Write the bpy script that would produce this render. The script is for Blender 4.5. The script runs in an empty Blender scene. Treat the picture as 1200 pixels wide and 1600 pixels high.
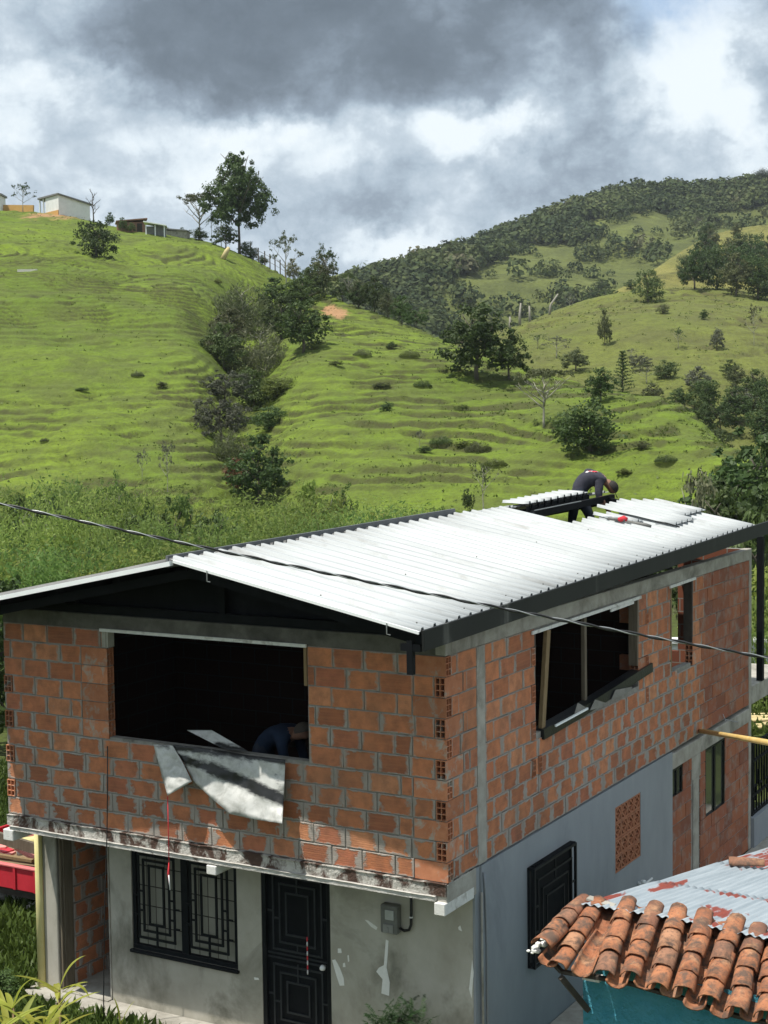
import bpy, bmesh, math, random
import numpy as np
from mathutils import Vector, Matrix, Euler
from mathutils.bvhtree import BVHTree

R = math.radians
rnd = random.Random(7)
NR = np.random.default_rng(11)
scene = bpy.context.scene
COL = scene.collection

# ------------------------------------------------------------------ camera
F_PX, PITCH, ROLL = 2403.16, R(3.95), R(-0.78)
CAM = np.array([0.0, 0.0, 7.3316])
cp_, sp_, cr_, sr_ = math.cos(PITCH), math.sin(PITCH), math.cos(ROLL), math.sin(ROLL)
r0 = np.array([1, 0, 0.]); f0 = np.array([0, cp_, -sp_]); u0 = np.array([0, sp_, cp_])
right = cr_ * r0 + sr_ * u0
up = cr_ * u0 - sr_ * r0
cam_d = bpy.data.cameras.new('camera')
cam = bpy.data.objects.new('camera', cam_d); COL.objects.link(cam)
M = Matrix(((right[0], up[0], -f0[0], CAM[0]), (right[1], up[1], -f0[1], CAM[1]), (right[2], up[2], -f0[2], CAM[2]), (0, 0, 0, 1)))
cam.matrix_world = M
cam_d.sensor_fit = 'VERTICAL'; cam_d.sensor_height = 36.0; cam_d.lens = 36.0 * F_PX / 1600.0
cam_d.clip_start = 0.1; cam_d.clip_end = 6000
scene.camera = cam

# ------------------------------------------------------------------ exposure, sun, sky
scene.view_settings.view_transform = 'Standard'
scene.view_settings.look = 'None'
scene.view_settings.exposure = 0.72
scene.view_settings.gamma = 1.0
scene.view_settings.use_curve_mapping = False

SUN_EL, SUN_AZ = R(68), math.atan2(-0.90, -0.43)      # azimuth from +Y towards +X of the direction TO the sun
sdir = Vector((math.sin(SUN_AZ) * math.cos(SUN_EL), math.cos(SUN_AZ) * math.cos(SUN_EL), math.sin(SUN_EL)))
sun_d = bpy.data.lights.new('sun', 'SUN'); sun_d.energy = 3.45; sun_d.angle = R(0.5); sun_d.color = (1.0, 0.955, 0.88)
sun = bpy.data.objects.new('sun', sun_d); COL.objects.link(sun)
sun.rotation_euler = sdir.to_track_quat('Z', 'Y').to_euler()

world = bpy.data.worlds.new('World'); scene.world = world; world.use_nodes = True
nt = world.node_tree; nt.nodes.clear()


class NT:
    """tiny helper for building node trees"""
    def __init__(s, tree): s.t = tree
    def n(s, typ, **kw):
        nd = s.t.nodes.new(typ)
        for k, v in kw.items(): setattr(nd, k, v)
        return nd
    def link(s, a, b): s.t.links.new(a, b)
    def val(s, sock, v):
        if isinstance(v, (int, float)): sock.default_value = v
        elif isinstance(v, (tuple, list)): sock.default_value = tuple(v) + ((1,) if len(v) == 3 and sock.type == 'RGBA' else ())
        else: s.link(v, sock)
    def math(s, op, a, b=None, c=None, clamp=False):
        nd = s.n('ShaderNodeMath', operation=op); nd.use_clamp = clamp
        s.val(nd.inputs[0], a)
        if b is not None: s.val(nd.inputs[1], b)
        if c is not None: s.val(nd.inputs[2], c)
        return nd.outputs[0]
    def noise(s, vec, scale, detail=4, rough=0.55, dist=0.0):
        nd = s.n('ShaderNodeTexNoise'); 
        if vec is not None: s.link(vec, nd.inputs['Vector'])
        nd.inputs['Scale'].default_value = scale; nd.inputs['Detail'].default_value = detail
        nd.inputs['Roughness'].default_value = rough; nd.inputs['Distortion'].default_value = dist
        return nd.outputs['Fac']
    def ramp(s, fac, stops, interp='LINEAR'):
        nd = s.n('ShaderNodeValToRGB'); cr = nd.color_ramp; cr.interpolation = interp
        while len(cr.elements) < len(stops): cr.elements.new(0.5)
        for e, (p, c) in zip(cr.elements, stops):
            e.position = p; e.color = tuple(c) + (1,) if len(c) == 3 else c
        s.link(fac, nd.inputs['Fac']); return nd.outputs['Color']
    def mix(s, fac, a, b, blend='MIX'):
        nd = s.n('ShaderNodeMix', data_type='RGBA', blend_type=blend)
        s.val(nd.inputs[0], fac); s.val(nd.inputs[6], a); s.val(nd.inputs[7], b)
        return nd.outputs[2]
    def maprange(s, v, a, b, c=0., d=1.):
        nd = s.n('ShaderNodeMapRange'); nd.clamp = True
        s.val(nd.inputs[0], v); nd.inputs[1].default_value = a; nd.inputs[2].default_value = b
        nd.inputs[3].default_value = c; nd.inputs[4].default_value = d
        return nd.outputs[0]
    def mapping(s, vec, scale=(1, 1, 1), rot=(0, 0, 0), loc=(0, 0, 0)):
        nd = s.n('ShaderNodeMapping'); s.link(vec, nd.inputs[0])
        nd.inputs['Scale'].default_value = scale; nd.inputs['Rotation'].default_value = rot; nd.inputs['Location'].default_value = loc
        return nd.outputs[0]


w = NT(nt)
tc = w.n('ShaderNodeTexCoord')
nrm = w.n('ShaderNodeVectorMath', operation='NORMALIZE'); w.link(tc.outputs['Generated'], nrm.inputs[0])
sep = w.n('ShaderNodeSeparateXYZ'); w.link(nrm.outputs[0], sep.inputs[0])
DX, DY, DZ = sep.outputs
# warp of the sky directions so that cloud outlines are ragged
wn = w.n('ShaderNodeTexNoise'); w.link(nrm.outputs[0], wn.inputs['Vector'])
wn.inputs['Scale'].default_value = 9; wn.inputs['Detail'].default_value = 7; wn.inputs['Roughness'].default_value = 0.6
wsep = w.n('ShaderNodeSeparateColor'); w.link(wn.outputs['Color'], wsep.inputs[0])
az = w.math('ARCTAN2', DX, DY); el = w.math('ARCSINE', DZ)
AZ = w.math('ADD', az, w.math('MULTIPLY', w.math('SUBTRACT', wsep.outputs[0], 0.5), 0.16))
EL = w.math('ADD', el, w.math('MULTIPLY', w.math('SUBTRACT', wsep.outputs[1], 0.5), 0.13))


def blob(a, e, sa, se, wgt):
    """elliptical cloud bank or gap: azimuth, elevation, half widths in degrees, weight"""
    p = w.math('DIVIDE', w.math('SUBTRACT', AZ, R(a)), R(sa)); q = w.math('DIVIDE', w.math('SUBTRACT', EL, R(e)), R(se))
    d2 = w.math('ADD', w.math('MULTIPLY', p, p), w.math('MULTIPLY', q, q))
    return w.math('MULTIPLY', w.math('POWER', 2.718, w.math('MULTIPLY', d2, -1.0)), wgt)


def cloud_px(px, py, sx, sy, wgt):
    k = 57.2958 / F_PX
    return blob((px - 600) * k, (634 - py) * k, sx * k, sy * k, wgt)


stv = w.mapping(nrm.outputs[0], scale=(1, 1, 1.5))
base = w.noise(stv, 5.0, 10, 0.60, 0.2)
bil = w.noise(w.mapping(nrm.outputs[0], scale=(1, 1, 1.3), loc=(3, 1, 2)), 12.0, 10, 0.62, 0.15)
fine = w.math('MULTIPLY', w.math('ABSOLUTE', w.math('SUBTRACT', bil, 0.5)), 2.0)      # billows
dens = w.math('ADD', w.math('MULTIPLY', w.math('SUBTRACT', base, 0.5), 1.25), w.math('MULTIPLY', w.math('SUBTRACT', 0.16, fine), 0.95))
dens = w.math('ADD', dens, 0.215)
for b in [(500, 40, 380, 110, .62), (700, 130, 240, 75, .42), (300, 110, 200, 60, .34), (560, 205, 110, 40, .2), (900, 30, 100, 60, .25),
          (160, 215, 150, 60, .1), (640, 330, 120, 60, .2), (945, 215, 110, 60, .28), (1190, 150, 70, 80, .35), (850, 290, 90, 40, .16), (560, 380, 120, 30, .15),
          (470, 218, 110, 34, -.5), (775, 238, 95, 52, -.62), (1085, 150, 85, 75, -.55), (620, 405, 110, 28, -.45), (1130, 225, 70, 34, -.32), (870, 200, 60, 24, -.35), (1060, 60, 95, 60, -.42), (90, 160, 130, 44, -.36), (40, 270, 100, 46, -.25), (720, 350, 70, 40, -.3), (150, 215, 190, 55, -.16), (330, 285, 120, 40, -.16), (270, 260, 90, 40, -.15), (560, 280, 80, 30, -.2)]:
    dens = w.math('ADD', dens, cloud_px(*b))
dens = w.math('MULTIPLY_ADD', dens, 0.74, 0.05)
ccol = w.ramp(dens, [(0.0, (.56, .61, .64)), (0.12, (.485, .545, .59)), (0.22, (.37, .43, .485)), (0.36, (.275, .335, .395)), (0.50, (.182, .227, .278)), (0.72, (.112, .142, .176)), (1.0, (.075, .097, .122))])
sky = w.n('ShaderNodeTexSky', sky_type='NISHITA'); sky.sun_disc = False; sky.sun_elevation = SUN_EL; sky.sun_rotation = SUN_AZ
blue = w.math('ADD', w.math('MULTIPLY', cloud_px(1040, 40, 80, 36, 1.0), .85), w.maprange(dens, -0.55, -0.3, 1.0, 0.0), clamp=True)
ccol10 = w.mix(1.0, ccol, (10., 10., 10., 1.), 'MULTIPLY')
skc = w.mix(blue, ccol10, sky.outputs[0])
bg = w.n('ShaderNodeBackground'); bg.inputs['Strength'].default_value = 0.1
w.link(skc, bg.inputs['Color'])
wo = w.n('ShaderNodeOutputWorld'); w.link(bg.outputs[0], wo.inputs['Surface'])

# ------------------------------------------------------------------ geometry helpers
def ray(px, py):
    x, y = px - 600.0, py - 800.0
    a = cr_ * x + sr_ * y; b = -sr_ * x + cr_ * y
    return a / F_PX * r0 + f0 - b / F_PX * u0


def at(px, py, D):
    """world point seen at photo position (px, py), D metres ahead"""
    r = ray(px, py); return CAM + r * (D / r[1])


def ground_at(px, py, z=0.0):
    r = ray(px, py); return CAM + r * ((z - CAM[2]) / r[2])


def tag(o, label=None, cat=None, group=None, kind=None):
    if label: o['label'] = label
    if cat: o['category'] = cat
    if group: o['group'] = group
    if kind: o['kind'] = kind
    return o


def empty(name, loc=(0, 0, 0), rz=0.0, parent=None):
    o = bpy.data.objects.new(name, None); COL.objects.link(o)
    o.location = loc; o.rotation_euler = (0, 0, rz); o.empty_display_size = 0.2
    if parent: o.parent = parent
    return o


def place(name, me, parent=None, loc=(0, 0, 0), rot=(0, 0, 0), scale=(1, 1, 1), mat=None):
    o = bpy.data.objects.new(name, me); COL.objects.link(o)
    o.location = loc; o.rotation_euler = rot; o.scale = scale
    if parent: o.parent = parent
    if mat:
        if not me.materials: me.materials.append(mat)
        o.material_slots[0].link = 'OBJECT'; o.material_slots[0].material = mat
    return o


def mesh_np(name, V, Fq, smooth=False):
    """mesh from numpy arrays; Fq is (n,3) or (n,4)"""
    me = bpy.data.meshes.new(name)
    V = np.asarray(V, np.float32); Fq = np.asarray(Fq, np.int32)
    k = Fq.shape[1]
    me.vertices.add(len(V)); me.vertices.foreach_set('co', V.ravel())
    me.loops.add(Fq.size); me.loops.foreach_set('vertex_index', Fq.ravel())
    me.polygons.add(len(Fq)); me.polygons.foreach_set('loop_start', np.arange(0, Fq.size, k, dtype=np.int32))
    if smooth: me.polygons.foreach_set('use_smooth', np.ones(len(Fq), dtype=bool))
    me.update(calc_edges=True)
    return me


class MB:
    def __init__(s, dz=0.0): s.v = []; s.f = []; s.dz = dz
    def add(s, vs, fs):
        k = len(s.v); s.v += [tuple(v) for v in vs]; s.f += [tuple(i + k for i in f) for f in fs]; return s
    def box(s, x0, x1, y0, y1, z0, z1):
        if x0 > x1: x0, x1 = x1, x0
        if y0 > y1: y0, y1 = y1, y0
        if z0 > z1: z0, z1 = z1, z0
        return s.add([(x0, y0, z0), (x1, y0, z0), (x1, y1, z0), (x0, y1, z0), (x0, y0, z1), (x1, y0, z1), (x1, y1, z1), (x0, y1, z1)],
                     [(0, 3, 2, 1), (4, 5, 6, 7), (0, 1, 5, 4), (1, 2, 6, 5), (2, 3, 7, 6), (3, 0, 4, 7)])
    def bar(s, p, q, wx, wz, upv=(0, 0, 1)):
        """box beam from p to q, width wx sideways and wz along up"""
        p, q = Vector(p), Vector(q); d = (q - p).normalized(); u = Vector(upv)
        sd = d.cross(u)
        if sd.length < 1e-4: sd = d.cross(Vector((1, 0, 0)))
        sd.normalize(); u = sd.cross(d).normalized()
        vs = []
        for c in (p, q):
            for a, b in ((-1, -1), (1, -1), (1, 1), (-1, 1)):
                vs.append(c + sd * a * wx / 2 + u * b * wz / 2)
        return s.add(vs, [(3, 2, 1, 0), (4, 5, 6, 7), (0, 1, 5, 4), (1, 2, 6, 5), (2, 3, 7, 6), (3, 0, 4, 7)])
    def tube(s, pts, radii, n=8, cap=True):
        pts = [Vector(p) for p in pts]
        if isinstance(radii, (int, float)): radii = [radii] * len(pts)
        rings = []; k0 = len(s.v); vs = []
        prev = None
        for i, p in enumerate(pts):
            d = (pts[min(i + 1, len(pts) - 1)] - pts[max(i - 1, 0)]).normalized()
            a = d.orthogonal().normalized() if prev is None else (prev - d * prev.dot(d)).normalized()
            prev = a; b = d.cross(a)
            for j in range(n):
                t = 2 * math.pi * j / n
                vs.append(p + (a * math.cos(t) + b * math.sin(t)) * radii[i])
        fs = []
        for i in range(len(pts) - 1):
            for j in range(n):
                fs.append((i * n + j, i * n + (j + 1) % n, (i + 1) * n + (j + 1) % n, (i + 1) * n + j))
        if cap:
            fs.append(tuple(range(n - 1, -1, -1))); fs.append(tuple((len(pts) - 1) * n + j for j in range(n)))
        return s.add(vs, fs)
    def prism(s, poly, axis, a, b):
        """extrude 2-D polygon along axis 0/1/2 from a to b"""
        n = len(poly); vs = []
        for t in (a, b):
            for (p, q) in poly:
                vs.append((t, p, q) if axis == 0 else (p, t, q) if axis == 1 else (p, q, t))
        fs = [tuple(range(n)), tuple(range(2 * n - 1, n - 1, -1))] + [(i, n + i, n + (i + 1) % n, (i + 1) % n) for i in range(n)]
        return s.add(vs, fs)
    def mesh(s, name, smooth=False):
        me = bpy.data.meshes.new(name)
        me.from_pydata([(x, y, z + s.dz) for x, y, z in s.v], [], s.f)
        bm = bmesh.new(); bm.from_mesh(me); bmesh.ops.recalc_face_normals(bm, faces=bm.faces); bm.to_mesh(me); bm.free()
        if smooth: me.polygons.foreach_set('use_smooth', np.ones(len(me.polygons), dtype=bool))
        return me
    def build(s, name, mat, parent=None, smooth=False, bevel=0.0, loc=(0, 0, 0), rz=0.0):
        me = s.mesh(name, smooth)
        if mat: me.materials.append(mat)
        o = bpy.data.objects.new(name, me); COL.objects.link(o); o.location = loc; o.rotation_euler = (0, 0, rz)
        if parent: o.parent = parent
        if bevel:
            m = o.modifiers.new('bevel', 'BEVEL'); m.width = bevel; m.segments = 1; m.limit_method = 'ANGLE'
        return o


# numpy value noise
_tab = np.random.default_rng(5).random((8, 256, 256)).astype(np.float32)
def vnoise(x, y, seed=0):
    x = np.asarray(x, float); y = np.asarray(y, float)
    xi = np.floor(x).astype(int); yi = np.floor(y).astype(int); fx = x - xi; fy = y - yi
    fx = fx * fx * (3 - 2 * fx); fy = fy * fy * (3 - 2 * fy); T = _tab[seed % 8]
    g = lambda i, j: T[(xi + i + seed * 31) & 255, (yi + j) & 255]
    return (g(0, 0) * (1 - fx) + g(1, 0) * fx) * (1 - fy) + (g(0, 1) * (1 - fx) + g(1, 1) * fx) * fy
def fbm(x, y, seed=0, oct=4):
    a = 0.0; amp = 0.5; t = 0
    for k in range(oct):
        a = a + amp * (vnoise(x * 2 ** k, y * 2 ** k, seed + k) - .5) * 2; t += amp; amp *= .55
    return a / t
def smooth01(x): x = np.clip(x, 0, 1); return x * x * (3 - 2 * x)

# ------------------------------------------------------------------ materials
def new_mat(name):
    m = bpy.data.materials.new(name); m.use_nodes = True; t = m.node_tree; t.nodes.clear()
    h = NT(t); out = h.n('ShaderNodeOutputMaterial'); bs = h.n('ShaderNodeBsdfPrincipled'); h.link(bs.outputs[0], out.inputs[0])
    return m, h, bs, out


def bump(h, bs, height, strength, dist=0.02):
    b = h.n('ShaderNodeBump'); b.inputs['Strength'].default_value = strength; b.inputs['Distance'].default_value = dist
    h.link(height, b.inputs['Height']); h.link(b.outputs[0], bs.inputs['Normal'])


def pmat(name, c1, c2, scale=6.0, rough=0.8, bmp=0.3, bdist=0.01, metal=0.0, c3=None, scale3=2.0, thr3=(0.55, 0.7), stretch=(1, 1, 1), spec=0.3, coords='Position', hue=0.0):
    m, h, bs, out = new_mat(name)
    if coords == 'Position':
        g = h.n('ShaderNodeNewGeometry'); v = g.outputs['Position']
    else:
        t = h.n('ShaderNodeTexCoord'); v = t.outputs[coords]
    v = h.mapping(v, scale=stretch)
    n = h.noise(v, scale, 7, 0.6)
    c = h.mix(h.maprange(n, .3, .7), c1, c2)
    if c3:
        n3 = h.noise(v, scale3, 8, 0.65, 0.5); c = h.mix(h.maprange(n3, *thr3), c, c3)
    if hue:
        oi = h.n('ShaderNodeObjectInfo'); hs = h.n('ShaderNodeHueSaturation')
        h.link(h.maprange(oi.outputs['Random'], 0, 1, 1 - hue, 1 + hue), hs.inputs['Value']); h.link(c, hs.inputs['Color']); c = hs.outputs[0]
    h.link(c, bs.inputs['Base Color'])
    bs.inputs['Roughness'].default_value = rough; bs.inputs['Metallic'].default_value = metal; bs.inputs['Specular IOR Level'].default_value = spec
    if bmp: bump(h, bs, h.noise(v, scale * 4, 6, .65), bmp, bdist)
    return m


def foliage_mat(name, c1, c2, transl=0.35, vary=0.25, clump=0.6):
    m, h, bs, out = new_mat(name)
    g = h.n('ShaderNodeNewGeometry'); oi = h.n('ShaderNodeObjectInfo'); tcn = h.n('ShaderNodeTexCoord')
    n = h.noise(g.outputs['Position'], clump, 4, .6)
    pr = g.outputs['Random Per Island']
    f = h.math('ADD', h.math('MULTIPLY', n, .8), h.math('MULTIPLY', h.math('SUBTRACT', pr, .5), .6), clamp=True)
    c = h.mix(f, c1, c2)
    hs = h.n('ShaderNodeHueSaturation'); h.link(c, hs.inputs['Color'])
    h.link(h.maprange(oi.outputs['Random'], 0, 1, 1 - vary, 1 + vary), hs.inputs['Value'])
    h.link(h.maprange(h.math('FRACT', h.math('MULTIPLY', oi.outputs['Random'], 7.3)), 0, 1, .485, .515), hs.inputs['Hue'])
    c = hs.outputs[0]
    h.link(c, bs.inputs['Base Color']); bs.inputs['Roughness'].default_value = .55; bs.inputs['Specular IOR Level'].default_value = .25
    tr = h.n('ShaderNodeBsdfTranslucent'); h.link(c, tr.inputs['Color'])
    mx = h.n('ShaderNodeMixShader'); mx.inputs[0].default_value = transl
    h.link(bs.outputs[0], mx.inputs[1]); h.link(tr.outputs[0], mx.inputs[2]); h.link(mx.outputs[0], out.inputs[0])
    return m


MT = {}
MT['mortar'] = pmat('mortar', (.21, .198, .172), (.34, .325, .295), 9, .95, .9, .02, c3=(.12, .11, .095), scale3=3)
MT['concrete'] = pmat('concrete', (.29, .27, .23), (.43, .41, .36), 5, .9, .5, .01, c3=(.15, .14, .115), scale3=1.6, thr3=(.5, .72))
MT['slab_concrete'] = pmat('slab_concrete', (.50, .48, .43), (.66, .64, .58), 14, .95, 1.0, .04, c3=(.10, .06, .045), scale3=5, thr3=(.46, .56), stretch=(1, 1, .6))
MT['lip_concrete'] = pmat('lip_concrete', (.42, .40, .36), (.60, .58, .54), 12, .95, .7, .02, c3=(.15, .12, .10), scale3=6, thr3=(.58, .66))
MT['white_block'] = pmat('white_block', (.62, .61, .57), (.75, .74, .70), 12, .9, .4, .01, c3=(.35, .32, .27), scale3=6, thr3=(.55, .7))
MT['plaster'] = pmat('plaster', (.33, .308, .25), (.47, .448, .385), 2.2, .92, .45, .01, c3=(.17, .162, .125), scale3=1.1, thr3=(.5, .68), stretch=(1, 1, .7))
MT['grey_paint'] = pmat('grey_paint', (.25, .266, .284), (.295, .313, .332), 3, .75, .3, .008, c3=(.165, .18, .20), scale3=1.0, thr3=(.55, .8), stretch=(1, 1, .45))
MT['black_metal'] = pmat('black_metal', (.005, .006, .007), (.010, .011, .013), 8, .65, .1, .002, spec=.1)
MT['window_black'] = pmat('window_black', (.005, .006, .008), (.010, .012, .014), 8, .45, 0, spec=.2)
MT['shaded_concrete'] = pmat('shaded_concrete', (.085, .08, .068), (.15, .142, .122), 5, .9, .5, .01, c3=(.05, .047, .04), scale3=1.6, thr3=(.5, .72))  # front ring beam: concrete colour darkened to paint the shade under the overhang
MT['fascia_dark'] = pmat('fascia_dark', (.009, .010, .010), (.016, .017, .016), 3, .6, .1, .003, c3=(.11, .11, .10), scale3=1.5, thr3=(.60, .75), stretch=(1, 1, .15))
MT['white_trim'] = pmat('white_trim', (.80, .82, .82), (.86, .88, .87), 5, .45, .05)
MT['wood'] = pmat('wood', (.17, .115, .055), (.27, .19, .10), 9, .8, .4, .004, stretch=(6, 6, .5))
MT['old_wood'] = pmat('old_wood', (.10, .08, .055), (.17, .14, .10), 6, .85, .4, .004, stretch=(5, 5, .6))
MT['dark_wood'] = pmat('dark_wood', (.035, .03, .025), (.07, .058, .045), 8, .8, .3, .004)
MT['black_plastic'] = pmat('black_plastic', (.01, .011, .012), (.02, .021, .022), 6, .35, .4, .01)
MT['grey_flap'] = pmat('grey_flap', (.16, .155, .14), (.25, .24, .22), 8, .6, .3, .006)
MT['yellow_pvc'] = pmat('yellow_pvc', (.56, .50, .20), (.66, .60, .30), 3, .5, .1, .003, c3=(.45, .36, .10), scale3=1.2, thr3=(.6, .75))
MT['yellow_pole'] = pmat('yellow_pole', (.50, .33, .10), (.62, .45, .18), 5, .5, .1, .003)
MT['stone'] = pmat('stone', (.50, .48, .43), (.66, .64, .58), 6, .9, .6, .02)
MT['soil'] = pmat('soil', (.17, .12, .07), (.27, .20, .12), 4, .95, .7, .03)
MT['red_paint'] = pmat('red_paint', (.45, .022, .035), (.55, .035, .05), 4, .45, .15, .004, c3=(.30, .03, .03), scale3=3)
MT['pink_clay'] = pmat('pink_clay', (.62, .22, .19), (.70, .30, .26), 6, .8, .3, .005)
MT['cable'] = pmat('cable', (.015, .015, .016), (.03, .03, .03), 20, .4, .1, .002)
MT['cable_bare'] = pmat('cable_bare', (.30, .31, .31), (.42, .43, .43), 40, .35, .1, .001, metal=.6)
MT['pvc_white'] = pmat('pvc_white', (.70, .71, .70), (.78, .79, .78), 8, .4, 0)
MT['meter_box'] = pmat('meter_box', (.13, .13, .12), (.18, .18, .165), 12, .5, .1, .002)
MT['meter_glass'] = pmat('meter_glass', (.35, .36, .34), (.45, .46, .44), 10, .25, 0)
MT['white_lime'] = pmat('white_lime', (.72, .71, .66), (.80, .79, .75), 20, .9, .3, .004)
MT['teal_wall'] = pmat('teal_wall', (.07, .34, .45), (.12, .43, .54), 5, .85, 1.0, .09, c3=(.30, .50, .56), scale3=7, thr3=(.66, .76))
MT['hollow'] = pmat('hollow_clay', (.40, .15, .075), (.52, .22, .115), 9, .9, .3, .004, c3=(.36, .33, .28), scale3=7, thr3=(.52, .66), hue=.25)
MT['skin'] = pmat('skin', (.22, .115, .07), (.26, .14, .09), 10, .55, 0)
MT['shirt_grey'] = pmat('shirt_grey', (.030, .030, .042), (.052, .052, .068), 9, .9, .5, .02)
MT['jeans'] = pmat('jeans', (.022, .028, .042), (.038, .046, .066), 9, .9, .3, .01)
MT['cap_dark'] = pmat('cap_dark', (.05, .04, .03), (.08, .065, .05), 9, .8, .2)
MT['shirt_blue'] = pmat('shirt_blue', (.012, .022, .045), (.018, .032, .06), 9, .9, .3, .01)
MT['print_red'] = pmat('print_red', (.55, .03, .04), (.60, .05, .06), 9, .8, 0)
MT['print_white'] = pmat('print_white', (.62, .60, .60), (.70, .68, .68), 9, .8, 0)
MT['tool_grey'] = pmat('tool_grey', (.10, .10, .09), (.16, .16, .15), 20, .5, .1)
MT['bamboo'] = pmat('bamboo', (.45, .36, .17), (.58, .48, .25), 6, .6, .2, .004)
MT['cream_wall'] = pmat('cream_wall', (.66, .67, .66), (.76, .77, .76), 1.5, .9, .1, .01)
MT['ochre_wall'] = pmat('ochre_wall', (.52, .30, .10), (.60, .36, .13), 1.5, .9, .1, .01)
MT['far_brick'] = pmat('far_brick', (.23, .13, .09), (.31, .18, .12), 2, .9, .2, .01)
MT['roof_grey'] = pmat('roof_grey', (.14, .14, .14), (.22, .22, .21), 3, .7, .2, .01)
MT['bark'] = pmat('bark', (.07, .06, .045), (.14, .12, .095), 6, .9, .5, .02, stretch=(1, 1, .3))
MT['pale_bark'] = pmat('pale_bark', (.25, .23, .19), (.36, .34, .29), 6, .9, .3, .02)
MT['curtain'] = pmat('curtain', (.21, .205, .165), (.29, .28, .23), 4, .5, .1, .01, stretch=(1, 1, .25), spec=.5)


def brick_mat():
    m, h, bs, out = new_mat('clay_brick')
    t = h.n('ShaderNodeTexCoord'); g = h.n('ShaderNodeNewGeometry'); oi = h.n('ShaderNodeObjectInfo')
    rv = oi.outputs['Random']
    c = h.ramp(rv, [(0, (.31, .112, .06)), (.25, (.48, .175, .082)), (.5, (.58, .225, .105)), (.75, (.43, .148, .082)), (1, (.64, .28, .14))])
    pos = h.mapping(g.outputs['Position'], scale=(1, 1, 1))
    n1 = h.noise(pos, 7, 6, .6)
    c = h.mix(h.math('MULTIPLY', h.maprange(n1, .38, .76), .8), c, (.18, .08, .05))
    # combed grooves of the extruded face
    wv = h.n('ShaderNodeTexWave', bands_direction='Z'); h.link(t.outputs['Object'], wv.inputs['Vector']); wv.inputs['Scale'].default_value = 13; wv.inputs['Distortion'].default_value = 2.5; wv.inputs['Detail Scale'].default_value = 1.2
    st = h.noise(h.mapping(t.outputs['Object'], scale=(2, 2, 38)), 1.0, 4, .6)
    c = h.mix(h.math('MULTIPLY', h.maprange(st, .45, .75), .55), c, (.50, .21, .095))
    # mortar smeared over the joints: reaches in from the edges of each brick
    sx = h.n('ShaderNodeSeparateXYZ'); h.link(t.outputs['Object'], sx.inputs[0])
    ex = h.math('SUBTRACT', .195, h.math('ABSOLUTE', sx.outputs[0])); ez = h.math('SUBTRACT', .1, h.math('ABSOLUTE', sx.outputs[2]))
    ed = h.math('MINIMUM', ex, h.math('MULTIPLY_ADD', ez, 3.2, .008))
    n2 = h.noise(pos, 10, 7, .68, .3)
    zz = h.n('ShaderNodeSeparateXYZ'); h.link(g.outputs['Position'], zz.inputs[0])
    amount = h.math('ADD', h.maprange(zz.outputs[2], 2.5, 4.3, .072, .012), h.math('MULTIPLY', h.math('FRACT', h.math('MULTIPLY', rv, 13.7)), .04))
    lim = h.math('MULTIPLY', amount, h.maprange(n2, .30, .74, 0.0, 1.5))
    sm = h.maprange(h.math('SUBTRACT', lim, ed), -.010, .022)
    n3 = h.noise(pos, 2.3, 6, .7); blot = h.maprange(n3, .66, .76)
    sm = h.math('MAXIMUM', sm, h.math('MULTIPLY', blot, .75))
    mc = h.mix(n1, (.24, .225, .195), (.44, .42, .38))
    c = h.mix(h.math('MULTIPLY', sm, .9), c, mc)
    n4 = h.noise(pos, 1.1, 5, .6)
    c = h.mix(h.math('MULTIPLY', h.maprange(n4, .5, .75), .42), c, (.14, .10, .07))
    h.link(c, bs.inputs['Base Color']); bs.inputs['Roughness'].default_value = .88; bs.inputs['Specular IOR Level'].default_value = .25
    hgt = h.math('ADD', h.math('MULTIPLY', h.noise(pos, 40, 5, .6), .6), h.math('ADD', h.math('MULTIPLY', wv.outputs['Fac'], .09), h.math('MULTIPLY', sm, .9)))
    bump(h, bs, hgt, .55, .012)
    return m


MT['brick'] = brick_mat()


def brick_tex_mat(name, dark=1.0):
    """walls nobody sees close: bricks as relief pattern, for inside and rear"""
    m, h, bs, out = new_mat(name)
    t = h.n('ShaderNodeTexCoord')
    sx = h.n('ShaderNodeSeparateXYZ'); h.link(t.outputs['Object'], sx.inputs[0])
    cb = h.n('ShaderNodeCombineXYZ'); h.link(h.math('ADD', sx.outputs[0], sx.outputs[1]), cb.inputs[0]); h.link(sx.outputs[2], cb.inputs[1])
    b = h.n('ShaderNodeTexBrick'); h.link(cb.outputs[0], b.inputs['Vector'])
    b.inputs['Scale'].default_value = 1; b.inputs['Brick Width'].default_value = .4; b.inputs['Row Height'].default_value = .215; b.inputs['Mortar Size'].default_value = .009
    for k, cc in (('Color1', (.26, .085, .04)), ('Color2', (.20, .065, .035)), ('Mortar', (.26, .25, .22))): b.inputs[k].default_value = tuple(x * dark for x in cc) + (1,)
    h.link(b.outputs['Color'], bs.inputs['Base Color']); bs.inputs['Roughness'].default_value = .95
    iv = h.math('SUBTRACT', 1.0, b.outputs['Fac']); bump(h, bs, iv, .6, .012)
    return m


MT['brick_tex'] = brick_tex_mat('rear_brick', .8)
MT['shaded_inner_brick'] = brick_tex_mat('shaded_inner_brick', .09)  # same brick, colour blackened to paint in the dimness of the rooms


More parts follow.
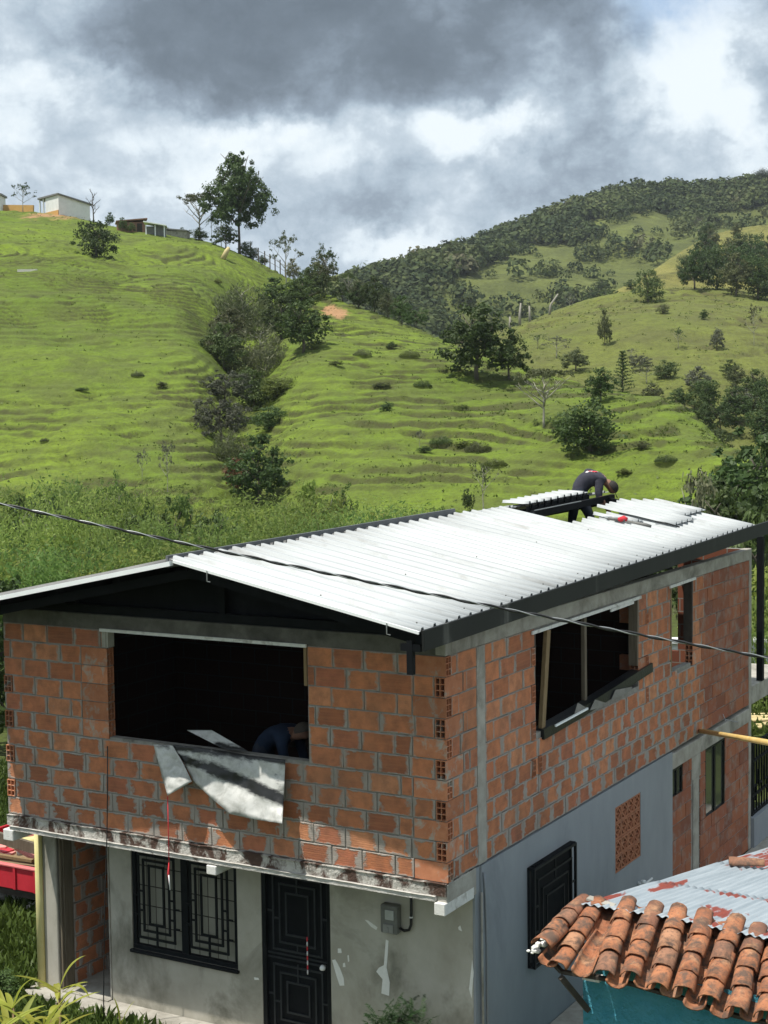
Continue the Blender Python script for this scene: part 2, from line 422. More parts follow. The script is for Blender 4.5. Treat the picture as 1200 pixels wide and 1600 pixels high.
def sheet_mat():
    m, h, bs, out = new_mat('white_roof_sheet')
    g = h.n('ShaderNodeNewGeometry'); t = h.n('ShaderNodeTexCoord')
    v = h.mapping(t.outputs['Object'], scale=(.5, 6, 1)); n = h.noise(v, 1.6, 6, .6)
    c = h.mix(h.maprange(n, .4, .8), (.47, .49, .49), (.40, .42, .42))
    d = h.noise(h.mapping(t.outputs['Object'], scale=(1.2, 5, 1)), 1.2, 8, .7, .4)
    c = h.mix(h.math('MULTIPLY', h.maprange(d, .55, .72), .6), c, (.25, .24, .22))
    oi = h.n('ShaderNodeObjectInfo'); hs_ = h.n('ShaderNodeHueSaturation'); h.link(h.maprange(oi.outputs['Random'], 0, 1, .90, 1.05), hs_.inputs['Value']); h.link(c, hs_.inputs['Color']); c = hs_.outputs[0]
    h.link(c, bs.inputs['Base Color']); bs.inputs['Roughness'].default_value = .42; bs.inputs['Specular IOR Level'].default_value = .4
    return m


MT['sheet'] = sheet_mat()


def zinc_mat():
    m, h, bs, out = new_mat('rusty_zinc')
    t = h.n('ShaderNodeTexCoord'); g = h.n('ShaderNodeNewGeometry'); oi = h.n('ShaderNodeObjectInfo')
    at_ = h.n('ShaderNodeAttribute', attribute_name='rust')
    v = h.mapping(t.outputs['Object'], scale=(2.2, .6, 1)); n = h.noise(v, 3.2, 7, .6, .4)
    v2 = h.mapping(t.outputs['Object'], scale=(6, .35, 1)); n2 = h.noise(v2, 2.5, 6, .6)
    c = h.mix(h.maprange(n2, .35, .7), (.27, .315, .345), (.37, .415, .445))
    f = h.math('ADD', h.math('MULTIPLY', at_.outputs['Fac'], .75), h.math('MULTIPLY', h.math('SUBTRACT', n, .5), 1.3))
    c = h.mix(h.maprange(f, .36, .46), c, h.mix(n2, (.20, .035, .022), (.30, .065, .035)))
    h.link(c, bs.inputs['Base Color']); bs.inputs['Roughness'].default_value = .5; bs.inputs['Specular IOR Level'].default_value = .3
    return m


MT['zinc'] = zinc_mat()


def tile_mat():
    m, h, bs, out = new_mat('clay_roof_tile')
    t = h.n('ShaderNodeTexCoord'); g = h.n('ShaderNodeNewGeometry'); oi = h.n('ShaderNodeObjectInfo')
    c = h.ramp(oi.outputs['Random'], [(0, (.31, .12, .06)), (.35, (.40, .165, .08)), (.6, (.32, .13, .068)), (.8, (.21, .105, .07)), (1, (.46, .24, .135))])
    p = g.outputs['Position']
    n = h.noise(p, 8, 7, .65, .4); c = h.mix(h.maprange(n, .45, .62), c, (.125, .08, .058))
    n2 = h.noise(p, 32, 6, .7); c = h.mix(h.math('MULTIPLY', h.maprange(n2, .52, .66), .75), c, (.085, .06, .048))
    n4 = h.noise(p, 5, 6, .65); c = h.mix(h.math('MULTIPLY', h.maprange(n4, .55, .7), .7), c, (.52, .28, .15))
    n3 = h.noise(p, 14, 6, .7); c = h.mix(h.math('MULTIPLY', h.maprange(n3, .64, .72), .6), c, (.27, .26, .20))
    h.link(c, bs.inputs['Base Color']); bs.inputs['Roughness'].default_value = .85; bs.inputs['Specular IOR Level'].default_value = .25
    bump(h, bs, h.noise(p, 60, 6, .7), .5, .006)
    return m


MT['tile'] = tile_mat()


def stain_metal():
    m, h, bs, out = new_mat('stained_white_metal')
    t = h.n('ShaderNodeTexCoord')
    v = t.outputs['Object']
    n = h.noise(v, 5, 8, .7, .5)
    c = h.mix(h.maprange(n, .42, .66), (.56, .56, .53), (.33, .33, .30))
    at_ = h.n('ShaderNodeAttribute', attribute_name='stain')
    f = h.math('ADD', at_.outputs['Fac'], h.math('MULTIPLY', h.math('SUBTRACT', h.noise(h.mapping(v, scale=(3, 1, 9)), 3, 6, .7), .5), .9))
    c = h.mix(h.maprange(f, .38, .72), c, (.018, .018, .018))
    h.link(c, bs.inputs['Base Color']); bs.inputs['Roughness'].default_value = .4
    bump(h, bs, n, .25, .03)
    return m


MT['stain_metal'] = stain_metal()


def hill_mat(name, g1, g2, g3, riser, soil=(.33, .19, .10), patch=.035, finesc=1.2):
    """pasture: bright tread grass, dull rough grass, dark scrub on the step faces, bare soil"""
    m, h, bs, out = new_mat(name)
    g = h.n('ShaderNodeNewGeometry'); p = g.outputs['Position']
    ar = h.n('ShaderNodeAttribute', attribute_name='riser'); asl = h.n('ShaderNodeAttribute', attribute_name='soil')
    big = h.noise(p, patch, 6, .65, .6); mid = h.noise(p, patch * 7, 6, .65, .3); fine = h.noise(p, finesc, 6, .7)
    c = h.mix(h.maprange(big, .38, .62), g1, g2)
    c = h.mix(h.math('MULTIPLY', h.maprange(mid, .44, .62), .85), c, g3)
    c = h.mix(h.math('MULTIPLY', h.maprange(fine, .42, .72), .6), c, (g3[0] * .62, g3[1] * .6, g3[2] * .6))
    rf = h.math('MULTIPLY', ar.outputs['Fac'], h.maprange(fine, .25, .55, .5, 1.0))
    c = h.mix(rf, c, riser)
    sf = h.maprange(h.math('ADD', asl.outputs['Fac'], h.math('MULTIPLY', h.math('SUBTRACT', h.noise(p, .9, 6, .7), .5), .9)), .42, .6)
    c = h.mix(sf, c, h.mix(fine, soil, tuple(x * 1.35 for x in soil)))
    h.link(c, bs.inputs['Base Color']); bs.inputs['Roughness'].default_value = .9; bs.inputs['Specular IOR Level'].default_value = .15
    sp_n = h.noise(p, finesc * 3.2, 3, .75); c = h.mix(h.math('MULTIPLY', h.maprange(sp_n, .5, .68), .55), c, (g3[0] * .55, g3[1] * .58, g3[2] * .6)); h.link(c, bs.inputs['Base Color'])
    hg = h.math('ADD', h.math('MULTIPLY', fine, .6), h.math('MULTIPLY', h.noise(p, finesc * 4, 4, .7), .4))
    bump(h, bs, hg, .8, .35 / finesc)
    return m


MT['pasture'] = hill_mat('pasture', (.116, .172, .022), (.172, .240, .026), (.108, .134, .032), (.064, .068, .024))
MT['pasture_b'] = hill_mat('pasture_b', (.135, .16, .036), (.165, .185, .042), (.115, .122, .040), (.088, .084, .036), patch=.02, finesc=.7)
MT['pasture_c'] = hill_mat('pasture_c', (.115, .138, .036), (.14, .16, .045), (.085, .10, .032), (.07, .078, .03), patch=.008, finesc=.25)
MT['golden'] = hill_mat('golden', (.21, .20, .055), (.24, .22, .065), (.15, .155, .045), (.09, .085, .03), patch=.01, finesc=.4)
MT['yard'] = hill_mat('yard', (.075, .105, .025), (.10, .13, .03), (.06, .07, .025), (.05, .05, .03), patch=.3, finesc=5)

MT['leaf_dark'] = foliage_mat('leaf_dark', (.040, .072, .020), (.092, .135, .036))
MT['leaf_mid'] = foliage_mat('leaf_mid', (.052, .085, .026), (.10, .148, .042))
MT['leaf_olive'] = foliage_mat('leaf_olive', (.078, .095, .038), (.135, .15, .062))
MT['leaf_grey'] = foliage_mat('leaf_grey', (.095, .105, .068), (.16, .168, .115))
MT['leaf_twig'] = foliage_mat('leaf_twig', (.10, .108, .050), (.165, .172, .088), transl=.25)
MT['leaf_red'] = foliage_mat('leaf_red', (.10, .045, .025), (.17, .085, .04))
MT['leaf_bright'] = foliage_mat('leaf_bright', (.19, .25, .055), (.34, .40, .11), transl=.6, clump=.9)
MT['leaf_fresh'] = foliage_mat('leaf_fresh', (.10, .165, .04), (.20, .28, .075), transl=.55, clump=.9, vary=.35)
MT['leaf_lime'] = foliage_mat('leaf_lime', (.24, .27, .035), (.42, .42, .08), transl=.4, clump=4)
MT['leaf_blossom'] = foliage_mat('leaf_blossom', (.13, .145, .06), (.36, .35, .22), transl=.2)
MT['leaf_far'] = foliage_mat('leaf_far', (.034, .052, .026), (.085, .105, .046), transl=.25, clump=.035)


def forest_mat():
    m, h, bs, out = new_mat('forest_leaf'); a = h.n('ShaderNodeAttribute', attribute_name='tint'); g = h.n('ShaderNodeNewGeometry')
    c = h.ramp(a.outputs['Fac'], [(0, (.026, .044, .022)), (.35, (.048, .072, .028)), (.6, (.075, .10, .036)), (.85, (.11, .125, .05)), (1, (.13, .125, .075))])
    c = h.mix(h.math('MULTIPLY', g.outputs['Random Per Island'], .35), c, (.14, .16, .06)); h.link(c, bs.inputs['Base Color']); bs.inputs['Roughness'].default_value = .7; bs.inputs['Specular IOR Level'].default_value = .1
    tr = h.n('ShaderNodeBsdfTranslucent'); h.link(c, tr.inputs['Color']); mx = h.n('ShaderNodeMixShader'); mx.inputs[0].default_value = .25
    h.link(bs.outputs[0], mx.inputs[1]); h.link(tr.outputs[0], mx.inputs[2]); h.link(mx.outputs[0], out.inputs[0]); return m


MT['forest_leaf'] = forest_mat()
MT['leaf_deep'] = foliage_mat('leaf_deep', (.016, .040, .014), (.04, .078, .022))
MT['grass_blade'] = foliage_mat('grass_blade', (.075, .115, .022), (.13, .18, .035), transl=.3)
MT['scrub'] = foliage_mat('scrub', (.085, .105, .026), (.135, .165, .034), transl=.3, clump=.2)

# ------------------------------------------------------------------ terrain
def smooth_arr(a, k):
    if k <= 1: return a
    ker = np.hanning(k + 2)[1:-1]; ker /= ker.sum()
    return np.convolve(np.pad(a, (k // 2, k - 1 - k // 2), mode='edge'), ker, mode='valid')


HILLS = {}


def hill(name, pxr, ncol, ns, base, top, mat, bulge=0., lowamp=0., lowsc=30., step=0., period=.9, soil_pts=(), gully=None, back=(14, 5.0), sk=25, seed=0, label=None, s0=-.12, soft=1.0):
    px = np.linspace(pxr[0], pxr[1], ncol)
    bx, by, bd = np.array(base, float).T; tx, ty, td = np.array(top, float).T
    BY, BD, TY, TD = (smooth_arr(np.interp(px, a, b), sk) for a, b in ((bx, by), (bx, bd), (tx, ty), (tx, td)))
    P0 = np.array([at(a, b, c) for a, b, c in zip(px, BY, BD)]); P1 = np.array([at(a, b, c) for a, b, c in zip(px, TY, TD)])
    s = np.concatenate([np.linspace(s0, 0, 8)[:-1], np.linspace(0, 1, ns) ** .95])
    S = s[:, None]
    P = P0[None] * (1 - S[..., None]) + P1[None] * S[..., None]
    env = np.clip(S, 0, 1); hump = 4 * env * (1 - env)
    X, Y, Z = P[..., 0].copy(), P[..., 1].copy(), P[..., 2].copy()
    Z += bulge * hump
    keep = np.clip((1 - env) * 6, 0, 1)
    if lowamp: Z += lowamp * fbm(X / lowsc, Y / lowsc, seed) * keep
    if gully is not None:
        gs, gp, gw, gd = gully
        cx = np.interp(np.clip(s, 0, 1), gs, gp)[:, None]; Z -= gd * np.exp(-((px[None] - cx) / gw) ** 2) * hump
    # rows beyond the crest fall away behind it
    nb, dy = back
    bk = np.arange(1, nb + 1)[:, None]
    dirv = (P1 - P0)[:, :2]; dirv /= np.linalg.norm(dirv, axis=1)[:, None]
    slope = (P1[:, 2] - P0[:, 2]) / np.linalg.norm((P1 - P0)[:, :2], axis=1)
    XB = P1[None, :, 0] + dirv[None, :, 0] * bk * dy; YB = P1[None, :, 1] + dirv[None, :, 1] * bk * dy
    ZB = P1[None, :, 2] + slope[None] * bk * dy * np.exp(-bk * .6) - .028 * (bk * dy) ** 1.5
    X = np.vstack([X, XB]); Y = np.vstack([Y, YB]); Z = np.vstack([Z, ZB])
    rise = np.zeros_like(Z)
    if step:
        ph = Z / (period * (1 + .35 * fbm(X / 40, Y / 40, seed + 1))) + 1.7 * fbm(X / 26, Y / 26, seed + 2) + .55 * fbm(X / 6, Y / 6, seed + 3)
        fr = ph - np.floor(ph)
        mask = smooth01((fbm(X / 24 + 7, Y / 24, seed + 4) + .34) / .45)
        mask = mask * (.30 + .70 * smooth01((fbm(X / 3.6, Y / 3.6, seed + 6) + .22) / .35))
        prof = np.where(fr < .70, fr / .70 * .22, .22 + (fr - .70) / .30 * .78)
        Z += step * period * mask * (prof - fr)
        rise = smooth01((fr - .62) / .12) * (1 - smooth01((fr - .93) / .07)) * mask
        Z += step * (.13 * fbm(X / 1.3, Y / 1.3, seed + 5, 3) + .10 * mask * fbm(X / 2.6, Y / 2.6, seed + 6, 3))
    so = np.zeros_like(Z)
    for (qx, qy, qd, rr, str_) in soil_pts:
        q = at(qx, qy, qd); so = np.maximum(so, str_ * np.exp(-(((X - q[0]) / rr) ** 2 + ((Z - q[2]) / (rr * .8)) ** 2)))
    nr, nc = Z.shape
    V = np.stack([X, Y, Z], -1).reshape(-1, 3)
    idx = np.arange(nr * nc).reshape(nr, nc)
    Fq = np.stack([idx[:-1, :-1], idx[:-1, 1:], idx[1:, 1:], idx[1:, :-1]], -1).reshape(-1, 4)
    me = mesh_np(name, V, Fq, True)
    for an, arr in (('riser', rise), ('soil', so)):
        a = me.attributes.new(an, 'FLOAT', 'POINT'); a.data.foreach_set('value', arr.ravel().astype(np.float32))
    me.materials.append(mat)
    o = bpy.data.objects.new(name, me); COL.objects.link(o)
    tag(o, label, None, None, 'structure')
    bvh = BVHTree.FromPolygons([Vector(v) for v in V], [tuple(int(i) for i in f) for f in Fq])
    HILLS[name] = dict(obj=o, bvh=bvh, X=X, Y=Y, Z=Z, rise=rise, px=px)
    return o


def hit(px, py, names=None):
    """first terrain point along the line of sight, looking a little lower when it passes above a crest"""
    best = None
    for k in range(0, 60):
        r = ray(px, py + k * .7); d = Vector(r).normalized()
        for nm in (names or HILLS):
            h_ = HILLS[nm]['bvh'].ray_cast(Vector(CAM), d)
            if h_[0] is not None and (best is None or h_[3] < best[1]): best = (h_[0], h_[3])
        if best: return best[0]
    return Vector(at(px, py, 100))


hill('mountain', (420, 1420), 240, 120,
     [(420, 600, 420), (1420, 560, 420)],
     [(420, 470, 640), (560, 446, 650), (600, 436, 660), (660, 415, 680), (720, 396, 700), (780, 374, 720), (840, 349, 740), (900, 326, 760), (960, 308, 770), (1020, 298, 780), (1090, 302, 790), (1150, 297, 800), (1200, 291, 800), (1420, 270, 820)],
     MT['pasture_c'], bulge=10, lowamp=13, lowsc=90, seed=1, back=(10, 25), label='far forested mountain slope under the clouds')
hill('far_hill', (880, 1420), 180, 90,
     [(880, 560, 300), (1420, 560, 300)],
     [(880, 520, 330), (940, 480, 350), (1000, 436, 370), (1050, 402, 400), (1090, 376, 420), (1130, 360, 430), (1180, 352, 435), (1250, 348, 440), (1420, 340, 450)],
     MT['golden'], bulge=4, lowamp=4, lowsc=50, seed=3, step=.4, period=1.6, back=(10, 14), label='golden green hill shoulder above the wooded slope')
hill('middle_hill', (640, 1420), 300, 190,
     [(640, 730, 135), (900, 740, 130), (1100, 760, 125), (1420, 790, 120)],
     [(640, 575, 215), (700, 556, 225), (760, 532, 235), (815, 508, 245), (860, 488, 255), (920, 468, 262), (990, 454, 268), (1070, 449, 272), (1130, 453, 275), (1200, 464, 275), (1300, 478, 275), (1420, 490, 275)],
     MT['pasture_b'], bulge=4, lowamp=3.0, lowsc=34, seed=4, step=1.05, period=.95, back=(12, 8), label='green terraced hill behind the wooded gully')
hill('left_hill', (-320, 1330), 640, 560,
     [(-320, 905, 72), (0, 890, 72), (300, 870, 72), (600, 840, 72), (800, 825, 72), (1000, 815, 71), (1150, 815, 70), (1330, 830, 70)],
     [(-320, 322, 238), (-100, 326, 232), (0, 329, 228), (60, 331, 226), (110, 338, 224), (160, 350, 222), (200, 359, 221), (250, 364, 219), (300, 371, 217), (350, 386, 213), (400, 406, 208), (440, 428, 202), (480, 448, 194), (520, 462, 186), (570, 482, 177), (620, 500, 168), (690, 528, 156), (760, 562, 144), (830, 588, 132), (900, 606, 122), (960, 625, 114), (1040, 655, 104), (1090, 680, 98), (1120, 705, 93), (1160, 745, 87), (1220, 790, 80), (1330, 850, 74)],
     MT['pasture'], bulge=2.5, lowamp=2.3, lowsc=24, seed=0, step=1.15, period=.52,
     soil_pts=[(528, 500, 180, 2.0, .8), (518, 488, 182, 1.3, .8), (540, 512, 178, 1.4, .7), (90, 344, 222, 4.0, .62), (125, 352, 222, 3.0, .55), (560, 560, 160, 3.0, .35), (430, 590, 140, 3, .3)],
     gully=([0, .25, .5, .75, 1], [395, 390, 380, 420, 490], 60, 4.0), back=(12, 6), label='bright green terraced pasture hillside')


def ground_mesh():
    xs = np.concatenate([[-1400, -800, -400, -200], np.linspace(-80, 80, 161), [200, 400, 800, 1400]])
    ys = np.concatenate([[-300, -100], np.linspace(-20, 110, 131), [200, 400, 800, 1500]])
    X, Y = np.meshgrid(xs, ys)
    Z = -.03 - 1.2 * smooth01((Y - 32) / 38) - 8 * smooth01((Y - 90) / 200) + .10 * fbm(X / 3, Y / 3, 2) * smooth01((np.abs(X + 1) + np.abs(Y - 20) - 16) / 8)
    idx = np.arange(X.size).reshape(X.shape)
    Fq = np.stack([idx[:-1, :-1], idx[:-1, 1:], idx[1:, 1:], idx[1:, :-1]], -1).reshape(-1, 4)
    me = mesh_np('ground', np.stack([X, Y, Z], -1).reshape(-1, 3), Fq, True); me.materials.append(MT['yard'])
    o = bpy.data.objects.new('ground', me); COL.objects.link(o); tag(o, 'grassy valley ground around the houses', None, None, 'structure')
    HILLS['ground'] = dict(bvh=BVHTree.FromPolygons([Vector(v) for v in np.stack([X, Y, Z], -1).reshape(-1, 3)], [tuple(int(i) for i in f) for f in Fq]))


ground_mesh()
# ------------------------------------------------------------------ the brick house
DZ = 2.4
YAW = R(-30)
house = empty('brick_house', (0.6056, 15.5745, 0), YAW)
tag(house, 'unfinished two storey brick house with white metal roof and grey painted side wall', 'house')
W_, L_ = 6.09, 10.68
HB, HT = 2.365, 2.5425
ROW = .215


def HMB(): return MB(DZ)


def wall_core(name, mat, axis, t0, t1, u0_, u1_, z0, z1, holes, parent=house):
    """wall slab with real openings; axis 'x' runs along x with y from t0 to t1, axis 'y' runs along y with x from t0 to t1"""
    us = sorted({u0_, u1_} | {h for H in holes for h in H[:2]}); zs = sorted({z0, z1} | {h for H in holes for h in H[2:]})
    us = [u for u in us if u0_ <= u <= u1_]; zs = [z for z in zs if z0 <= z <= z1]
    solid = lambda i, j: 0 <= i < len(us) - 1 and 0 <= j < len(zs) - 1 and not any(H[0] <= (us[i] + us[i + 1]) / 2 <= H[1] and H[2] <= (zs[j] + zs[j + 1]) / 2 <= H[3] for H in holes)
    m = HMB(); pt = (lambda u, t, z: (u, t, z)) if axis == 'x' else (lambda u, t, z: (t, u, z))
    for i in range(len(us) - 1):
        for j in range(len(zs) - 1):
            if not solid(i, j): continue
            a, b, c, d = us[i], us[i + 1], zs[j], zs[j + 1]
            for t in (t0, t1): m.add([pt(a, t, c), pt(b, t, c), pt(b, t, d), pt(a, t, d)], [(0, 1, 2, 3)])
            for di, dj, q in ((-1, 0, [(a, c), (a, d)]), (1, 0, [(b, c), (b, d)]), (0, -1, [(a, c), (b, c)]), (0, 1, [(a, d), (b, d)])):
                if not solid(i + di, j + dj):
                    (p, r_), (s_, v_) = q; m.add([pt(p, t0, r_), pt(s_, t0, v_), pt(s_, t1, v_), pt(p, t1, r_)], [(0, 1, 2, 3)])
    return m.build(name, mat, parent)


# brick meshes: a plain block with slightly uneven outline, and a block with its six cells open at one end
BL, BT, BH = .390, .12, .203


def brick_mesh(k):
    r_ = random.Random(k); j = lambda a: r_.uniform(-a, a)
    m = MB(); x, y, z = BL / 2, BT / 2, BH / 2
    bm_v = []
    for sx in (-1, 1):
        for sy in (-1, 1):
            for sz in (-1, 1): bm_v.append((sx * x + j(.004), sy * y + (j(.003)), sz * z + j(.003)))
    m.add(bm_v, [(0, 1, 3, 2), (4, 6, 7, 5), (0, 4, 5, 1), (2, 3, 7, 6), (0, 2, 6, 4), (1, 5, 7, 3)])
    me = m.mesh('brick'); bm = bmesh.new(); bm.from_mesh(me)
    bmesh.ops.bevel(bm, geom=[e for e in bm.edges], offset=.006, segments=1, affect='EDGES')
    bm.to_mesh(me); bm.free(); me.materials.append(MT['brick']); return me


BRICKS = [brick_mesh(k) for k in range(7)]


def hollow_mesh():
    """hollow clay block; open cells (two by three) at the +x end"""
    m = MB(); x, y, z = BL / 2, BT / 2, BH / 2
    vs = [(-x, -y, -z), (-x, y, -z), (-x, y, z), (-x, -y, z), (x, -y, -z), (x, y, -z), (x, y, z), (x, -y, z)]
    m.add(vs, [(0, 1, 2, 3), (0, 4, 5, 1), (1, 5, 6, 2), (2, 6, 7, 3), (3, 7, 4, 0)])
    wl = .009
    ys = [-y, -y + wl, -wl / 2, wl / 2, y - wl, y]
    h3 = (2 * z - 4 * wl) / 3
    zs = [-z, -z + wl, -z + wl + h3, -z + 2 * wl + h3, -z + 2 * wl + 2 * h3, -z + 3 * wl + 2 * h3, z - wl, z]
    for a in range(5):
        for b in range(7):
            if a in (1, 3) and b in (1, 3, 5):
                y0, y1, z0, z1 = ys[a], ys[a + 1], zs[b], zs[b + 1]; d = x - .33
                m.add([(x, y0, z0), (x, y1, z0), (x, y1, z1), (x, y0, z1), (d, y0, z0), (d, y1, z0), (d, y1, z1), (d, y0, z1)],
                      [(0, 4, 5, 1), (1, 5, 6, 2), (2, 6, 7, 3), (3, 7, 4, 0), (4, 7, 6, 5)])
            else:
                m.add([(x, ys[a], zs[b]), (x, ys[a + 1], zs[b]), (x, ys[a + 1], zs[b + 1]), (x, ys[a], zs[b + 1])], [(0, 1, 2, 3)])
    me = bpy.data.meshes.new('hollow_brick'); me.from_pydata(m.v, [], m.f); me.materials.append(MT['hollow']); return me


HOLLOW = hollow_mesh()
BRICK_BUDGET = [300]
STUFF = {}


def put_brick(wall, axis, face, u, z, ln, sgn=1, stuff=None):
    """one brick whose outer face lies near `face`; centred at u along the wall"""
    pr = rnd.uniform(-.004, .005); ti = rnd.uniform(-.008, .008)
    u += rnd.uniform(-.004, .004); z += rnd.uniform(-.004, .004)
    if axis == 'x': loc = (u, face + BT / 2 - pr, z + DZ); rot = (0, ti, rnd.uniform(-.01, .01))
    else: loc = (face - BT / 2 + pr, u, z + DZ); rot = (ti, 0, math.pi / 2 + rnd.uniform(-.01, .01))
    sc = (ln / BL, 1, 1)
    if stuff is not None:
        stuff.append((loc, rot, sc)); return
    place('brick', BRICKS[rnd.randrange(7)], wall, loc, rot, sc)


def cut(u0_, u1_, holes):
    segs = [(u0_, u1_)]
    for a, b in holes:
        out = []
        for p, q in segs:
            if b <= p or a >= q: out.append((p, q)); continue
            if a > p: out.append((p, a))
            if b < q: out.append((b, q))
        segs = out
    return segs


def lay(wall, axis, face, u_start, u_end, z_base, nrows, openings, phase0=0.0, stuff_if=None, skip=None):
    """courses of bricks in running bond, cut at the openings"""
    stuff = []
    for i in range(nrows):
        z = z_base + i * ROW + ROW / 2
        off = phase0 + (0 if i % 2 else .2) + rnd.uniform(-.05, .05)
        us, ue = u_start(i) if callable(u_start) else u_start, u_end(i) if callable(u_end) else u_end
        hs = [(a, b) for a, b, c, d in openings if c < z < d]
        for p, q in cut(us, ue, hs):
            k = math.floor((p - off) / .4); u = p
            while u < q - .03:
                k += 1; nx = min(off + k * .4 + rnd.uniform(-.015, .015), q)
                if nx - u < .07 and nx < q: continue
                if q - nx < .07: nx = q
                ln = nx - u - .011
                if ln > .04 and not (skip and skip(u, nx, i)):
                    uc = (u + nx) / 2
                    put_brick(wall, axis, face, uc, z, ln, stuff=stuff if (stuff_if and stuff_if(uc, i)) else None)
                u = nx
    return stuff


def join_bricks(name, wall, lst):
    if not lst: return
    Vs, Fs = [], []; base_me = [np.array([v.co[:] for v in me.vertices]) for me in BRICKS]; base_f = [[tuple(p.vertices) for p in me.polygons] for me in BRICKS]
    for loc, rot, sc in lst:
        k = rnd.randrange(7); Mx = Matrix.LocRotScale(Vector(loc), Euler(rot), Vector(sc)); A = np.array(Mx)
        n = sum(len(v) for v in Vs); Vs.append(base_me[k] @ A[:3, :3].T + A[:3, 3]); Fs += [tuple(i + n for i in f) for f in base_f[k]]
    me = bpy.data.meshes.new(name); me.from_pydata(np.concatenate(Vs).tolist(), [], Fs)
    m, h, bs, out = new_mat('far_course_brick')
    g = h.n('ShaderNodeNewGeometry'); c = h.ramp(g.outputs['Random Per Island'], [(0, (.20, .066, .036)), (.5, (.33, .11, .048)), (1, (.27, .085, .044))])
    n_ = h.noise(g.outputs['Position'], 5, 7, .65); c = h.mix(h.math('MULTIPLY', h.maprange(n_, .48, .68), .65), c, (.27, .25, .22))
    h.link(c, bs.inputs['Base Color']); bs.inputs['Roughness'].default_value = .9; bump(h, bs, h.noise(g.outputs['Position'], 40, 5, .6), .4, .01)
    me.materials.append(m); o = bpy.data.objects.new(name, me); COL.objects.link(o); o.parent = wall; o['kind'] = 'stuff'


# ---- front wall of the upper floor
FO = (-4.47, -1.682, 1.10, 2.36)
rowz = lambda i: (i * ROW + .004, (i + 1) * ROW - .004)
fcut, scut = [], []
for i in range(11):                          # room in the mortar for the through-going cells of the hollow blocks
    if i % 2: fcut.append((-.128, 1, *rowz(i))); scut.append((-1, .39, *rowz(i)))
    else: fcut.append((-.39, 1, *rowz(i))); scut.append((-1, .125, *rowz(i)))
    if i % 2 and i < 9: fcut.append((-9, -W_ + .128, *rowz(i)))
    if FO[2] < i * ROW + .1 < FO[3] - .2: fcut.append((FO[0] - .39, FO[0] + .01, *rowz(i)))
for u, rows in ((2.15, (3, 5, 7, 9)), (5.86, (4, 6, 9)), (2.33, (3,))):
    for i in rows: scut.append((u - .045, u + .045, *rowz(i)))
scut += [(5.5, 5.93, 6 * ROW + .01, 7 * ROW + .005), (7.7, 8.16, 5 * ROW + .004, 6 * ROW - .004), (7.7, 8.16, 6 * ROW + .004, 7 * ROW - .004)]
front = wall_core('front_wall', MT['mortar'], 'x', .012, .118, -W_ + .01, -.012, 0, HB, [FO] + fcut)
jf = [(FO[0] - .388, FO[0], i * ROW, (i + 1) * ROW) for i in range(11) if FO[2] < i * ROW + .1 < FO[3] - .2]
lay(front, 'x', 0, lambda i: -W_ + (.135 if i % 2 and i < 9 else 0), lambda i: -.135 if i % 2 else -.394, 0, 11, [FO] + jf)
for i in range(11):                          # toothed corners: cells of the crossing bricks show at the ends of alternate courses
    z = i * ROW + ROW / 2 + DZ
    if i % 2:
        place('hollow_brick', HOLLOW, front, (-.064, .19, z), (0, 0, -math.pi / 2))
        if i < 9: place('hollow_brick', HOLLOW, front, (-W_ + .064, .185, z), (0, 0, -math.pi / 2))
    if FO[2] < i * ROW + .1 < FO[3] - .2:
        place('hollow_brick', HOLLOW, front, (FO[0] - .188, .0605, z), (0, 0, 0))
# ---- side wall of the upper floor
SO = (2.21, 5.55, 1.14, 2.33); SN = (6.81, 7.78, 1.13, 2.34)
side_w = wall_core('side_wall', MT['mortar'], 'y', -.118, -.012, .02, L_ - .13, 0, HB, [SO, SN] + scut)
holes_s = [SO, SN, (.715, .905, -1, 3), (5.53, 5.93, 6 * ROW, 7 * ROW), (7.76, 8.16, 5 * ROW, 7 * ROW)]
for u, rows in ((2.15, (3, 5, 7, 9)), (5.86, (4, 6, 9)), (2.33, (3,))): holes_s += [(u - .05, u + .05, i * ROW, (i + 1) * ROW) for i in rows]
st = lay(side_w, 'y', 0, lambda i: 0.13 if i % 2 == 0 else .394, L_ - .135, 0, 11, holes_s, phase0=.1, stuff_if=lambda u, i: u > 8.25,
         skip=lambda a, b, i: (i in (3, 5, 7, 9) and 1.95 < a and b < 2.25) or (i == 2 and 3.4 < a < 3.8 and b < 3.9 and False))
for i in range(11):
    z = i * ROW + ROW / 2 + DZ
    if i % 2 == 0: place('hollow_brick', HOLLOW, side_w, (-.19, .0605, z), (0, 0, 0))
for u, rows in ((2.15, (3, 5, 7, 9)), (5.86, (4, 6, 9)), (2.33, (3,))):
    for i in rows: place('hollow_brick', HOLLOW, side_w, (-.182, u, i * ROW + ROW / 2 + DZ), (0, 0, 0), (1, .7, 1))
place('hollow_brick', HOLLOW, side_w, (-.0605, 5.73, 6.0 * ROW + .11 + DZ), (0, 0, -math.pi / 2))
place('hollow_brick', HOLLOW, side_w, (-.0605, 6.99, 4.8 * ROW + .02 + DZ), (0, 0, -math.pi / 2), (.5, 1, .6))
for i in (5, 6): place('hollow_brick', HOLLOW, side_w, (-.0605, 7.96, i * ROW + .11 + DZ), (0, 0, -math.pi / 2))
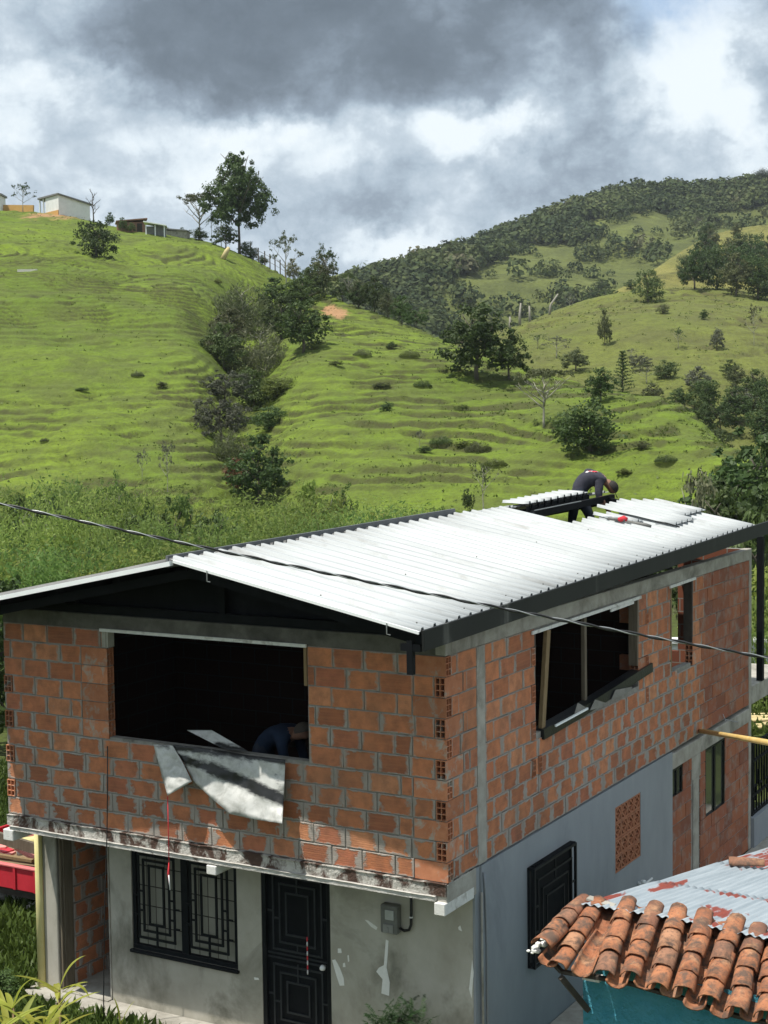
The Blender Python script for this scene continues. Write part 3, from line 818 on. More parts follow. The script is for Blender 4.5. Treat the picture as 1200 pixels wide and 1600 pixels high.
# lower brick part of the side wall, beyond the grey plaster
SW1 = (6.862, 7.33, -.72, -.28); SW2 = (8.35, 9.32, -1.36, -.28)
low = wall_core('lower_side_wall', MT['mortar'], 'y', -.118, -.012, 6.87, L_ - .13, -2.4, -.28, [SW1, SW2])
st2 = lay(low, 'y', 0, 6.87, L_ - .135, -2.4, 10, [SW1, SW2, (7.70, 8.10, -3, 1)], phase0=.05, stuff_if=lambda u, i: True)
st2 = [s_ for s_ in st2 if s_[0][2] - DZ < -.33]
join_bricks('far_bricks', side_w, st); join_bricks('far_bricks', low, st2)

# ---- concrete frame
m = HMB(); m.box(-W_, -.004, .002, .122, HB + .002, HT); m.build('ring_beam', MT['shaded_concrete'], house, bevel=.006)
m = HMB(); m.box(-.12, .006, .126, L_, HB + .004, HT + .004); m.box(-.118, .004, 0.0, .124, HB + .004, HT + .002); m.build('ring_beam', MT['concrete'], house, bevel=.006)
m = HMB(); m.box(-.12, .004, .715, .905, .0, HB); m.build('column', MT['concrete'], house, bevel=.004)
m = HMB(); m.box(-.14, .008, L_ - .13, L_, -2.4, HT); m.build('column', MT['concrete'], house, bevel=.006)
m = HMB(); m.box(-.12, .010, 7.70, 8.10, -.62, -.282); m.box(-.12, .006, 7.78, 8.02, -2.4, -.62); m.build('column', MT['concrete'], house, bevel=.004)
m = HMB(); m.box(-.12, .012, 6.86, L_ - .132, -.28, -.055); m.build('floor_beam', MT['concrete'], house, bevel=.008)
# slab with the cantilever over the front, rough edge and lower lip
def rough_box(name, x0, x1, y0, y1, z0, z1, mat, nx=120, amp=.012, parent=house):
    xs = np.linspace(x0, x1, nx); zs = np.linspace(z0, z1, 6); m = HMB(); V = []
    for i, x in enumerate(xs):
        for j, z in enumerate(zs): V.append((x, y0 - amp * float(fbm(x * 9, z * 14 + 3, 4)) - (.012 if j == 5 else 0), z + (amp * .8 * float(fbm(x * 6 + 9, j, 3)) if j in (5,) else 0)))
        V.append((x, y1, z1 + amp * .5 * float(fbm(x * 7, 1, 2)))); V.append((x, y1, z0))
    n = 8; F = []
    for i in range(nx - 1):
        for j in range(n): F.append((i * n + j, i * n + (j + 1) % n, (i + 1) * n + (j + 1) % n, (i + 1) * n + j))
    F += [tuple(range(n)), tuple((nx - 1) * n + j for j in range(n - 1, -1, -1))]
    m.add(V, F); return m.build(name, mat, parent)
rough_box('floor_slab', -6.08, -.004, -.035, .62, -.135, -.004, MT['slab_concrete'])
rough_box('slab_lip', -6.02, -.12, -.062, .05, -.19, -.137, MT['lip_concrete'], amp=.006)
m = HMB(); m.box(-5.9, -.13, .052, .62, -.19, -.139); m.build('soffit', MT['concrete'], house)
m = HMB(); m.box(-.12, .002, -.02, .66, -.30, -.008); m.build('side_beam', MT['concrete'], house, bevel=.01)
for x0, x1, z0, z1, nm in ((-.125, .003, -.325, -.195, None), (-3.035, -2.90, -.31, -.13, None), (-6.12, -5.955, -.32, -.11, None)):
    m = HMB(); m.box(x0, x1, -.075, .60, z0, z1 if x0 > -.2 else z1 - .075); m.build('beam_end', MT['white_block'], house, bevel=.008)
# upper floor and inner walls
m = HMB(); m.box(-W_ + .02, -.125, .63, L_ - .02, -.16, -.012); m.box(-W_ + .13, -.13, .125, .62, -.003, .004); m.build('floor', MT['dark_wood'], house)
m = HMB(); m.box(-.12, 10, 0, 0, 0, 0); 
wall_core('left_wall', MT['brick_tex'], 'y', -W_ + .005, -W_ + .115, .13, L_, -2.4, HT, [(.0, .861, -3, -.14), (6.5, 10.2, .9, 2.4), (9.0, 10.4, -2.0, -.5)])
wall_core('rear_wall', MT['brick_tex'], 'x', L_ - .115, L_ - .005, -W_ + .12, -.145, -2.4, HT, [(-5.2, -1.2, .8, 2.5)])
wall_core('partition_wall', MT['shaded_inner_brick'], 'x', 3.2, 3.31, -W_ + .12, -.9, 0, HT + .3, [])
wall_core('partition_wall', MT['shaded_inner_brick'], 'y', -1.35, -1.25, 1.45, 3.19, 0, HT + .1, [])
wall_core('partition_wall', MT['shaded_inner_brick'], 'y', -2.3, -2.19, 3.33, 6.2, 0, HT + .1, [])
wall_core('partition_wall', MT['shaded_inner_brick'], 'x', 6.21, 6.31, -W_ + .12, -.13, 0, HT + .1, [])
wall_core('inner_shade_panel', MT['shaded_inner_brick'], 'y', -W_ + .118, -W_ + .15, .13, 3.19, 0, HT + .1, [])  # added panel, blackened to paint shade over the left wall's inner face
# ---- ground floor front, set back under the slab
DO = (-2.79, -1.845, -2.4, -.36); WO = (-4.715, -3.135, -1.675, -.38)
wall_core('ground_floor_wall', MT['plaster'], 'x', .64, .76, -5.055, -.04, -2.4, -.192, [DO, WO])
m = HMB(); m.box(-.14, -.012, .645, .762, -2.4, -.02); m.build('corner_post', MT['grey_paint'], house)
wall_core('plaster_wall', MT['grey_paint'], 'y', -.13, .009, .764, 6.86, -2.4, -.018, [(4.655, 5.585, -1.18, -.305), (2.05, 3.1, -1.45, -.45)])
# painted corner strip with its conduit
m = HMB(); m.tube([(.022, .74, -.30), (.024, .735, -1.2), (.026, .75, -2.4)], .014, 6); m.build('conduit', MT['concrete'], house, True)
m = HMB(); m.tube([(.022, .80, -.10), (.026, .82, -.30), (.022, .86, -.9), (.022, .85, -2.4)], .014, 6); m.build('conduit', MT['grey_paint'], house, True)
# recess at the left end: column, brick return wall, dark floor
m = HMB(); m.box(-6.12, -5.89, .60, .86, -2.4, -.192); m.build('column', MT['plaster'], house, bevel=.01)
m = HMB(); m.box(-5.885, -5.80, .64, .80, -2.4, -.192); m.box(-5.845, -5.815, .60, .64, -2.4, -.192); m.build('door_frame', MT['old_wood'], house, bevel=.004)
rec = wall_core('recess_wall', MT['mortar'], 'y', -5.92, -5.812, .87, 3.2, -2.4, -.192, [])
lay(rec, 'y', -5.80, .81, 3.1, -2.4, 10, [], phase0=.1)
m = HMB(); m.box(-5.80, -.13, 3.15, 3.25, -2.4, -.195); m.build('inner_wall', MT['shaded_inner_brick'], house)
m = HMB(); m.box(-5.10, -5.05, .764, 3.14, -2.4, -.195); m.build('inner_wall', MT['plaster'], house)
m = HMB(); m.box(-5.80, -5.06, .55, 3.14, -2.40, -2.372); m.build('threshold', MT['concrete'], house)
m = HMB(); m.box(-5.075, -5.058, .625, .66, -2.38, -.195); m.build('corner_bead', MT['concrete'], house)
m = HMB(); m.tube([(-6.155, .57, -2.4), (-6.15, .57, -.2)], .05, 12); m.build('downpipe', MT['yellow_pvc'], house, True)
# ---- walkway along the front
m = HMB(); m.box(-7.0, 0.6, .30, .638, -2.62, -2.388); m.build('walkway', MT['concrete'], house, bevel=.01)
m = HMB(); m.box(-5.75, 0.6, .20, .298, -2.62, -2.40); m.build('walkway_edge', MT['slab_concrete'], house, bevel=.02)

# ---- window with its black grille
def rect_frame(m, x0, x1, z0, z1, y, t, dpt):
    m.box(x0, x1, y, y + dpt, z0, z0 + t); m.box(x0, x1, y, y + dpt, z1 - t, z1)
    m.box(x0, x0 + t, y + .001, y + dpt - .001, z0 + t, z1 - t); m.box(x1 - t, x1, y + .001, y + dpt - .001, z0 + t, z1 - t)


win = empty('window', (0, 0, 0), 0, house)
x0, x1, z0, z1 = WO
m = HMB(); rect_frame(m, x0, x1, z0, z1, .655, .055, .09); xm = (x0 + x1) / 2; m.box(xm - .05, xm + .05, .66, .74, z0 + .055, z1 - .055)
m.box(x0 - .02, x1 + .02, .60, .655, z0 - .035, z0 + .0); m.build('window_frame', MT['window_black'], win, bevel=.004)
for a, b in ((x0 + .055, xm - .05), (xm + .05, x1 - .055)):
    m = HMB(); c0, c1 = z0 + .06, z1 - .01; wd = b - a; g = .018
    for k, (dx, dz_) in enumerate(((.06, .10), (.135, .19), (.22, .28))):
        rect_frame(m, a + dx, b - dx, c0 + dz_, c1 - dz_ * .7, .615, .026, .02)
    for zz in (.38, .62):
        m.box(a, a + .06, .616, .634, c0 + zz, c0 + zz + .02); m.box(b - .06, b, .616, .634, c0 + zz - .1, c0 + zz - .08)
        m.box(a + .078, a + .13, .616, .634, c0 + zz + .06, c0 + zz + .08); m.box(b - .13, b - .078, .616, .634, c0 + zz, c0 + zz + .02)
    for zz in (c0 + .02, c0 + .118, c0 + .208): m.box((a + b) / 2 - .012, (a + b) / 2 + .012, .616, .634, zz, zz + .075)
    m.build('grille', MT['window_black'], win)
    for q in range(5):
        u0q, u1q = a + wd * q / 5 + .006, a + wd * (q + 1) / 5 - .006
        m = HMB()
        for rr in range(5): m.box(u0q, u1q, .700 + .002 * ((q + rr) % 2), .706, c0 + rr * (c1 - c0) / 5 + .008, c0 + (rr + 1) * (c1 - c0) / 5 - .008)
        m.build('window_pane', MT['curtain'], win)
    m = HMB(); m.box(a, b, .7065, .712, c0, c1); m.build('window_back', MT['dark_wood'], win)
# ---- metal door
door = empty('door', (0, 0, 0), 0, house)
x0, x1, z0, z1 = DO
m = HMB(); m.box(x0 + .055, x1 - .055, .69, .72, z0 + .02, z1 - .05); m.build('door_panel', MT['black_metal'], door)
m = HMB(); m.box(x0, x0 + .055, .645, .75, z0, z1); m.box(x1 - .055, x1, .645, .75, z0, z1); m.box(x0 + .055, x1 - .055, .646, .749, z1 - .05, z1); m.build('door_frame', MT['window_black'], door, bevel=.004)
m = HMB(); a, b = x0 + .06, x1 - .06
for (c0, c1) in ((z0 + 1.02, z1 - .07), (z0 + .1, z0 + .92)):
    for dx, dz_ in ((.07, .03), (.16, .12), (.25, .22)): rect_frame(m, a + dx, b - dx, c0 + dz_, c1 - dz_, .672, .022, .018)
    zc = (c0 + c1) / 2; xc = (a + b) / 2
    m.box(a, a + .07, .673, .689, zc, zc + .02); m.box(b - .07, b, .673, .689, zc, zc + .02); m.box(a + .092, a + .16, .673, .689, zc - .08, zc - .06)
    m.box(xc - .01, xc + .01, .673, .689, c1 - .12, c1 - .05); m.box(xc - .01, xc + .01, .673, .689, c0 + .05, c0 + .12); m.box(xc - .01, xc + .01, .673, .689, c1 - .22, c1 - .142); m.box(xc - .01, xc + .01, .673, .689, c1 - .03, c1 + .0)
m.box(a, b, .674, .688, z0 + .95, z0 + .968); m.box(a, b, .674, .688, z0 + 1.0, z0 + 1.018)
m.build('door_grille', pmat('door_relief', (.022, .025, .028), (.035, .038, .042), 8, .4, 0), door)
m = HMB(); m.tube([(-1.955, .69, -1.44), (-1.955, .655, -1.44), (-1.955, .645, -1.44), (-1.955, .61, -1.44)], [.02, .02, .036, .025], 12); m.build('door_knob', MT['pvc_white'], door, True)
# peeled paint: thin patches of bare white lime on the plaster
def patch(poly, y=.64, name='lime_patch'):
    m = HMB(); m.prism(poly, 1, y - .003, y + .006); m.build(name, MT['white_lime'], house)
def fpx(px, py, b):
    r = ray(px, py); ud = np.array([.5, math.cos(R(30)), 0]); ld = np.array([-math.cos(R(30)), .5, 0])
    Cc = np.array([.6056, 15.5745, DZ]); O = CAM - Cc; t = (b - O @ ud) / (r @ ud); q = O + r * t
    return (-float(q @ ld), float(q[2]))
for poly in ([(603, 1468), (607, 1470), (606, 1490), (604, 1512), (609, 1535), (608, 1556), (596, 1552), (598, 1530), (588, 1518), (592, 1512), (600, 1508)],
             [(519, 1500), (524, 1499), (531, 1512), (537, 1528), (538, 1540), (531, 1540), (526, 1525)], [(528, 1482), (533, 1482), (534, 1489), (528, 1489)],
             [(570, 1437), (575, 1438), (590, 1449), (588, 1453), (580, 1448)], [(536, 1505), (539, 1504), (540, 1511), (536, 1511)], [(716, 1449), (719, 1446), (722, 1455), (717, 1453)],
             [(397, 1527), (404, 1528), (405, 1531), (398, 1531)], [(738, 1500), (740, 1520), (737, 1560), (733, 1545)], [(543, 1493), (545, 1492), (546, 1502), (544, 1503)]):
    patch([fpx(x, y, .64) for x, y in poly])

# ---- lattice of pierced clay blocks in the grey wall
lat = empty('lattice_vent', (0, 0, 0), 0, house)
bw, bh = .93 / 4, .875 / 4
m = MB(); t = .022; a, b = bw / 2 - .004, bh / 2 - .004
for (p, q, r_, s_) in ((-a, a, -b, -b + t), (-a, a, b - t, b), (-a, -a + t, -b + t, b - t), (a - t, a, -b + t, b - t)): m.box(-.09, 0, p, q, r_, s_)
for (p, q) in (((-a + t, 0), (0, b - t)), ((0, b - t), (a - t, 0)), ((a - t, 0), (0, -b + t)), ((0, -b + t), (-a + t, 0))): m.bar((-.046, p[0], p[1]), (-.046, q[0], q[1]), .088, .02, (1, 0, 0)) if False else m.bar((-.046, p[0], p[1]), (-.046, q[0], q[1]), .02, .088, (1, 0, 0))
m.bar((-.05, -a + t, 0), (-.05, a - t, 0), .016, .07, (1, 0, 0))
LB = m.mesh('lattice_block'); LB.materials.append(pmat('lattice_clay', (.34, .13, .07), (.44, .19, .10), 8, .9, .3, .005, c3=(.22, .12, .08), scale3=4))
for i in range(4):
    for j in range(4): place('lattice_block', LB, lat, (.004 + rnd.uniform(-.004, .004), 4.655 + bw * (i + .5), -1.18 + bh * (j + .5) + DZ))
m = HMB(); m.box(-.135, -.125, 4.65, 5.59, -1.185, -.30); m.build('dark_backing', MT['dark_wood'], lat)
# ---- projecting black window cage on the grey wall
cage = empty('window_cage', (0, 0, 0), 0, house)
y0, y1, z0, z1 = 1.93, 3.16, -1.53, -.36
m = HMB()
for yy in (y0, y1 - .03):
    for xx in (.01, .075): m.box(xx, xx + .03, yy, yy + .03, z0, z1)
for zz in (z0, z1 - .03):
    m.box(.075, .103, y0 + .03, y1 - .03, zz + .001, zz + .029); m.box(.012, .038, y0 + .03, y1 - .03, zz + .001, zz + .029)
    for yy in (y0, y1 - .03): m.box(.04, .075, yy + .001, yy + .029, zz + .001, zz + .029)
m.build('cage_frame', MT['window_black'], cage)
m = HMB(); c = [(y0 + .12, y1 - .12, z0 + .15, z1 - .15), (y0 + .24, y1 - .24, z0 + .3, z1 - .28), (y0 + .36, y1 - .36, z0 + .42, z1 - .4)]
for (p, q, r_, s_) in c:
    for zz in (r_, s_ - .02): m.box(.077, .097, p, q, zz, zz + .02)
    for yy in (p, q - .02): m.box(.078, .096, yy, yy + .02, r_ + .02, s_ - .02)
for zz in (z0 + .4, z0 + .7): m.box(.078, .096, y0 + .03, y0 + .12, zz, zz + .02); m.box(.078, .096, y1 - .12, y1 - .03, zz, zz + .02)
yc = (y0 + y1) / 2
for zz in (z0 + .03, z1 - .15, z1 - .28): m.box(.078, .096, yc - .01, yc + .01, zz, zz + .12)
m.build('grille', MT['window_black'], cage)
m = HMB(); m.box(-.06, -.05, 2.05, 3.1, -1.45, -.45); m.build('window_pane', pmat('dark_glass', (.012, .014, .016), (.02, .022, .025), 3, .12, 0, spec=.5), cage)
m = HMB(); m.box(.014, .022, y0 + .02, y1 - .02, z0 + .0, z1 - .03); m.build('shutter_panel', MT['black_metal'], cage)
m = HMB(); m.box(.012, .085, y0 - .01, y1 + .01, z1 + .001, z1 + .006)
for k in range(6): m.box(.03, .07, y0 + .06 + k * .05, y0 + .09 + k * .05, z1 + .006, z1 + .018)
m.build('cage_lid', MT['black_metal'], cage)
# ---- two small windows in the lower brickwork
for (a, b, c, d, nm) in ((6.875, 7.325, -.715, -.285, 2), (8.36, 9.31, -1.355, -.285, 2)):
    wv = empty('window', (0, 0, 0), 0, house)
    m = HMB(); t = .035
    m.box(-.06, -.005, a, b, c, c + t); m.box(-.06, -.005, a, b, d - t, d); m.box(-.059, -.006, a, a + t, c + t, d - t); m.box(-.059, -.006, b - t, b, c + t, d - t); m.box(-.058, -.007, (a + b) / 2 - .03, (a + b) / 2 + .03, c + t, d - t)
    m.build('window_frame', MT['window_black'], wv)
    for p, q in ((a + t, (a + b) / 2 - .03), ((a + b) / 2 + .03, b - t)):
        m = HMB(); m.box(-.036, -.030, p, q, c + t, d - t)
        mg, h, bs, out = new_mat('window_glass'); bs.inputs['Base Color'].default_value = (.05, .055, .045, 1); bs.inputs['Roughness'].default_value = .08; bs.inputs['Specular IOR Level'].default_value = .9
        m.build('window_pane', mg, wv)
# ---- timber props and formwork in the openings
def upx(px, py, x):
    """house point on the plane x = const seen at a photo position: (y, z)"""
    r = ray(px, py); ud = np.array([.5, math.cos(R(30)), 0]); xd = np.array([math.cos(R(30)), -.5, 0])
    O = CAM - np.array([.6056, 15.5745, DZ]); t = (x - O @ xd) / (r @ xd); q = O + r * t
    return (float(q @ ud), float(q[2]))
def prop(name, p, q, wx, wz, x=-.03, mat='wood'):
    (ya, za), (yb, zb) = upx(*p, x), upx(*q, x); m = HMB(); m.bar((x, ya, za), (x, yb, zb), wx, wz, (1, 0, 0)); return m.build(name, MT[mat], house, bevel=.003)
prop('timber_prop', (846, 1146), (855, 984), .10, .05)
prop('timber_prop', (913, 1096), (912, 965), .07, .05, -.08, 'old_wood')
prop('jamb_board', (834, 1140), (834, 990), .05, .03, -.02, 'dark_wood')
m = HMB(); m.box(-.125, -.002, 5.50, 5.546, 1.42, 2.34); m.build('jamb_board', MT['old_wood'], house)
m = HMB(); m.bar((.012, 2.1, 2.325), (.012, 5.6, 2.335), .02, .04, (0, 0, 1)); m.bar((.02, 4.5, 2.29), (.02, 5.3, 2.30), .02, .035); m.build('lintel_board', MT['white_block'], house)
m = HMB(); m.box(-.125, -.003, 6.83, 6.87, 1.14, 2.32); m.build('jamb_board', MT['wood'], house)
m = HMB(); m.box(-.13, -.003, 7.73, 7.775, 1.42, 2.33); m.build('jamb_board', MT['dark_wood'], house)
m = HMB(); m.bar((.012, 6.75, 2.345), (.012, 7.85, 2.355), .02, .04); m.build('lintel_board', MT['white_block'], house)
m = HMB(); m.bar((-4.55, -.012, 2.365), (-1.68, -.012, 2.365), .022, .035); m.build('lintel_board', MT['white_block'], house)
m = HMB(); m.box(-1.72, -1.684, -.008, .11, 1.93, 2.345); m.build('jamb_board', MT['wood'], house)
m = HMB(); m.box(-4.468, -4.44, .0, .11, 2.16, 2.34); m.box(-4.53, -4.47, -.006, .0, 2.16, 2.345); m.build('jamb_board', MT['concrete'], house)

# ---- black waterproof sheet with bent grey flaps lying on the side sill
sill = empty('sill_flashing', (0, 0, 0), YAW); sill.location = house.location
tag(sill, 'black plastic flashing with torn grey flaps along the side opening sill', 'flashing')
pts = [upx(x, y, .03) for x, y in ((850, 1152), (905, 1120), (960, 1085), (990, 1065), (1020, 1046))]
m = HMB()
for (ya, za), (yb, zb) in zip(pts[:-1], pts[1:]):
    m.add([(.035, ya, za - .03), (.035, yb, zb - .03), (.03, yb, zb + .09), (.03, ya, za + .09), (-.10, ya, za - .02), (-.10, yb, zb - .02), (-.10, yb, zb + .10), (-.10, ya, za + .10)],
          [(0, 1, 2, 3), (3, 2, 6, 7), (7, 6, 5, 4), (4, 5, 1, 0), (0, 3, 7, 4), (1, 5, 6, 2)])
m.build('sheet', MT['black_plastic'], sill)
for tri in (((898, 1115), (903, 1098), (920, 1108), (900, 1118)), ((922, 1110), (930, 1093), (946, 1098), (935, 1106)), ((955, 1094), (962, 1078), (988, 1073), (985, 1080))):
    m = HMB(); q = [upx(x, y, .055) for x, y in tri]
    m.add([(.055, a, b) for a, b in q] + [(.048, a, b) for a, b in q], [(0, 1, 2, 3), (7, 6, 5, 4)] + [(i, (i + 1) % 4, 4 + (i + 1) % 4, 4 + i) for i in range(4)]); m.build('flap', MT['grey_flap'], sill)
m = HMB(); a, b = upx(868, 1134, .06), upx(918, 1107, .06); m.bar((.06, *a), (.06, *b), .02, .025); m.build('edge_strip', MT['white_trim'], sill)

# ------------------------------------------------------------------ roof of the house
RB0, RB1 = -.90, 10.25
AE = .20                                     # eave overhang beyond the side wall
ridge_x = lambda b: -(2.77 - .040 * (b + .9))
eave_z = lambda b: 2.757 + .0185 * (b + .9)
SL = .195
roof_z = lambda x, b: eave_z(b) + SL * (AE - x)
roof = empty('roof', (0, 0, 0), 0, house)


def sheet_mesh(b0, b1, x_top, x_eave, zfun, pitch=.25, lift=0.0, jag=None):
    """trapezoidal ribbed sheet; ribs run from x_top down to x_eave"""
    prof = []
    b = b0
    n = max(1, round((b1 - b0) / pitch)); p = (b1 - b0) / n
    for k in range(n):
        o = b0 + k * p
        prof += [(o, .0), (o + p * .10, .0), (o + p * .15, .036), (o + p * .32, .036), (o + p * .37, .0), (o + p * .58, .0), (o + p * .63, .009), (o + p * .68, 0), (o + p * .83, 0), (o + p * .87, .009), (o + p * .91, 0)]
    prof.append((b1, .0))
    xs = np.linspace(0, 1, 5); V = []
    for side in (0, -.004):
        for u in xs:
            for (bb, hh) in prof:
                xt = x_top(bb) if callable(x_top) else x_top
                x = xt + (x_eave - xt) * u
                V.append((x, bb, zfun(x, bb) + hh + lift + side + DZ + .003 * math.sin(9 * u + 5 * bb)))
    n = len(prof); F = []; off = len(xs) * n
    for i in range(len(xs) - 1):
        for j in range(n - 1):
            a = i * n + j; F.append((a, a + n, a + n + 1, a + 1)); F.append((off + a, off + a + 1, off + a + n + 1, off + a + n))
    for j in range(n - 1):
        F.append((j, j + 1, off + j + 1, off + j)); e = (len(xs) - 1) * n + j; F.append((e, off + e, off + e + 1, e + 1))
    for i in range(len(xs) - 1):
        a = i * n; F.append((a, off + a, off + a + n, a + n)); a = i * n + n - 1; F.append((a, a + n, off + a + n, off + a))
    return mesh_np('metal_sheet', V, F)


def add_sheet(*a, mat='sheet', **k):
    me = sheet_mesh(*a, **k); me.materials.append(MT[mat]); return place('metal_sheet', me, roof)


b = RB0; k = 0
while b < RB1 - .05:
    wdt = .75; b1 = min(b + wdt, RB1)
    if b1 < 7.3: xt = lambda bb, j=rnd.uniform(-.025, .03): ridge_x(bb) + j
    elif b1 < 8.1: xt = lambda bb: -1.40 - .05 * math.sin(bb * 9)
    elif b1 < 9.0: xt = lambda bb: -1.33
    else: xt = lambda bb: -1.33 + .02 * math.sin(bb * 15)
    if 6.4 < b < 7.2: b1 = 7.22
    add_sheet(b, b1 + .012, xt, AE + rnd.uniform(-.008, .012), roof_z, lift=.004 * (k % 2) + rnd.uniform(0, .002))
    b = b1; k += 1
add_sheet(8.2, 9.2, lambda bb: -1.66 + .02 * math.sin(bb * 15), -.42, roof_z, lift=.055)
add_sheet(9.18, 10.26, lambda bb: -1.70 + (bb - 9.2) * .35, -.62, roof_z, lift=.062)
add_sheet(7.5, 8.0, lambda bb: -1.45 + .1 * (bb > 7.7), -.85, roof_z, lift=.045)
# left slope of the roof
left_z = lambda x, b: roof_z(ridge_x(b), b) - SL * (ridge_x(b) - x) * -1 if False else roof_z(ridge_x(b), b) - .2 * (ridge_x(b) - x)
b = RB0
while b < 5.2:
    b1 = min(b + .76, 5.25); add_sheet(b, b1 + .01, lambda bb: ridge_x(bb) - .015, -6.45, left_z, lift=-.012, mat='roof_grey' if b > 0 else 'roof_grey'); b = b1
while b < 10:
    b1 = b + .76; add_sheet(b, b1 + .01, lambda bb: ridge_x(bb) - (.03 if bb < 7 else .10), -6.45, left_z, lift=-.012); b = b1
# white strip of sheet standing at the ridge beside the opening, with the toothed lower edge
add_sheet(7.2, 9.55, lambda bb: -2.80, -2.36, lambda x, b_: roof_z(-2.36, b_) + .01 + .03 * (-2.36 - x), lift=.02)
m = HMB()
for k in range(9):
    bb = 7.3 + k * .25; m.box(-2.37, -2.345, bb, bb + .05, roof_z(-2.36, bb) - .05, roof_z(-2.36, bb) + .03)
m.bar((-2.38, 7.2, roof_z(-2.36, 7.2) - .05), (-2.38, 9.6, roof_z(-2.36, 9.6) - .05), .03, .08); m.build('toothed_edge', MT['black_metal'], roof)
# ridge board
m = HMB(); m.bar((-2.86, -.88, roof_z(-2.8, -.9) - .03), (-2.58, 5.22, roof_z(-2.6, 5.2) + .01), .03, .13); m.build('ridge_board', pmat('ridge_sheet', (.10, .105, .11), (.15, .155, .16), 4, .5, .2, .004), roof)
# fascia along the eave, open purlins and the rake trim
m = HMB(); m.bar((.245, -.92, eave_z(-.9) - .085), (.245, 13.2, eave_z(13.2) - .085), .03, .205); m.build('fascia', MT['fascia_dark'], roof, bevel=.003)
m = HMB(); m.bar((.19, -.86, eave_z(-.9) - .07), (.19, 13.0, eave_z(13.0) - .07), .06, .10)
for x in (-.7, -1.4): m.bar((x, -.80, roof_z(x, -.8) - .06), (x, 10.2, roof_z(x, 10.2) - .06), .05, .08)
m.bar((-2.12, -.80, roof_z(-2.12, -.8) - .06), (-2.12, 6.9, roof_z(-2.12, 6.9) - .06), .05, .08)
for x in (-3.6, -4.5, -5.5, -6.3): m.bar((x, -.80, left_z(x, -.8) - .07), (x, 10.0, left_z(x, 10.) - .07), .05, .08)
m.build('purlins', MT['black_metal'], roof)
m = HMB()
for bb in (-.62, .06, 3.2, 6.2, 9.95):
    rx = ridge_x(bb); m.bar((.16, bb, roof_z(.16, bb) - .16), (rx, bb, roof_z(rx, bb) - .16), .06, .10); m.bar((-6.35, bb, left_z(-6.35, bb) - .17), (rx, bb, roof_z(rx, bb) - .17), .06, .10)
m.build('rafters', MT['black_metal'], roof)
m = HMB(); m.box(-2.86, -2.78, .03, .09, HT + .02, roof_z(-2.8, 0) - .2); m.box(-6.2, .1, .02, .10, HT + .005, HT + .105)
for x in (-5.0, -1.2): m.box(x, x + .06, .03, .09, HT + .1, (roof_z(x, 0) if x > -2.7 else left_z(x, 0)) - .2)
m.build('gable_frame', MT['black_metal'], roof)
m = HMB(); rx_ = ridge_x(.13); m.prism([(-6.3, HT + .006), (.08, HT + .006), (.08, roof_z(.08, .13) - .03), (rx_, roof_z(rx_, .13) - .03), (-6.3, left_z(-6.3, .13) - .04)], 1, .128, .14); m.build('gable_shade_fill', MT['black_metal'], roof)  # black sheet added across the open gable to stand for the shade inside
m = HMB(); m.bar((ridge_x(-.9) - .005, -.915, left_z(ridge_x(-.9), -.9) - .035), (-6.5, -.915, left_z(-6.5, -.9) - .035), .06, .05); m.build('rake_trim', MT['white_trim'], roof)
m = HMB(); m.bar((ridge_x(-.9), -.875, roof_z(ridge_x(-.9), -.9) - .075), (.2, -.875, roof_z(.2, -.9) - .075), .03, .13); m.bar((ridge_x(-.9), -.875, left_z(ridge_x(-.9), -.9) - .13), (-6.5, -.875, left_z(-6.5, -.9) - .13), .03, .13); m.build('rake_board', MT['black_metal'], roof) if False else None
m = HMB(); m.bar((ridge_x(-.9) + .02, -.912, roof_z(ridge_x(-.9), -.9) - .012), (.2, -.912, roof_z(.2, -.9) - .012), .02, .03); m.build('rake_trim', MT['white_trim'], roof)
m = HMB(); m.box(.05, .115, -.90, -.84, eave_z(-.9) - .43, eave_z(-.9) - .1); m.box(-.02, .20, -.895, -.845, eave_z(-.9) - .20, eave_z(-.9) - .13); m.build('bracket', MT['black_metal'], roof)
for (x, bb) in ((-.15, -.93), (-2.3, -.93)):
    m = HMB(); zt = roof_z(x, -.9); m.tube([(x, bb, zt), (x, bb, zt - .11), (x + .04, bb, zt - .115)], .006, 5); m.build('roof_hook', MT['cable_bare'], roof)
# beams seen in the open part of the roof
m = HMB(); z = lambda b_: roof_z(-2.15, b_)
m.bar((-2.17, 6.9, z(6.9) - .06), (-2.17, 10.15, z(10.15) - .05), .06, .10); m.build('open_beam', MT['black_metal'], roof)
m = HMB(); m.bar((-2.14, 6.95, z(6.95) - .002), (-2.14, 8.7, z(8.7) - .002), .02, .012); m.build('beam_edge', MT['cable_bare'], roof)
m = HMB(); m.bar((-2.12, 9.85, roof_z(-2.12, 9.85) - .07), (-1.35, 9.85, roof_z(-1.35, 9.85) - .07), .08, .08); m.build('open_beam', MT['black_metal'], roof)
# screw heads
SC = MB(); SC.tube([(0, 0, 0), (0, 0, .012)], [.009, .007], 6); SCM = SC.mesh('screw_head'); SCM.materials.append(MT['tool_grey'])
for x in (.10, -1.0):
    for bb in np.arange(-.77, 6.9, 1.0 if x > 0 else 1.75): place('screw_head', SCM, roof, (x, bb + rnd.uniform(-.01, .01), roof_z(x, bb) + .034 + DZ + .004))
# black post and rear terrace beyond the house
m = HMB(); m.box(-.05, .05, 11.15, 11.26, .30, 2.70); m.build('terrace_post', MT['black_metal'], house)
m = HMB(); m.box(-3.5, .02, L_ + .004, 12.8, -.02, .30); m.build('terrace_slab', MT['concrete'], house, bevel=.02)
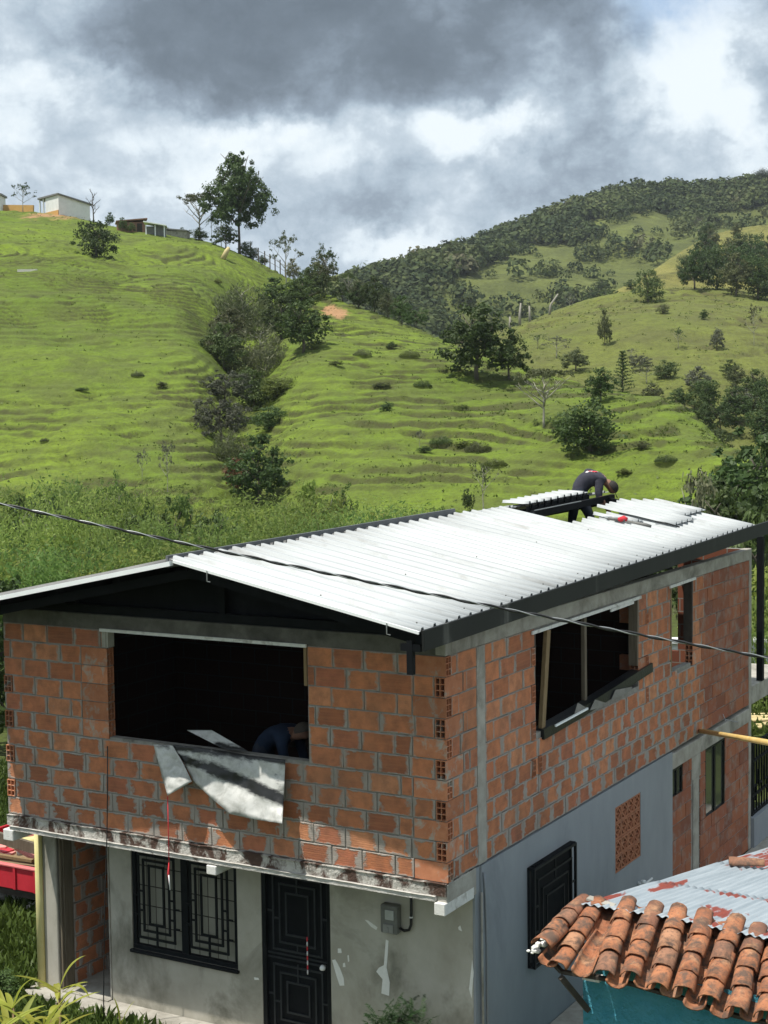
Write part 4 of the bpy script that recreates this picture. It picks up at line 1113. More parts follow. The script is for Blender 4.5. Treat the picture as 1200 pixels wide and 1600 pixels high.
# steel rods poking from the beam and the outlet elbow on the grey wall
m = HMB(); m.tube([(.0, 9.2, .02), (.22, 9.26, -.02)], .008, 6); m.tube([(.0, 9.2, .10), (.05, 9.2, -.02)], .006, 5); m.build('steel_rod', MT['cable_bare'], house)
m = HMB(); y_, z_ = upx(1003, 1381, .06); m.tube([(.0, y_, z_), (.07, y_, z_), (.08, y_, z_), (.08, y_, z_ - .10)], .026, 10); m.tube([(.075, y_, z_ - .02), (.075, y_ + .35, z_ - .02)], .016, 8); m.tube([(.08, y_, z_ + .01), (.08, y_, z_ + .05)], .034, 10); m.build('pipe_elbow', MT['pvc_white'], house, True)

# ------------------------------------------------------------------ things on and around the house
HO = house.location
def hthing(name, label, cat, group=None):
    o = empty(name, HO, YAW); return tag(o, label, cat, group)


# bent metal sheet hanging over the sill of the front opening
sh = hthing('bent_sheet', 'stained white metal sheet bent over the sill of the front opening', 'metal sheet')
def fsheet(name, poly, b, streak, bend=.03, par=sh, top_b=None):
    """dense thin sheet with dents; its outline is given as seen in the photograph, its depth leans out from the wall towards the foot"""
    bm = bmesh.new(); vs = [bm.verts.new((x, y, 0)) for x, y in poly]; bm.faces.new(vs)
    bmesh.ops.triangulate(bm, faces=bm.faces[:]); bmesh.ops.subdivide_edges(bm, edges=bm.edges[:], cuts=5, use_grid_fill=True); bmesh.ops.subdivide_edges(bm, edges=bm.edges[:], cuts=1, use_grid_fill=True)
    me = bpy.data.meshes.new(name); st_ = []; y0 = min(p[1] for p in poly); y1 = max(p[1] for p in poly)
    for v in bm.verts:
        px, py = v.co.x, v.co.y; t_ = (py - y0) / (y1 - y0)
        s_ = 0
        for (ax, ay, bx, by, wd, am) in streak:
            A = np.array((ax, ay)); d = np.array((bx, by)) - A; q = np.array((px, py)); tt = np.clip(((q - A) @ d) / (d @ d), 0, 1); dd = np.linalg.norm(q - A - d * tt) / 150
            s_ = max(s_, am * math.exp(-(dd / wd) ** 2))
        st_.append(s_)
        bb = b - bend * t_ ** 1.3 + .05 * float(fbm(px / 34, py / 34, 2)) + .018 * float(fbm(px / 12, py / 12, 3))
        if top_b is not None: bb = b + top_b * (1 - t_)
        x, z = fpx(px, py, bb); v.co = (x, bb, z + DZ)
    bm.to_mesh(me); bm.free()
    a = me.attributes.new('stain', 'FLOAT', 'POINT'); a.data.foreach_set('value', np.array(st_, np.float32))
    me.polygons.foreach_set('use_smooth', [True] * len(me.polygons))
    me.materials.append(MT['stain_metal']); o = bpy.data.objects.new(name, me); COL.objects.link(o); o.parent = par
    so = o.modifiers.new('thick', 'SOLIDIFY'); so.thickness = .004
    return o
fsheet('hanging_sheet', [(268, 1163), (330, 1170), (388, 1180), (446, 1187), (444, 1235), (441, 1287), (402, 1281), (360, 1272), (330, 1247), (302, 1220), (290, 1196)], -.05, [(278, 1184, 330, 1200, .07, .85), (330, 1200, 443, 1250, .085, 1.0), (270, 1166, 445, 1188, .06, .85), (300, 1175, 400, 1190, .05, .5), (430, 1210, 443, 1240, .05, .5), (395, 1232, 443, 1250, .06, .7)], bend=.22)
fsheet('sheet_flap', [(240, 1163), (270, 1165), (286, 1192), (300, 1221), (262, 1243), (250, 1200)], -.07, [(240, 1165, 262, 1168, .05, .55)], bend=.16)
fsheet('curled_end', [(292, 1141), (331, 1141), (388, 1174), (360, 1172), (345, 1168)], -.02, [(340, 1165, 388, 1175, .06, .8), (300, 1145, 345, 1165, .02, .5)], top_b=.22)
# strings hanging over the front
t = tag(HMB().tube([(*[fpx(168, 1165, -.03)[0]], -.03, 1.0), (fpx(168, 1230, -.06)[0], -.06, .5), (fpx(167, 1300, -.09)[0], -.09, -.05), (fpx(164, 1400, -.09)[0], -.09, -.8), (fpx(163, 1470, -.09)[0], -.09, -1.3), (fpx(162, 1560, -.09)[0], -.09, -2.0), (fpx(162, 1585, -.05)[0], -.05, -2.38)], .007, 5).build('hanging_wire', MT['cable'], None, True, loc=HO, rz=YAW), 'thin dark wire hanging down the front from the opening sill to the walkway', 'wire')
t = hthing('dangling_string', 'thin red and white cord dangling in front of the grilled window', 'cord')
HMB().tube([(*[fpx(262, 1244, -.08)[0]], -.08, .52), (fpx(263, 1290, -.09)[0], -.09, .15), (fpx(264, 1345, -.10)[0], -.10, -.24)], .006, 5).build('string', MT['print_red'], t, True)
HMB().tube([(fpx(264, 1345, -.10)[0], -.10, -.24), (fpx(263, 1362, -.10)[0], -.10, -.37), (fpx(264, 1378, -.10)[0], -.10, -.48)], [.006, .014, .005], 6).build('red_tassel', MT['print_red'], t, True)
HMB().tube([(fpx(265, 1366, -.105)[0], -.12, -.38), (fpx(267, 1388, -.105)[0], -.12, -.55)], .008, 5).build('white_end', MT['pvc_white'], t, True)
t = hthing('door_ribbon', 'red and white braided ribbon hanging on the black front door', 'ribbon')
for k in range(8):
    za = -1.12 - k * .055; HMB().tube([(-2.17, .655, za), (-2.168, .652, za - .028), (-2.17, .655, za - .055)], [.006, .010, .006], 6).build('braid', MT['print_red'] if k % 2 == 0 else MT['print_white'], t, True)
# electricity meter with its conduit
t = hthing('electric_meter', 'grey electricity meter box on the plaster wall right of the front door', 'meter')
m = HMB(); m.box(-1.125, -.915, .53, .638, -.86, -.54); m.build('meter_case', MT['meter_box'], t, bevel=.012)
m = HMB(); m.box(-1.06, -.95, .518, .532, -.70, -.59); m.build('meter_glass', MT['meter_glass'], t, bevel=.004)
m = HMB(); m.box(-1.085, -.955, .515, .532, -.85, -.75); m.box(-1.03, -1.01, .505, .516, -.84, -.78); m.build('terminal_cover', pmat('meter_cover', (.22, .22, .205), (.28, .28, .26), 12, .5, 0), t, bevel=.006)
m = HMB(); m.tube([(-.915, .60, -.80), (-.86, .60, -.82), (-.80, .60, -.80), (-.775, .60, -.74), (-.77, .60, -.60), (-.77, .60, -.20)], .016, 8); m.build('conduit', MT['cable'], t, True)
m = HMB(); m.tube([(-.772, .60, -.66), (-.772, .60, -.645)], .022, 8); m.build('clip', MT['pvc_white'], t)
# tools lying on the roof
def tool(name, label, cat, parts):
    o = hthing(name, label, cat)
    for nm, mat, pts, r_ in parts: HMB().tube(pts, r_, 8).build(nm, MT[mat], o, True)
rp = lambda a, b_, dz=0.0: (-a, b_, roof_z(-a, b_) + .05 + dz)
tool('angle_grinder', 'red and grey power tool lying on the roof near the open gap', 'power tool', [('body', 'tool_grey', [rp(1.18, 7.42, .0), rp(1.05, 7.50, .01), rp(.95, 7.52, .01)], [.02, .028, .026]), ('red_housing', 'print_red', [rp(1.02, 7.46, .02), rp(.98, 7.54, .03), rp(.93, 7.56, .02)], [.03, .05, .035]), ('grip', 'tool_grey', [rp(.92, 7.52, .0), rp(.66, 7.60, .0), rp(.58, 7.62, .0)], [.025, .032, .02])])
tool('iron_bar', 'thin dark iron bar lying on the white roof right of the tool', 'bar', [('rod', 'cable', [rp(.66, 8.0, .02), rp(.5, 8.02, .03), rp(.3, 8.06, .01)], .012)])
tool('offcut_strip', 'short white metal offcut lying by the roof gap', 'offcut', [('strip', 'white_trim', [rp(1.25, 7.45, .02), rp(1.12, 7.6, .02)], [.02, .012])])
# yellow pole sticking out from the side wall
p0 = Vector(CAM) ; q0 = np.array(upx(1097, 1142, .0)); m = HMB(); q1 = upx(1216, 1163, 2.6); m.tube([(-.05, q0[0], q0[1]), (2.6, q1[0], q1[1])], .035, 10)
tag(m.build('yellow_pole', MT['yellow_pole'], None, True, loc=HO, rz=YAW), 'yellow pole jutting from the brick side wall above the tall window', 'pole')
# scaffold plank under the roof gap
tag(HMB().box(-3.4, -1.9, 9.2, 10.3, 2.545, 2.585).build('scaffold_plank', MT['old_wood'], None, False, loc=HO, rz=YAW), 'wooden plank under the roof gap with the worker standing on it', 'plank')
m = HMB(); m.box(.02, 1.95, -1.0, 13, -2.6, -2.39); tag(m.build('alley_path', MT['concrete'], None, loc=HO, rz=YAW), 'bare concrete alley between the two houses', None, None, 'structure')
# ------------------------------------------------------------------ neighbour's house: clay tiles, blue wall, zinc sheets
nb = hthing('neighbour_house', 'blue rendered house with clay tile eaves and rusty zinc roof beside the alley', 'house')
m = HMB(); nx_, nz_ = 90, 60; x0, x1, z0, z1 = 1.98, 6.0, -2.5, -.12
V = []; 
for i in range(nx_ + 1):
    for j in range(nz_ + 1):
        x = x0 + (x1 - x0) * i / nx_; z = z0 + (z1 - z0) * j / nz_
        V.append((x, -1.15 + .035 * float(fbm(x * 5, z * 7, 3)), z))
F = [(i * (nz_ + 1) + j, (i + 1) * (nz_ + 1) + j, (i + 1) * (nz_ + 1) + j + 1, i * (nz_ + 1) + j + 1) for i in range(nx_) for j in range(nz_)]
m.add(V, F); wall_f = m.build('front_wall', MT['teal_wall'], nb, True)
m = HMB(); m.box(1.965, 2.10, -1.135, 5.6, -2.5, -.78); m.box(1.97, 2.10, -1.135, 1.2, -.78, -.16); m.build('gable_wall', MT['teal_wall'], nb)
# clay tiles
def tile_mesh(k):
    r_ = random.Random(k); n, L = 9, .40; V = []; F = []
    for li, (y, rr) in enumerate(((0, .098), (L * .5, .090), (L, .078))):
        for sgn, th in ((1, 0.0), (1, -.013)):
            for j in range(n + 1):
                a = math.pi * (j / n); q = rr + th
                wob = 1 + r_.uniform(-.012, .012)
                V.append((q * math.cos(a) * wob, y + (r_.uniform(-.008, .008) if li != 1 else 0), (q * .80) * math.sin(a) * wob))
    w2 = n + 1; row = 2 * w2
    for li in range(2):
        for j in range(n):
            a = li * row + j; F.append((a, a + row, a + row + 1, a + 1)); b_ = a + w2; F.append((b_, b_ + 1, b_ + row + 1, b_ + row))
        for j in (0, n):
            a = li * row + j; F.append((a, a + w2, a + w2 + row, a + row))
    for li in (0, 2):
        for j in range(n): a = li * row + j; F.append((a, a + 1, a + w2 + 1, a + w2))
    me = bpy.data.meshes.new('roof_tile'); me.from_pydata(V, [], F)
    bm = bmesh.new(); bm.from_mesh(me); bmesh.ops.recalc_face_normals(bm, faces=bm.faces); bm.to_mesh(me); bm.free()
    me.materials.append(MT['tile']); me.polygons.foreach_set('use_smooth', [True] * len(me.polygons)); return me


TILES = [tile_mesh(k) for k in range(5)]
def put_tile(P, ax, up_, pan=False, scale=1.0, roll=0.0):
    y = Vector(ax).normalized(); z = Vector(up_); x = y.cross(z).normalized(); z = x.cross(y)
    Mx = Matrix((x, y, z)).transposed().to_4x4()
    if pan: Mx = Mx @ Matrix.Rotation(math.pi, 4, 'Y')
    Mx = Mx @ Matrix.Rotation(roll, 4, 'Y')
    o = place('roof_tile', TILES[rnd.randrange(5)], nb); o.matrix_local = Matrix.Translation(Vector(P) + Vector((0, 0, DZ))) @ Mx @ Matrix.Diagonal((scale, scale, scale, 1))
    return o


colsB = [(846, 1482), (872, 1512), (946, 1524), (985, 1532), (1029, 1545), (1068, 1556), (1106, 1571), (1152, 1583), (1196, 1592)]
colsT = [(908, 1412), (936, 1416), (978, 1418), (1020, 1422), (1060, 1430), (1102, 1436), (1146, 1447), (1180, 1462), (1212, 1476)]
CB, CT = [], []
for (p, q), (r_, s_) in zip(colsB, colsT):
    x, z = fpx(p, q, -1.4); CB.append(Vector((x, -1.4, z - .02))); x, z = fpx(r_, s_, -.45); CT.append(Vector((x, -.45, z - .02)))
for k in range(1, 9): CB.append(CB[8] + Vector((.215 * k, 0, -.0))); CT.append(CT[8] + Vector((.215 * k, 0, -.0)))
for ci, (Bp, Tp) in enumerate(zip(CB, CT)):
    ax = (Tp - Bp); ln = ax.length; ax.normalize(); nrm_ = Vector((1, 0, 0)).cross(ax).normalized()
    n = 4; ex = (ln - .10) / (n - 1) if n > 1 else ln
    for k in range(n):
        t_ = k * (ln - .30) / (n - 1) + rnd.uniform(-.025, .025)
        skew = rnd.uniform(-.07, .07); ax2 = (ax + Vector((skew, 0, 0)) - nrm_ * .06).normalized()
        if ci > 1 and k == 0: t_ += rnd.uniform(-.06, .03)
        put_tile(Bp + ax * t_ + nrm_ * (.035 + .012 * rnd.random()), ax2, nrm_, roll=rnd.uniform(-.08, .08), scale=rnd.uniform(.95, 1.06))
    if ci + 1 < len(CB):
        Bq, Tq = (Bp + CB[ci + 1]) / 2, (Tp + CT[ci + 1]) / 2; ax = (Tq - Bq); ln = ax.length; ax.normalize(); nrm_ = Vector((1, 0, 0)).cross(ax).normalized()
        for k in range(4):
            t_ = k * (ln - .30) / 3 + rnd.uniform(-.04, .04) - .01
            put_tile(Bq + ax * t_ + nrm_ * .030, (ax - nrm_ * .04 + Vector((rnd.uniform(-.05, .05), 0, 0))).normalized(), nrm_, True, scale=1.02)
# laths and rafters under the tiles, mortar crumbs along the verge
m = HMB()
for tt in (.08, .5, .92):
    for i in range(0, len(CB) - 1): m.bar(CB[i].lerp(CT[i], tt) - Vector((0, 0, .065)), CB[i + 1].lerp(CT[i + 1], tt) - Vector((0, 0, .065)), .05, .03)
m.build('roof_laths', MT['dark_wood'], nb)
m = HMB(); c_ = CB[1]; m.bar(CB[1] + Vector((.02, .02, -.07)), (2.03, -1.16, c_.z - .42), .05, .05); m.build('eave_strut', MT['dark_wood'], nb)
m = HMB()
for k in range(34):
    p = CB[0].lerp(CT[0], k / 33) + Vector((-.10 + rnd.uniform(-.03, .03), 0, -.035 + rnd.uniform(-.03, .02))); s_ = rnd.uniform(.012, .032)
    m.box(p.x - s_, p.x + s_, p.y - s_, p.y + s_, p.z - s_ * .6, p.z + s_ * .6)
m.build('verge_mortar', MT['white_lime'], nb, bevel=.01)
m = HMB(); p = CB[2]; m.box(p.x - .26, p.x - .10, -1.30, -1.2, p.z - .10, p.z - .06); m.build('eave_board', MT['white_block'], nb)
# zinc sheets behind the ridge
zc = lambda x, b_: .215 - .168 * (b_ + .45) - .05 * max(0, x - 2.6) * max(0, 1 - (b_ + .45) / 5)
def zpx(px, py):
    b_ = 1.0
    for _ in range(30):
        r_ = ray(px, py); xd = np.array([math.cos(R(30)), -.5, 0]); ud = np.array([.5, math.cos(R(30)), 0]); O = CAM - np.array([.6056, 15.5745, DZ])
        A = .215 - .168 * .45; t_ = (A - .168 * (O @ ud) - O[2]) / (r_[2] + .168 * (r_ @ ud)); q = O + r_ * t_; return float(q @ xd), float(q @ ud)
RUST = [(*zpx(x, y), a, b_, s_) for x, y, a, b_, s_ in ((1045, 1383, .12, .55, 1.1), (925, 1402, .25, .5, 1.0), (1130, 1418, .35, .12, .9), (1165, 1400, .5, .10, .8), (1100, 1438, .18, .10, 1.1), (1190, 1448, .2, .15, 1.0), (1180, 1345, .25, 1.2, .62), (1120, 1425, .2, .2, .8))]
row_b = [(-.62, 1.35), (1.25, 3.5), (3.38, 5.75)]
for ri, (ba, bb) in enumerate(row_b):
    x = 1.74
    while x < 5.4:
        w_s = .78; n = 66; per = w_s / 10; xs = np.linspace(x, x + w_s + .03, n); bs_ = np.linspace(ba, bb, 14); V = []; ru = []
        for side in (0, -.003):
            for b_ in bs_:
                for xx in xs:
                    V.append((xx, b_, zc(xx, b_) + .011 * math.cos(2 * math.pi * xx / per) - .012 * ri + side + DZ + .008 * float(fbm(xx * 2, b_, 3)) - .004 * (int(x * 3) % 2)))
                    ru.append(max([s_ * math.exp(-((xx - rx) / ra) ** 2 - ((b_ - rb) / rbb) ** 2) for rx, rb, ra, rbb, s_ in RUST]) + (.25 * (math.sin(2 * math.pi * xx / per) > .3) if ri == 2 else 0))
        F = []; off = len(bs_) * n
        for i in range(len(bs_) - 1):
            for j in range(n - 1):
                a = i * n + j; F.append((a, a + 1, a + n + 1, a + n)); F.append((off + a, off + a + n, off + a + n + 1, off + a + 1))
        for j in range(n - 1): F.append((j, off + j, off + j + 1, j + 1)); e = (len(bs_) - 1) * n + j; F.append((e, e + 1, off + e + 1, off + e))
        me = mesh_np('zinc_sheet', V, F, True); at_ = me.attributes.new('rust', 'FLOAT', 'POINT'); at_.data.foreach_set('value', np.array(ru, np.float32)); me.materials.append(MT['zinc'])
        place('zinc_sheet', me, nb); x += w_s
m = HMB(); m.bar((1.78, -.5, .13), (1.78, 5.6, -.88), .06, .09); m.bar((1.74, -.45, .245), (2.0, -.44, .20), .1, .02); m.build('verge_board', MT['concrete'], nb)
x, b_ = zpx(1152, 1352); t = tag(place('loose_tile', TILES[0], None), 'single loose brown clay tile lying on the zinc sheets', 'roof tile')
t.matrix_world = Matrix.Translation(HO) @ Matrix.Rotation(YAW, 4, 'Z') @ Matrix.Translation((x - .1, b_, zc(x, b_) + DZ + .01)) @ Matrix.Rotation(R(-70), 4, 'Z')

# ------------------------------------------------------------------ people
def person(name, label, J, E, mats, loc, rz, hat=None):
    """one continuous skinned body from joints (x, y, z, radius) and bones (a, b, material index)"""
    root = empty(name, loc, rz); tag(root, label, 'person')
    names = list(J); me = bpy.data.meshes.new('body')
    me.from_pydata([J[n][:3] for n in names], [(names.index(a), names.index(b)) for a, b, _ in E], [])
    o = bpy.data.objects.new('body', me); COL.objects.link(o); o.parent = root
    sk = o.modifiers.new('skin', 'SKIN'); sk.use_smooth_shade = True
    sv = me.skin_vertices[0].data if me.skin_vertices else None
    if sv is None: bm = bmesh.new(); bm.from_mesh(me); bm.verts.layers.skin.verify(); bm.to_mesh(me); bm.free(); sv = me.skin_vertices[0].data
    for i, n in enumerate(names):
        r_ = J[n][3]; sv[i].radius = (r_, r_) if isinstance(r_, float) else r_; sv[i].use_root = (i == 0)
    su = o.modifiers.new('sub', 'SUBSURF'); su.levels = 2; su.render_levels = 2
    bpy.context.view_layer.update()
    ev = o.evaluated_get(bpy.context.evaluated_depsgraph_get()); nm = bpy.data.meshes.new_from_object(ev)
    o.modifiers.clear(); o.data = nm; nm.name = 'body'; nm.materials.clear()
    for mt_ in mats: nm.materials.append(mt_)
    segs = [(Vector(J[a][:3]), Vector(J[b][:3]), k) for a, b, k in E]
    for p in nm.polygons:
        c = p.center; best = (9, 0)
        for a, b, k in segs:
            d = b - a; t_ = max(0, min(1, (c - a).dot(d) / d.length_squared)); dd = (c - a - d * t_).length
            if dd < best[0]: best = (dd, k)
        p.material_index = best[1]; p.use_smooth = True
    for v in nm.vertices:                       # cloth folds
        k = .012 * (float(fbm(v.co.x * 12 + v.co.y * 5, v.co.z * 14, 3)))
        v.co += v.normal * k
    return root


def fingers(J, E, hand, wrist, k=0, curl=(0, 0, -1)):
    h_ = Vector(J[hand][:3]); d = (h_ - Vector(J[wrist][:3])).normalized(); sd = d.cross(Vector(curl)).normalized() if d.cross(Vector(curl)).length > .1 else Vector((0, 1, 0)); c = Vector(curl)
    for i, (o_, ln) in enumerate(((-.03, .07), (-.01, .08), (.01, .075), (.03, .06))):
        a = h_ + sd * o_ + d * .035; b = a + d * ln * .6 + c * .01; e = b + d * ln * .4 + c * .03
        J[f'{hand}f{i}a'] = (*a, .009); J[f'{hand}f{i}b'] = (*b, .009); J[f'{hand}f{i}c'] = (*e, .008)
        E += [(hand, f'{hand}f{i}a', k), (f'{hand}f{i}a', f'{hand}f{i}b', k), (f'{hand}f{i}b', f'{hand}f{i}c', k)]
    a = h_ + sd * .045 + c * .01; b = a + d * .04 + c * .02; J[f'{hand}ta'] = (*a, .010); J[f'{hand}tb'] = (*b, .009); E += [(hand, f'{hand}ta', k), (f'{hand}ta', f'{hand}tb', k)]


# worker bent over on the roof: facing +x, near side is -y
J = {'pelvis': (0, 0, .90, (.16, .14)), 'waist': (.05, 0, 1.06, (.175, .155)), 'chest': (.18, 0, 1.18, (.20, .17)), 'upchest': (.34, 0, 1.17, (.19, .15)), 'neck': (.445, 0, 1.10, .065), 'skull': (.525, 0, 1.045, .085), 'crown': (.58, 0, .975, .09), 'chin': (.565, 0, .90, .05),
     'hipL': (-.02, .095, .86, .11), 'hipR': (.04, -.095, .86, .11), 'kneeL': (-.10, .11, .47, .075), 'kneeR': (.22, -.10, .48, .075), 'ankL': (-.15, .12, .10, .05), 'ankR': (.20, -.11, .10, .05), 'toeL': (.0, .13, .035, .04), 'toeR': (.36, -.12, .035, .04),
     'shL': (.35, .17, 1.18, .08), 'elL': (.13, .32, 1.27, .058), 'wrL': (.28, .36, 1.04, .038), 'haL': (.33, .35, .98, .036),
     'shR': (.35, -.19, 1.13, .085), 'elR': (.33, -.24, .87, .06), 'wrR': (.46, -.18, .68, .038), 'haR': (.50, -.17, .62, .036)}
E = [('pelvis', 'waist', 1), ('waist', 'chest', 1), ('chest', 'upchest', 1), ('upchest', 'neck', 0), ('neck', 'skull', 0), ('skull', 'crown', 0), ('crown', 'chin', 0),
     ('pelvis', 'hipL', 2), ('pelvis', 'hipR', 2), ('hipL', 'kneeL', 2), ('hipR', 'kneeR', 2), ('kneeL', 'ankL', 2), ('kneeR', 'ankR', 2), ('ankL', 'toeL', 3), ('ankR', 'toeR', 3),
     ('upchest', 'shL', 1), ('upchest', 'shR', 1), ('shL', 'elL', 1), ('shR', 'elR', 1), ('elL', 'wrL', 1), ('elR', 'wrR', 0), ('wrL', 'haL', 0), ('wrR', 'haR', 0)]
fingers(J, E, 'haL', 'wrL'); fingers(J, E, 'haR', 'wrR')
ph = ray(903, 772); ud_ = np.array([.5, math.cos(R(30)), 0]); xd_ = np.array([math.cos(R(30)), -.5, 0]); Ol = CAM - np.array([.6056, 15.5745, DZ]); tt_ = (-2.62 - Ol @ xd_) / (ph @ xd_); hipw = CAM + ph * tt_
worker = person('person', 'worker bent over on the roof in a dark grey shirt with a red print', J, E, [MT['skin'], MT['shirt_grey'], MT['jeans'], MT['cap_dark']], (hipw[0], hipw[1], hipw[2] - .90), R(-6))
WB = BVHTree.FromPolygons([v.co.copy() for v in worker.children[0].data.vertices], [tuple(p.vertices) for p in worker.children[0].data.polygons])
# shirt print: a red and white emblem on the upper back, draped on the cloth
def drape(name, poly, mat, par, lift=.006):
    """small print laid on the back, seen from above-behind: polygon in (along spine, across)"""
    dirn = Vector((-.35, -.55, .75)).normalized(); ex = Vector((.95, -.05, .15)).normalized(); ex = (ex - dirn * ex.dot(dirn)).normalized(); ey = dirn.cross(ex); o_ = Vector((.25, -.05, 1.22)) + dirn * .5
    bm = bmesh.new(); vs = [bm.verts.new((p[0], p[1], 0)) for p in poly]; bm.faces.new(vs); bmesh.ops.triangulate(bm, faces=bm.faces[:]); bmesh.ops.subdivide_edges(bm, edges=bm.edges[:], cuts=3, use_grid_fill=True)
    for v in bm.verts:
        h_ = WB.ray_cast(o_ + ex * v.co.x + ey * v.co.y, -dirn); v.co = (h_[0] if h_[0] else o_ - dirn * .5) + dirn * lift
    me = bpy.data.meshes.new(name); bm.to_mesh(me); bm.free(); me.materials.append(MT[mat]); o = bpy.data.objects.new(name, me); COL.objects.link(o); o.parent = par
    so_ = o.modifiers.new('t', 'SOLIDIFY'); so_.thickness = .003; return o
drape('shirt_print', [(-.10, -.02), (-.03, .05), (.02, .04), (.06, .07), (.09, .03), (.04, .0), (.05, -.05), (-.02, -.03), (-.06, -.06)], 'print_white', worker)
drape('shirt_print', [(.0, -.01), (.03, .03), (.07, .05), (.08, .01), (.05, -.04), (.02, -.05)], 'print_red', worker, .011)
drape('shirt_print', [(-.05, .0), (-.02, .03), (.0, .0), (-.03, -.03)], 'print_red', worker, .011)
drape('shirt_print', [(-.16, -.10), (-.12, -.09), (-.05, -.12), (-.09, -.13)], 'print_white', worker, .009) if False else None
# cap: half dome with a brim over the face
m = MB(); V = []; F = []; n = 14
cc = Vector((.555, 0, 1.01)); axv = Vector((.55, 0, .42)).normalized(); fx = Vector((.6, 0, -.78)); fx = (fx - axv * fx.dot(axv)).normalized(); sx_ = axv.cross(fx)
for i in range(6):
    th = R(95) * (i / 5)
    for j in range(n):
        a = 2 * math.pi * j / n; rr = .105; V.append(cc + axv * rr * math.cos(th) * 1.0 + (fx * math.cos(a) * 1.12 + sx_ * math.sin(a)) * rr * max(.02, math.sin(th)))
for i in range(5):
    for j in range(n): F.append((i * n + j, i * n + (j + 1) % n, (i + 1) * n + (j + 1) % n, (i + 1) * n + j))
m.add(V, F); bp_ = [cc + fx * .10 + sx_ * .075 - axv * .01, cc + fx * .19 + sx_ * .05 - axv * .035, cc + fx * .20 - axv * .03, cc + fx * .19 - sx_ * .05 - axv * .035, cc + fx * .10 - sx_ * .075 - axv * .01]
m.add(bp_ + [p - axv * .008 for p in bp_], [(0, 1, 2, 3, 4), (9, 8, 7, 6, 5)] + [(i, i + 5, (i + 1) % 5 + 5, (i + 1) % 5) for i in range(5)]); m.build('cap', pmat('cap_cloth', (.022, .018, .016), (.035, .03, .026), 9, .8, .2), worker, True)

# second worker inside the dark room behind the front opening
J2 = {'pelvis': (0, 0, .90, (.16, .14)), 'waist': (.09, 0, 1.03, (.15, .13)), 'chest': (.25, 0, 1.12, (.175, .15)), 'upchest': (.37, -.02, 1.13, (.165, .13)), 'neck': (.48, -.03, 1.13, .065), 'skull': (.56, -.04, 1.16, .09), 'crown': (.62, -.05, 1.18, .092), 'chin': (.64, -.05, 1.09, .05),
      'hipL': (-.02, .095, .86, .105), 'hipR': (.0, -.095, .86, .105), 'kneeL': (.10, .11, .47, .075), 'kneeR': (.14, -.12, .47, .075), 'ankL': (-.05, .12, .10, .05), 'ankR': (.02, -.12, .10, .05), 'toeL': (.1, .13, .035, .04), 'toeR': (.17, -.13, .035, .04),
      'shL': (.38, .18, 1.12, .075), 'elL': (.42, .22, .85, .055), 'wrL': (.56, .12, .68, .038), 'haL': (.61, .10, .63, .036),
      'shR': (.38, -.20, 1.10, .078), 'elR': (.46, -.24, .86, .055), 'wrR': (.62, -.20, .80, .038), 'haR': (.68, -.18, .78, .036)}
E2 = [e for e in E if 'f' not in e[1][2:] and not e[1].startswith(('haLt', 'haRt', 'haLf', 'haRf'))]
fingers(J2, E2, 'haL', 'wrL'); fingers(J2, E2, 'haR', 'wrR')
px_in = np.array([.6056, 15.5745, DZ]) + (-2.98) * xd_ + 1.0 * ud_
w2_ = person('person', 'worker in a blue shirt stooping in the dark room behind the front opening', J2, E2, [MT['skin'], MT['shirt_blue'], MT['jeans'], MT['cap_dark']], (px_in[0], px_in[1], DZ + .0), R(-28))
m = MB(); V = []; F = []; cc = Vector((.60, -.045, 1.185)); axv = Vector((-.25, 0, .97)).normalized(); fx = Vector((.97, 0, .25)); sx_ = axv.cross(fx)
for i in range(6):
    th = R(92) * (i / 5)
    for j in range(n): a = 2 * math.pi * j / n; V.append(cc + axv * .108 * math.cos(th) + (fx * math.cos(a) * 1.1 + sx_ * math.sin(a)) * .108 * max(.02, math.sin(th)))
for i in range(5):
    for j in range(n): F.append((i * n + j, i * n + (j + 1) % n, (i + 1) * n + (j + 1) % n, (i + 1) * n + j))
m.add(V, F); m.build('hair', MT['cap_dark'], w2_, True)
# ------------------------------------------------------------------ plant prototypes (unit height, unit width)
def leaf_quads(P, N, size, aspect, rng, bend=.0, tang=None):
    n = len(P); N = N / (np.linalg.norm(N, axis=1)[:, None] + 1e-9)
    if tang is None: tang = rng.normal(size=(n, 3))
    T = tang - N * (tang * N).sum(1)[:, None]; T /= np.linalg.norm(T, axis=1)[:, None] + 1e-9
    B = np.cross(N, T); s = size * rng.uniform(.55, 1.35, n); l = s[:, None]; w_ = (s * aspect)[:, None]
    q = np.stack([P - T * l, P + B * w_ - N * l * bend, P + T * l - N * l * bend * 2, P - B * w_ - N * l * bend], 1)
    return q.reshape(-1, 3)


def quads_mesh(name, V):
    return mesh_np(name, V, np.arange(len(V)).reshape(-1, 4))


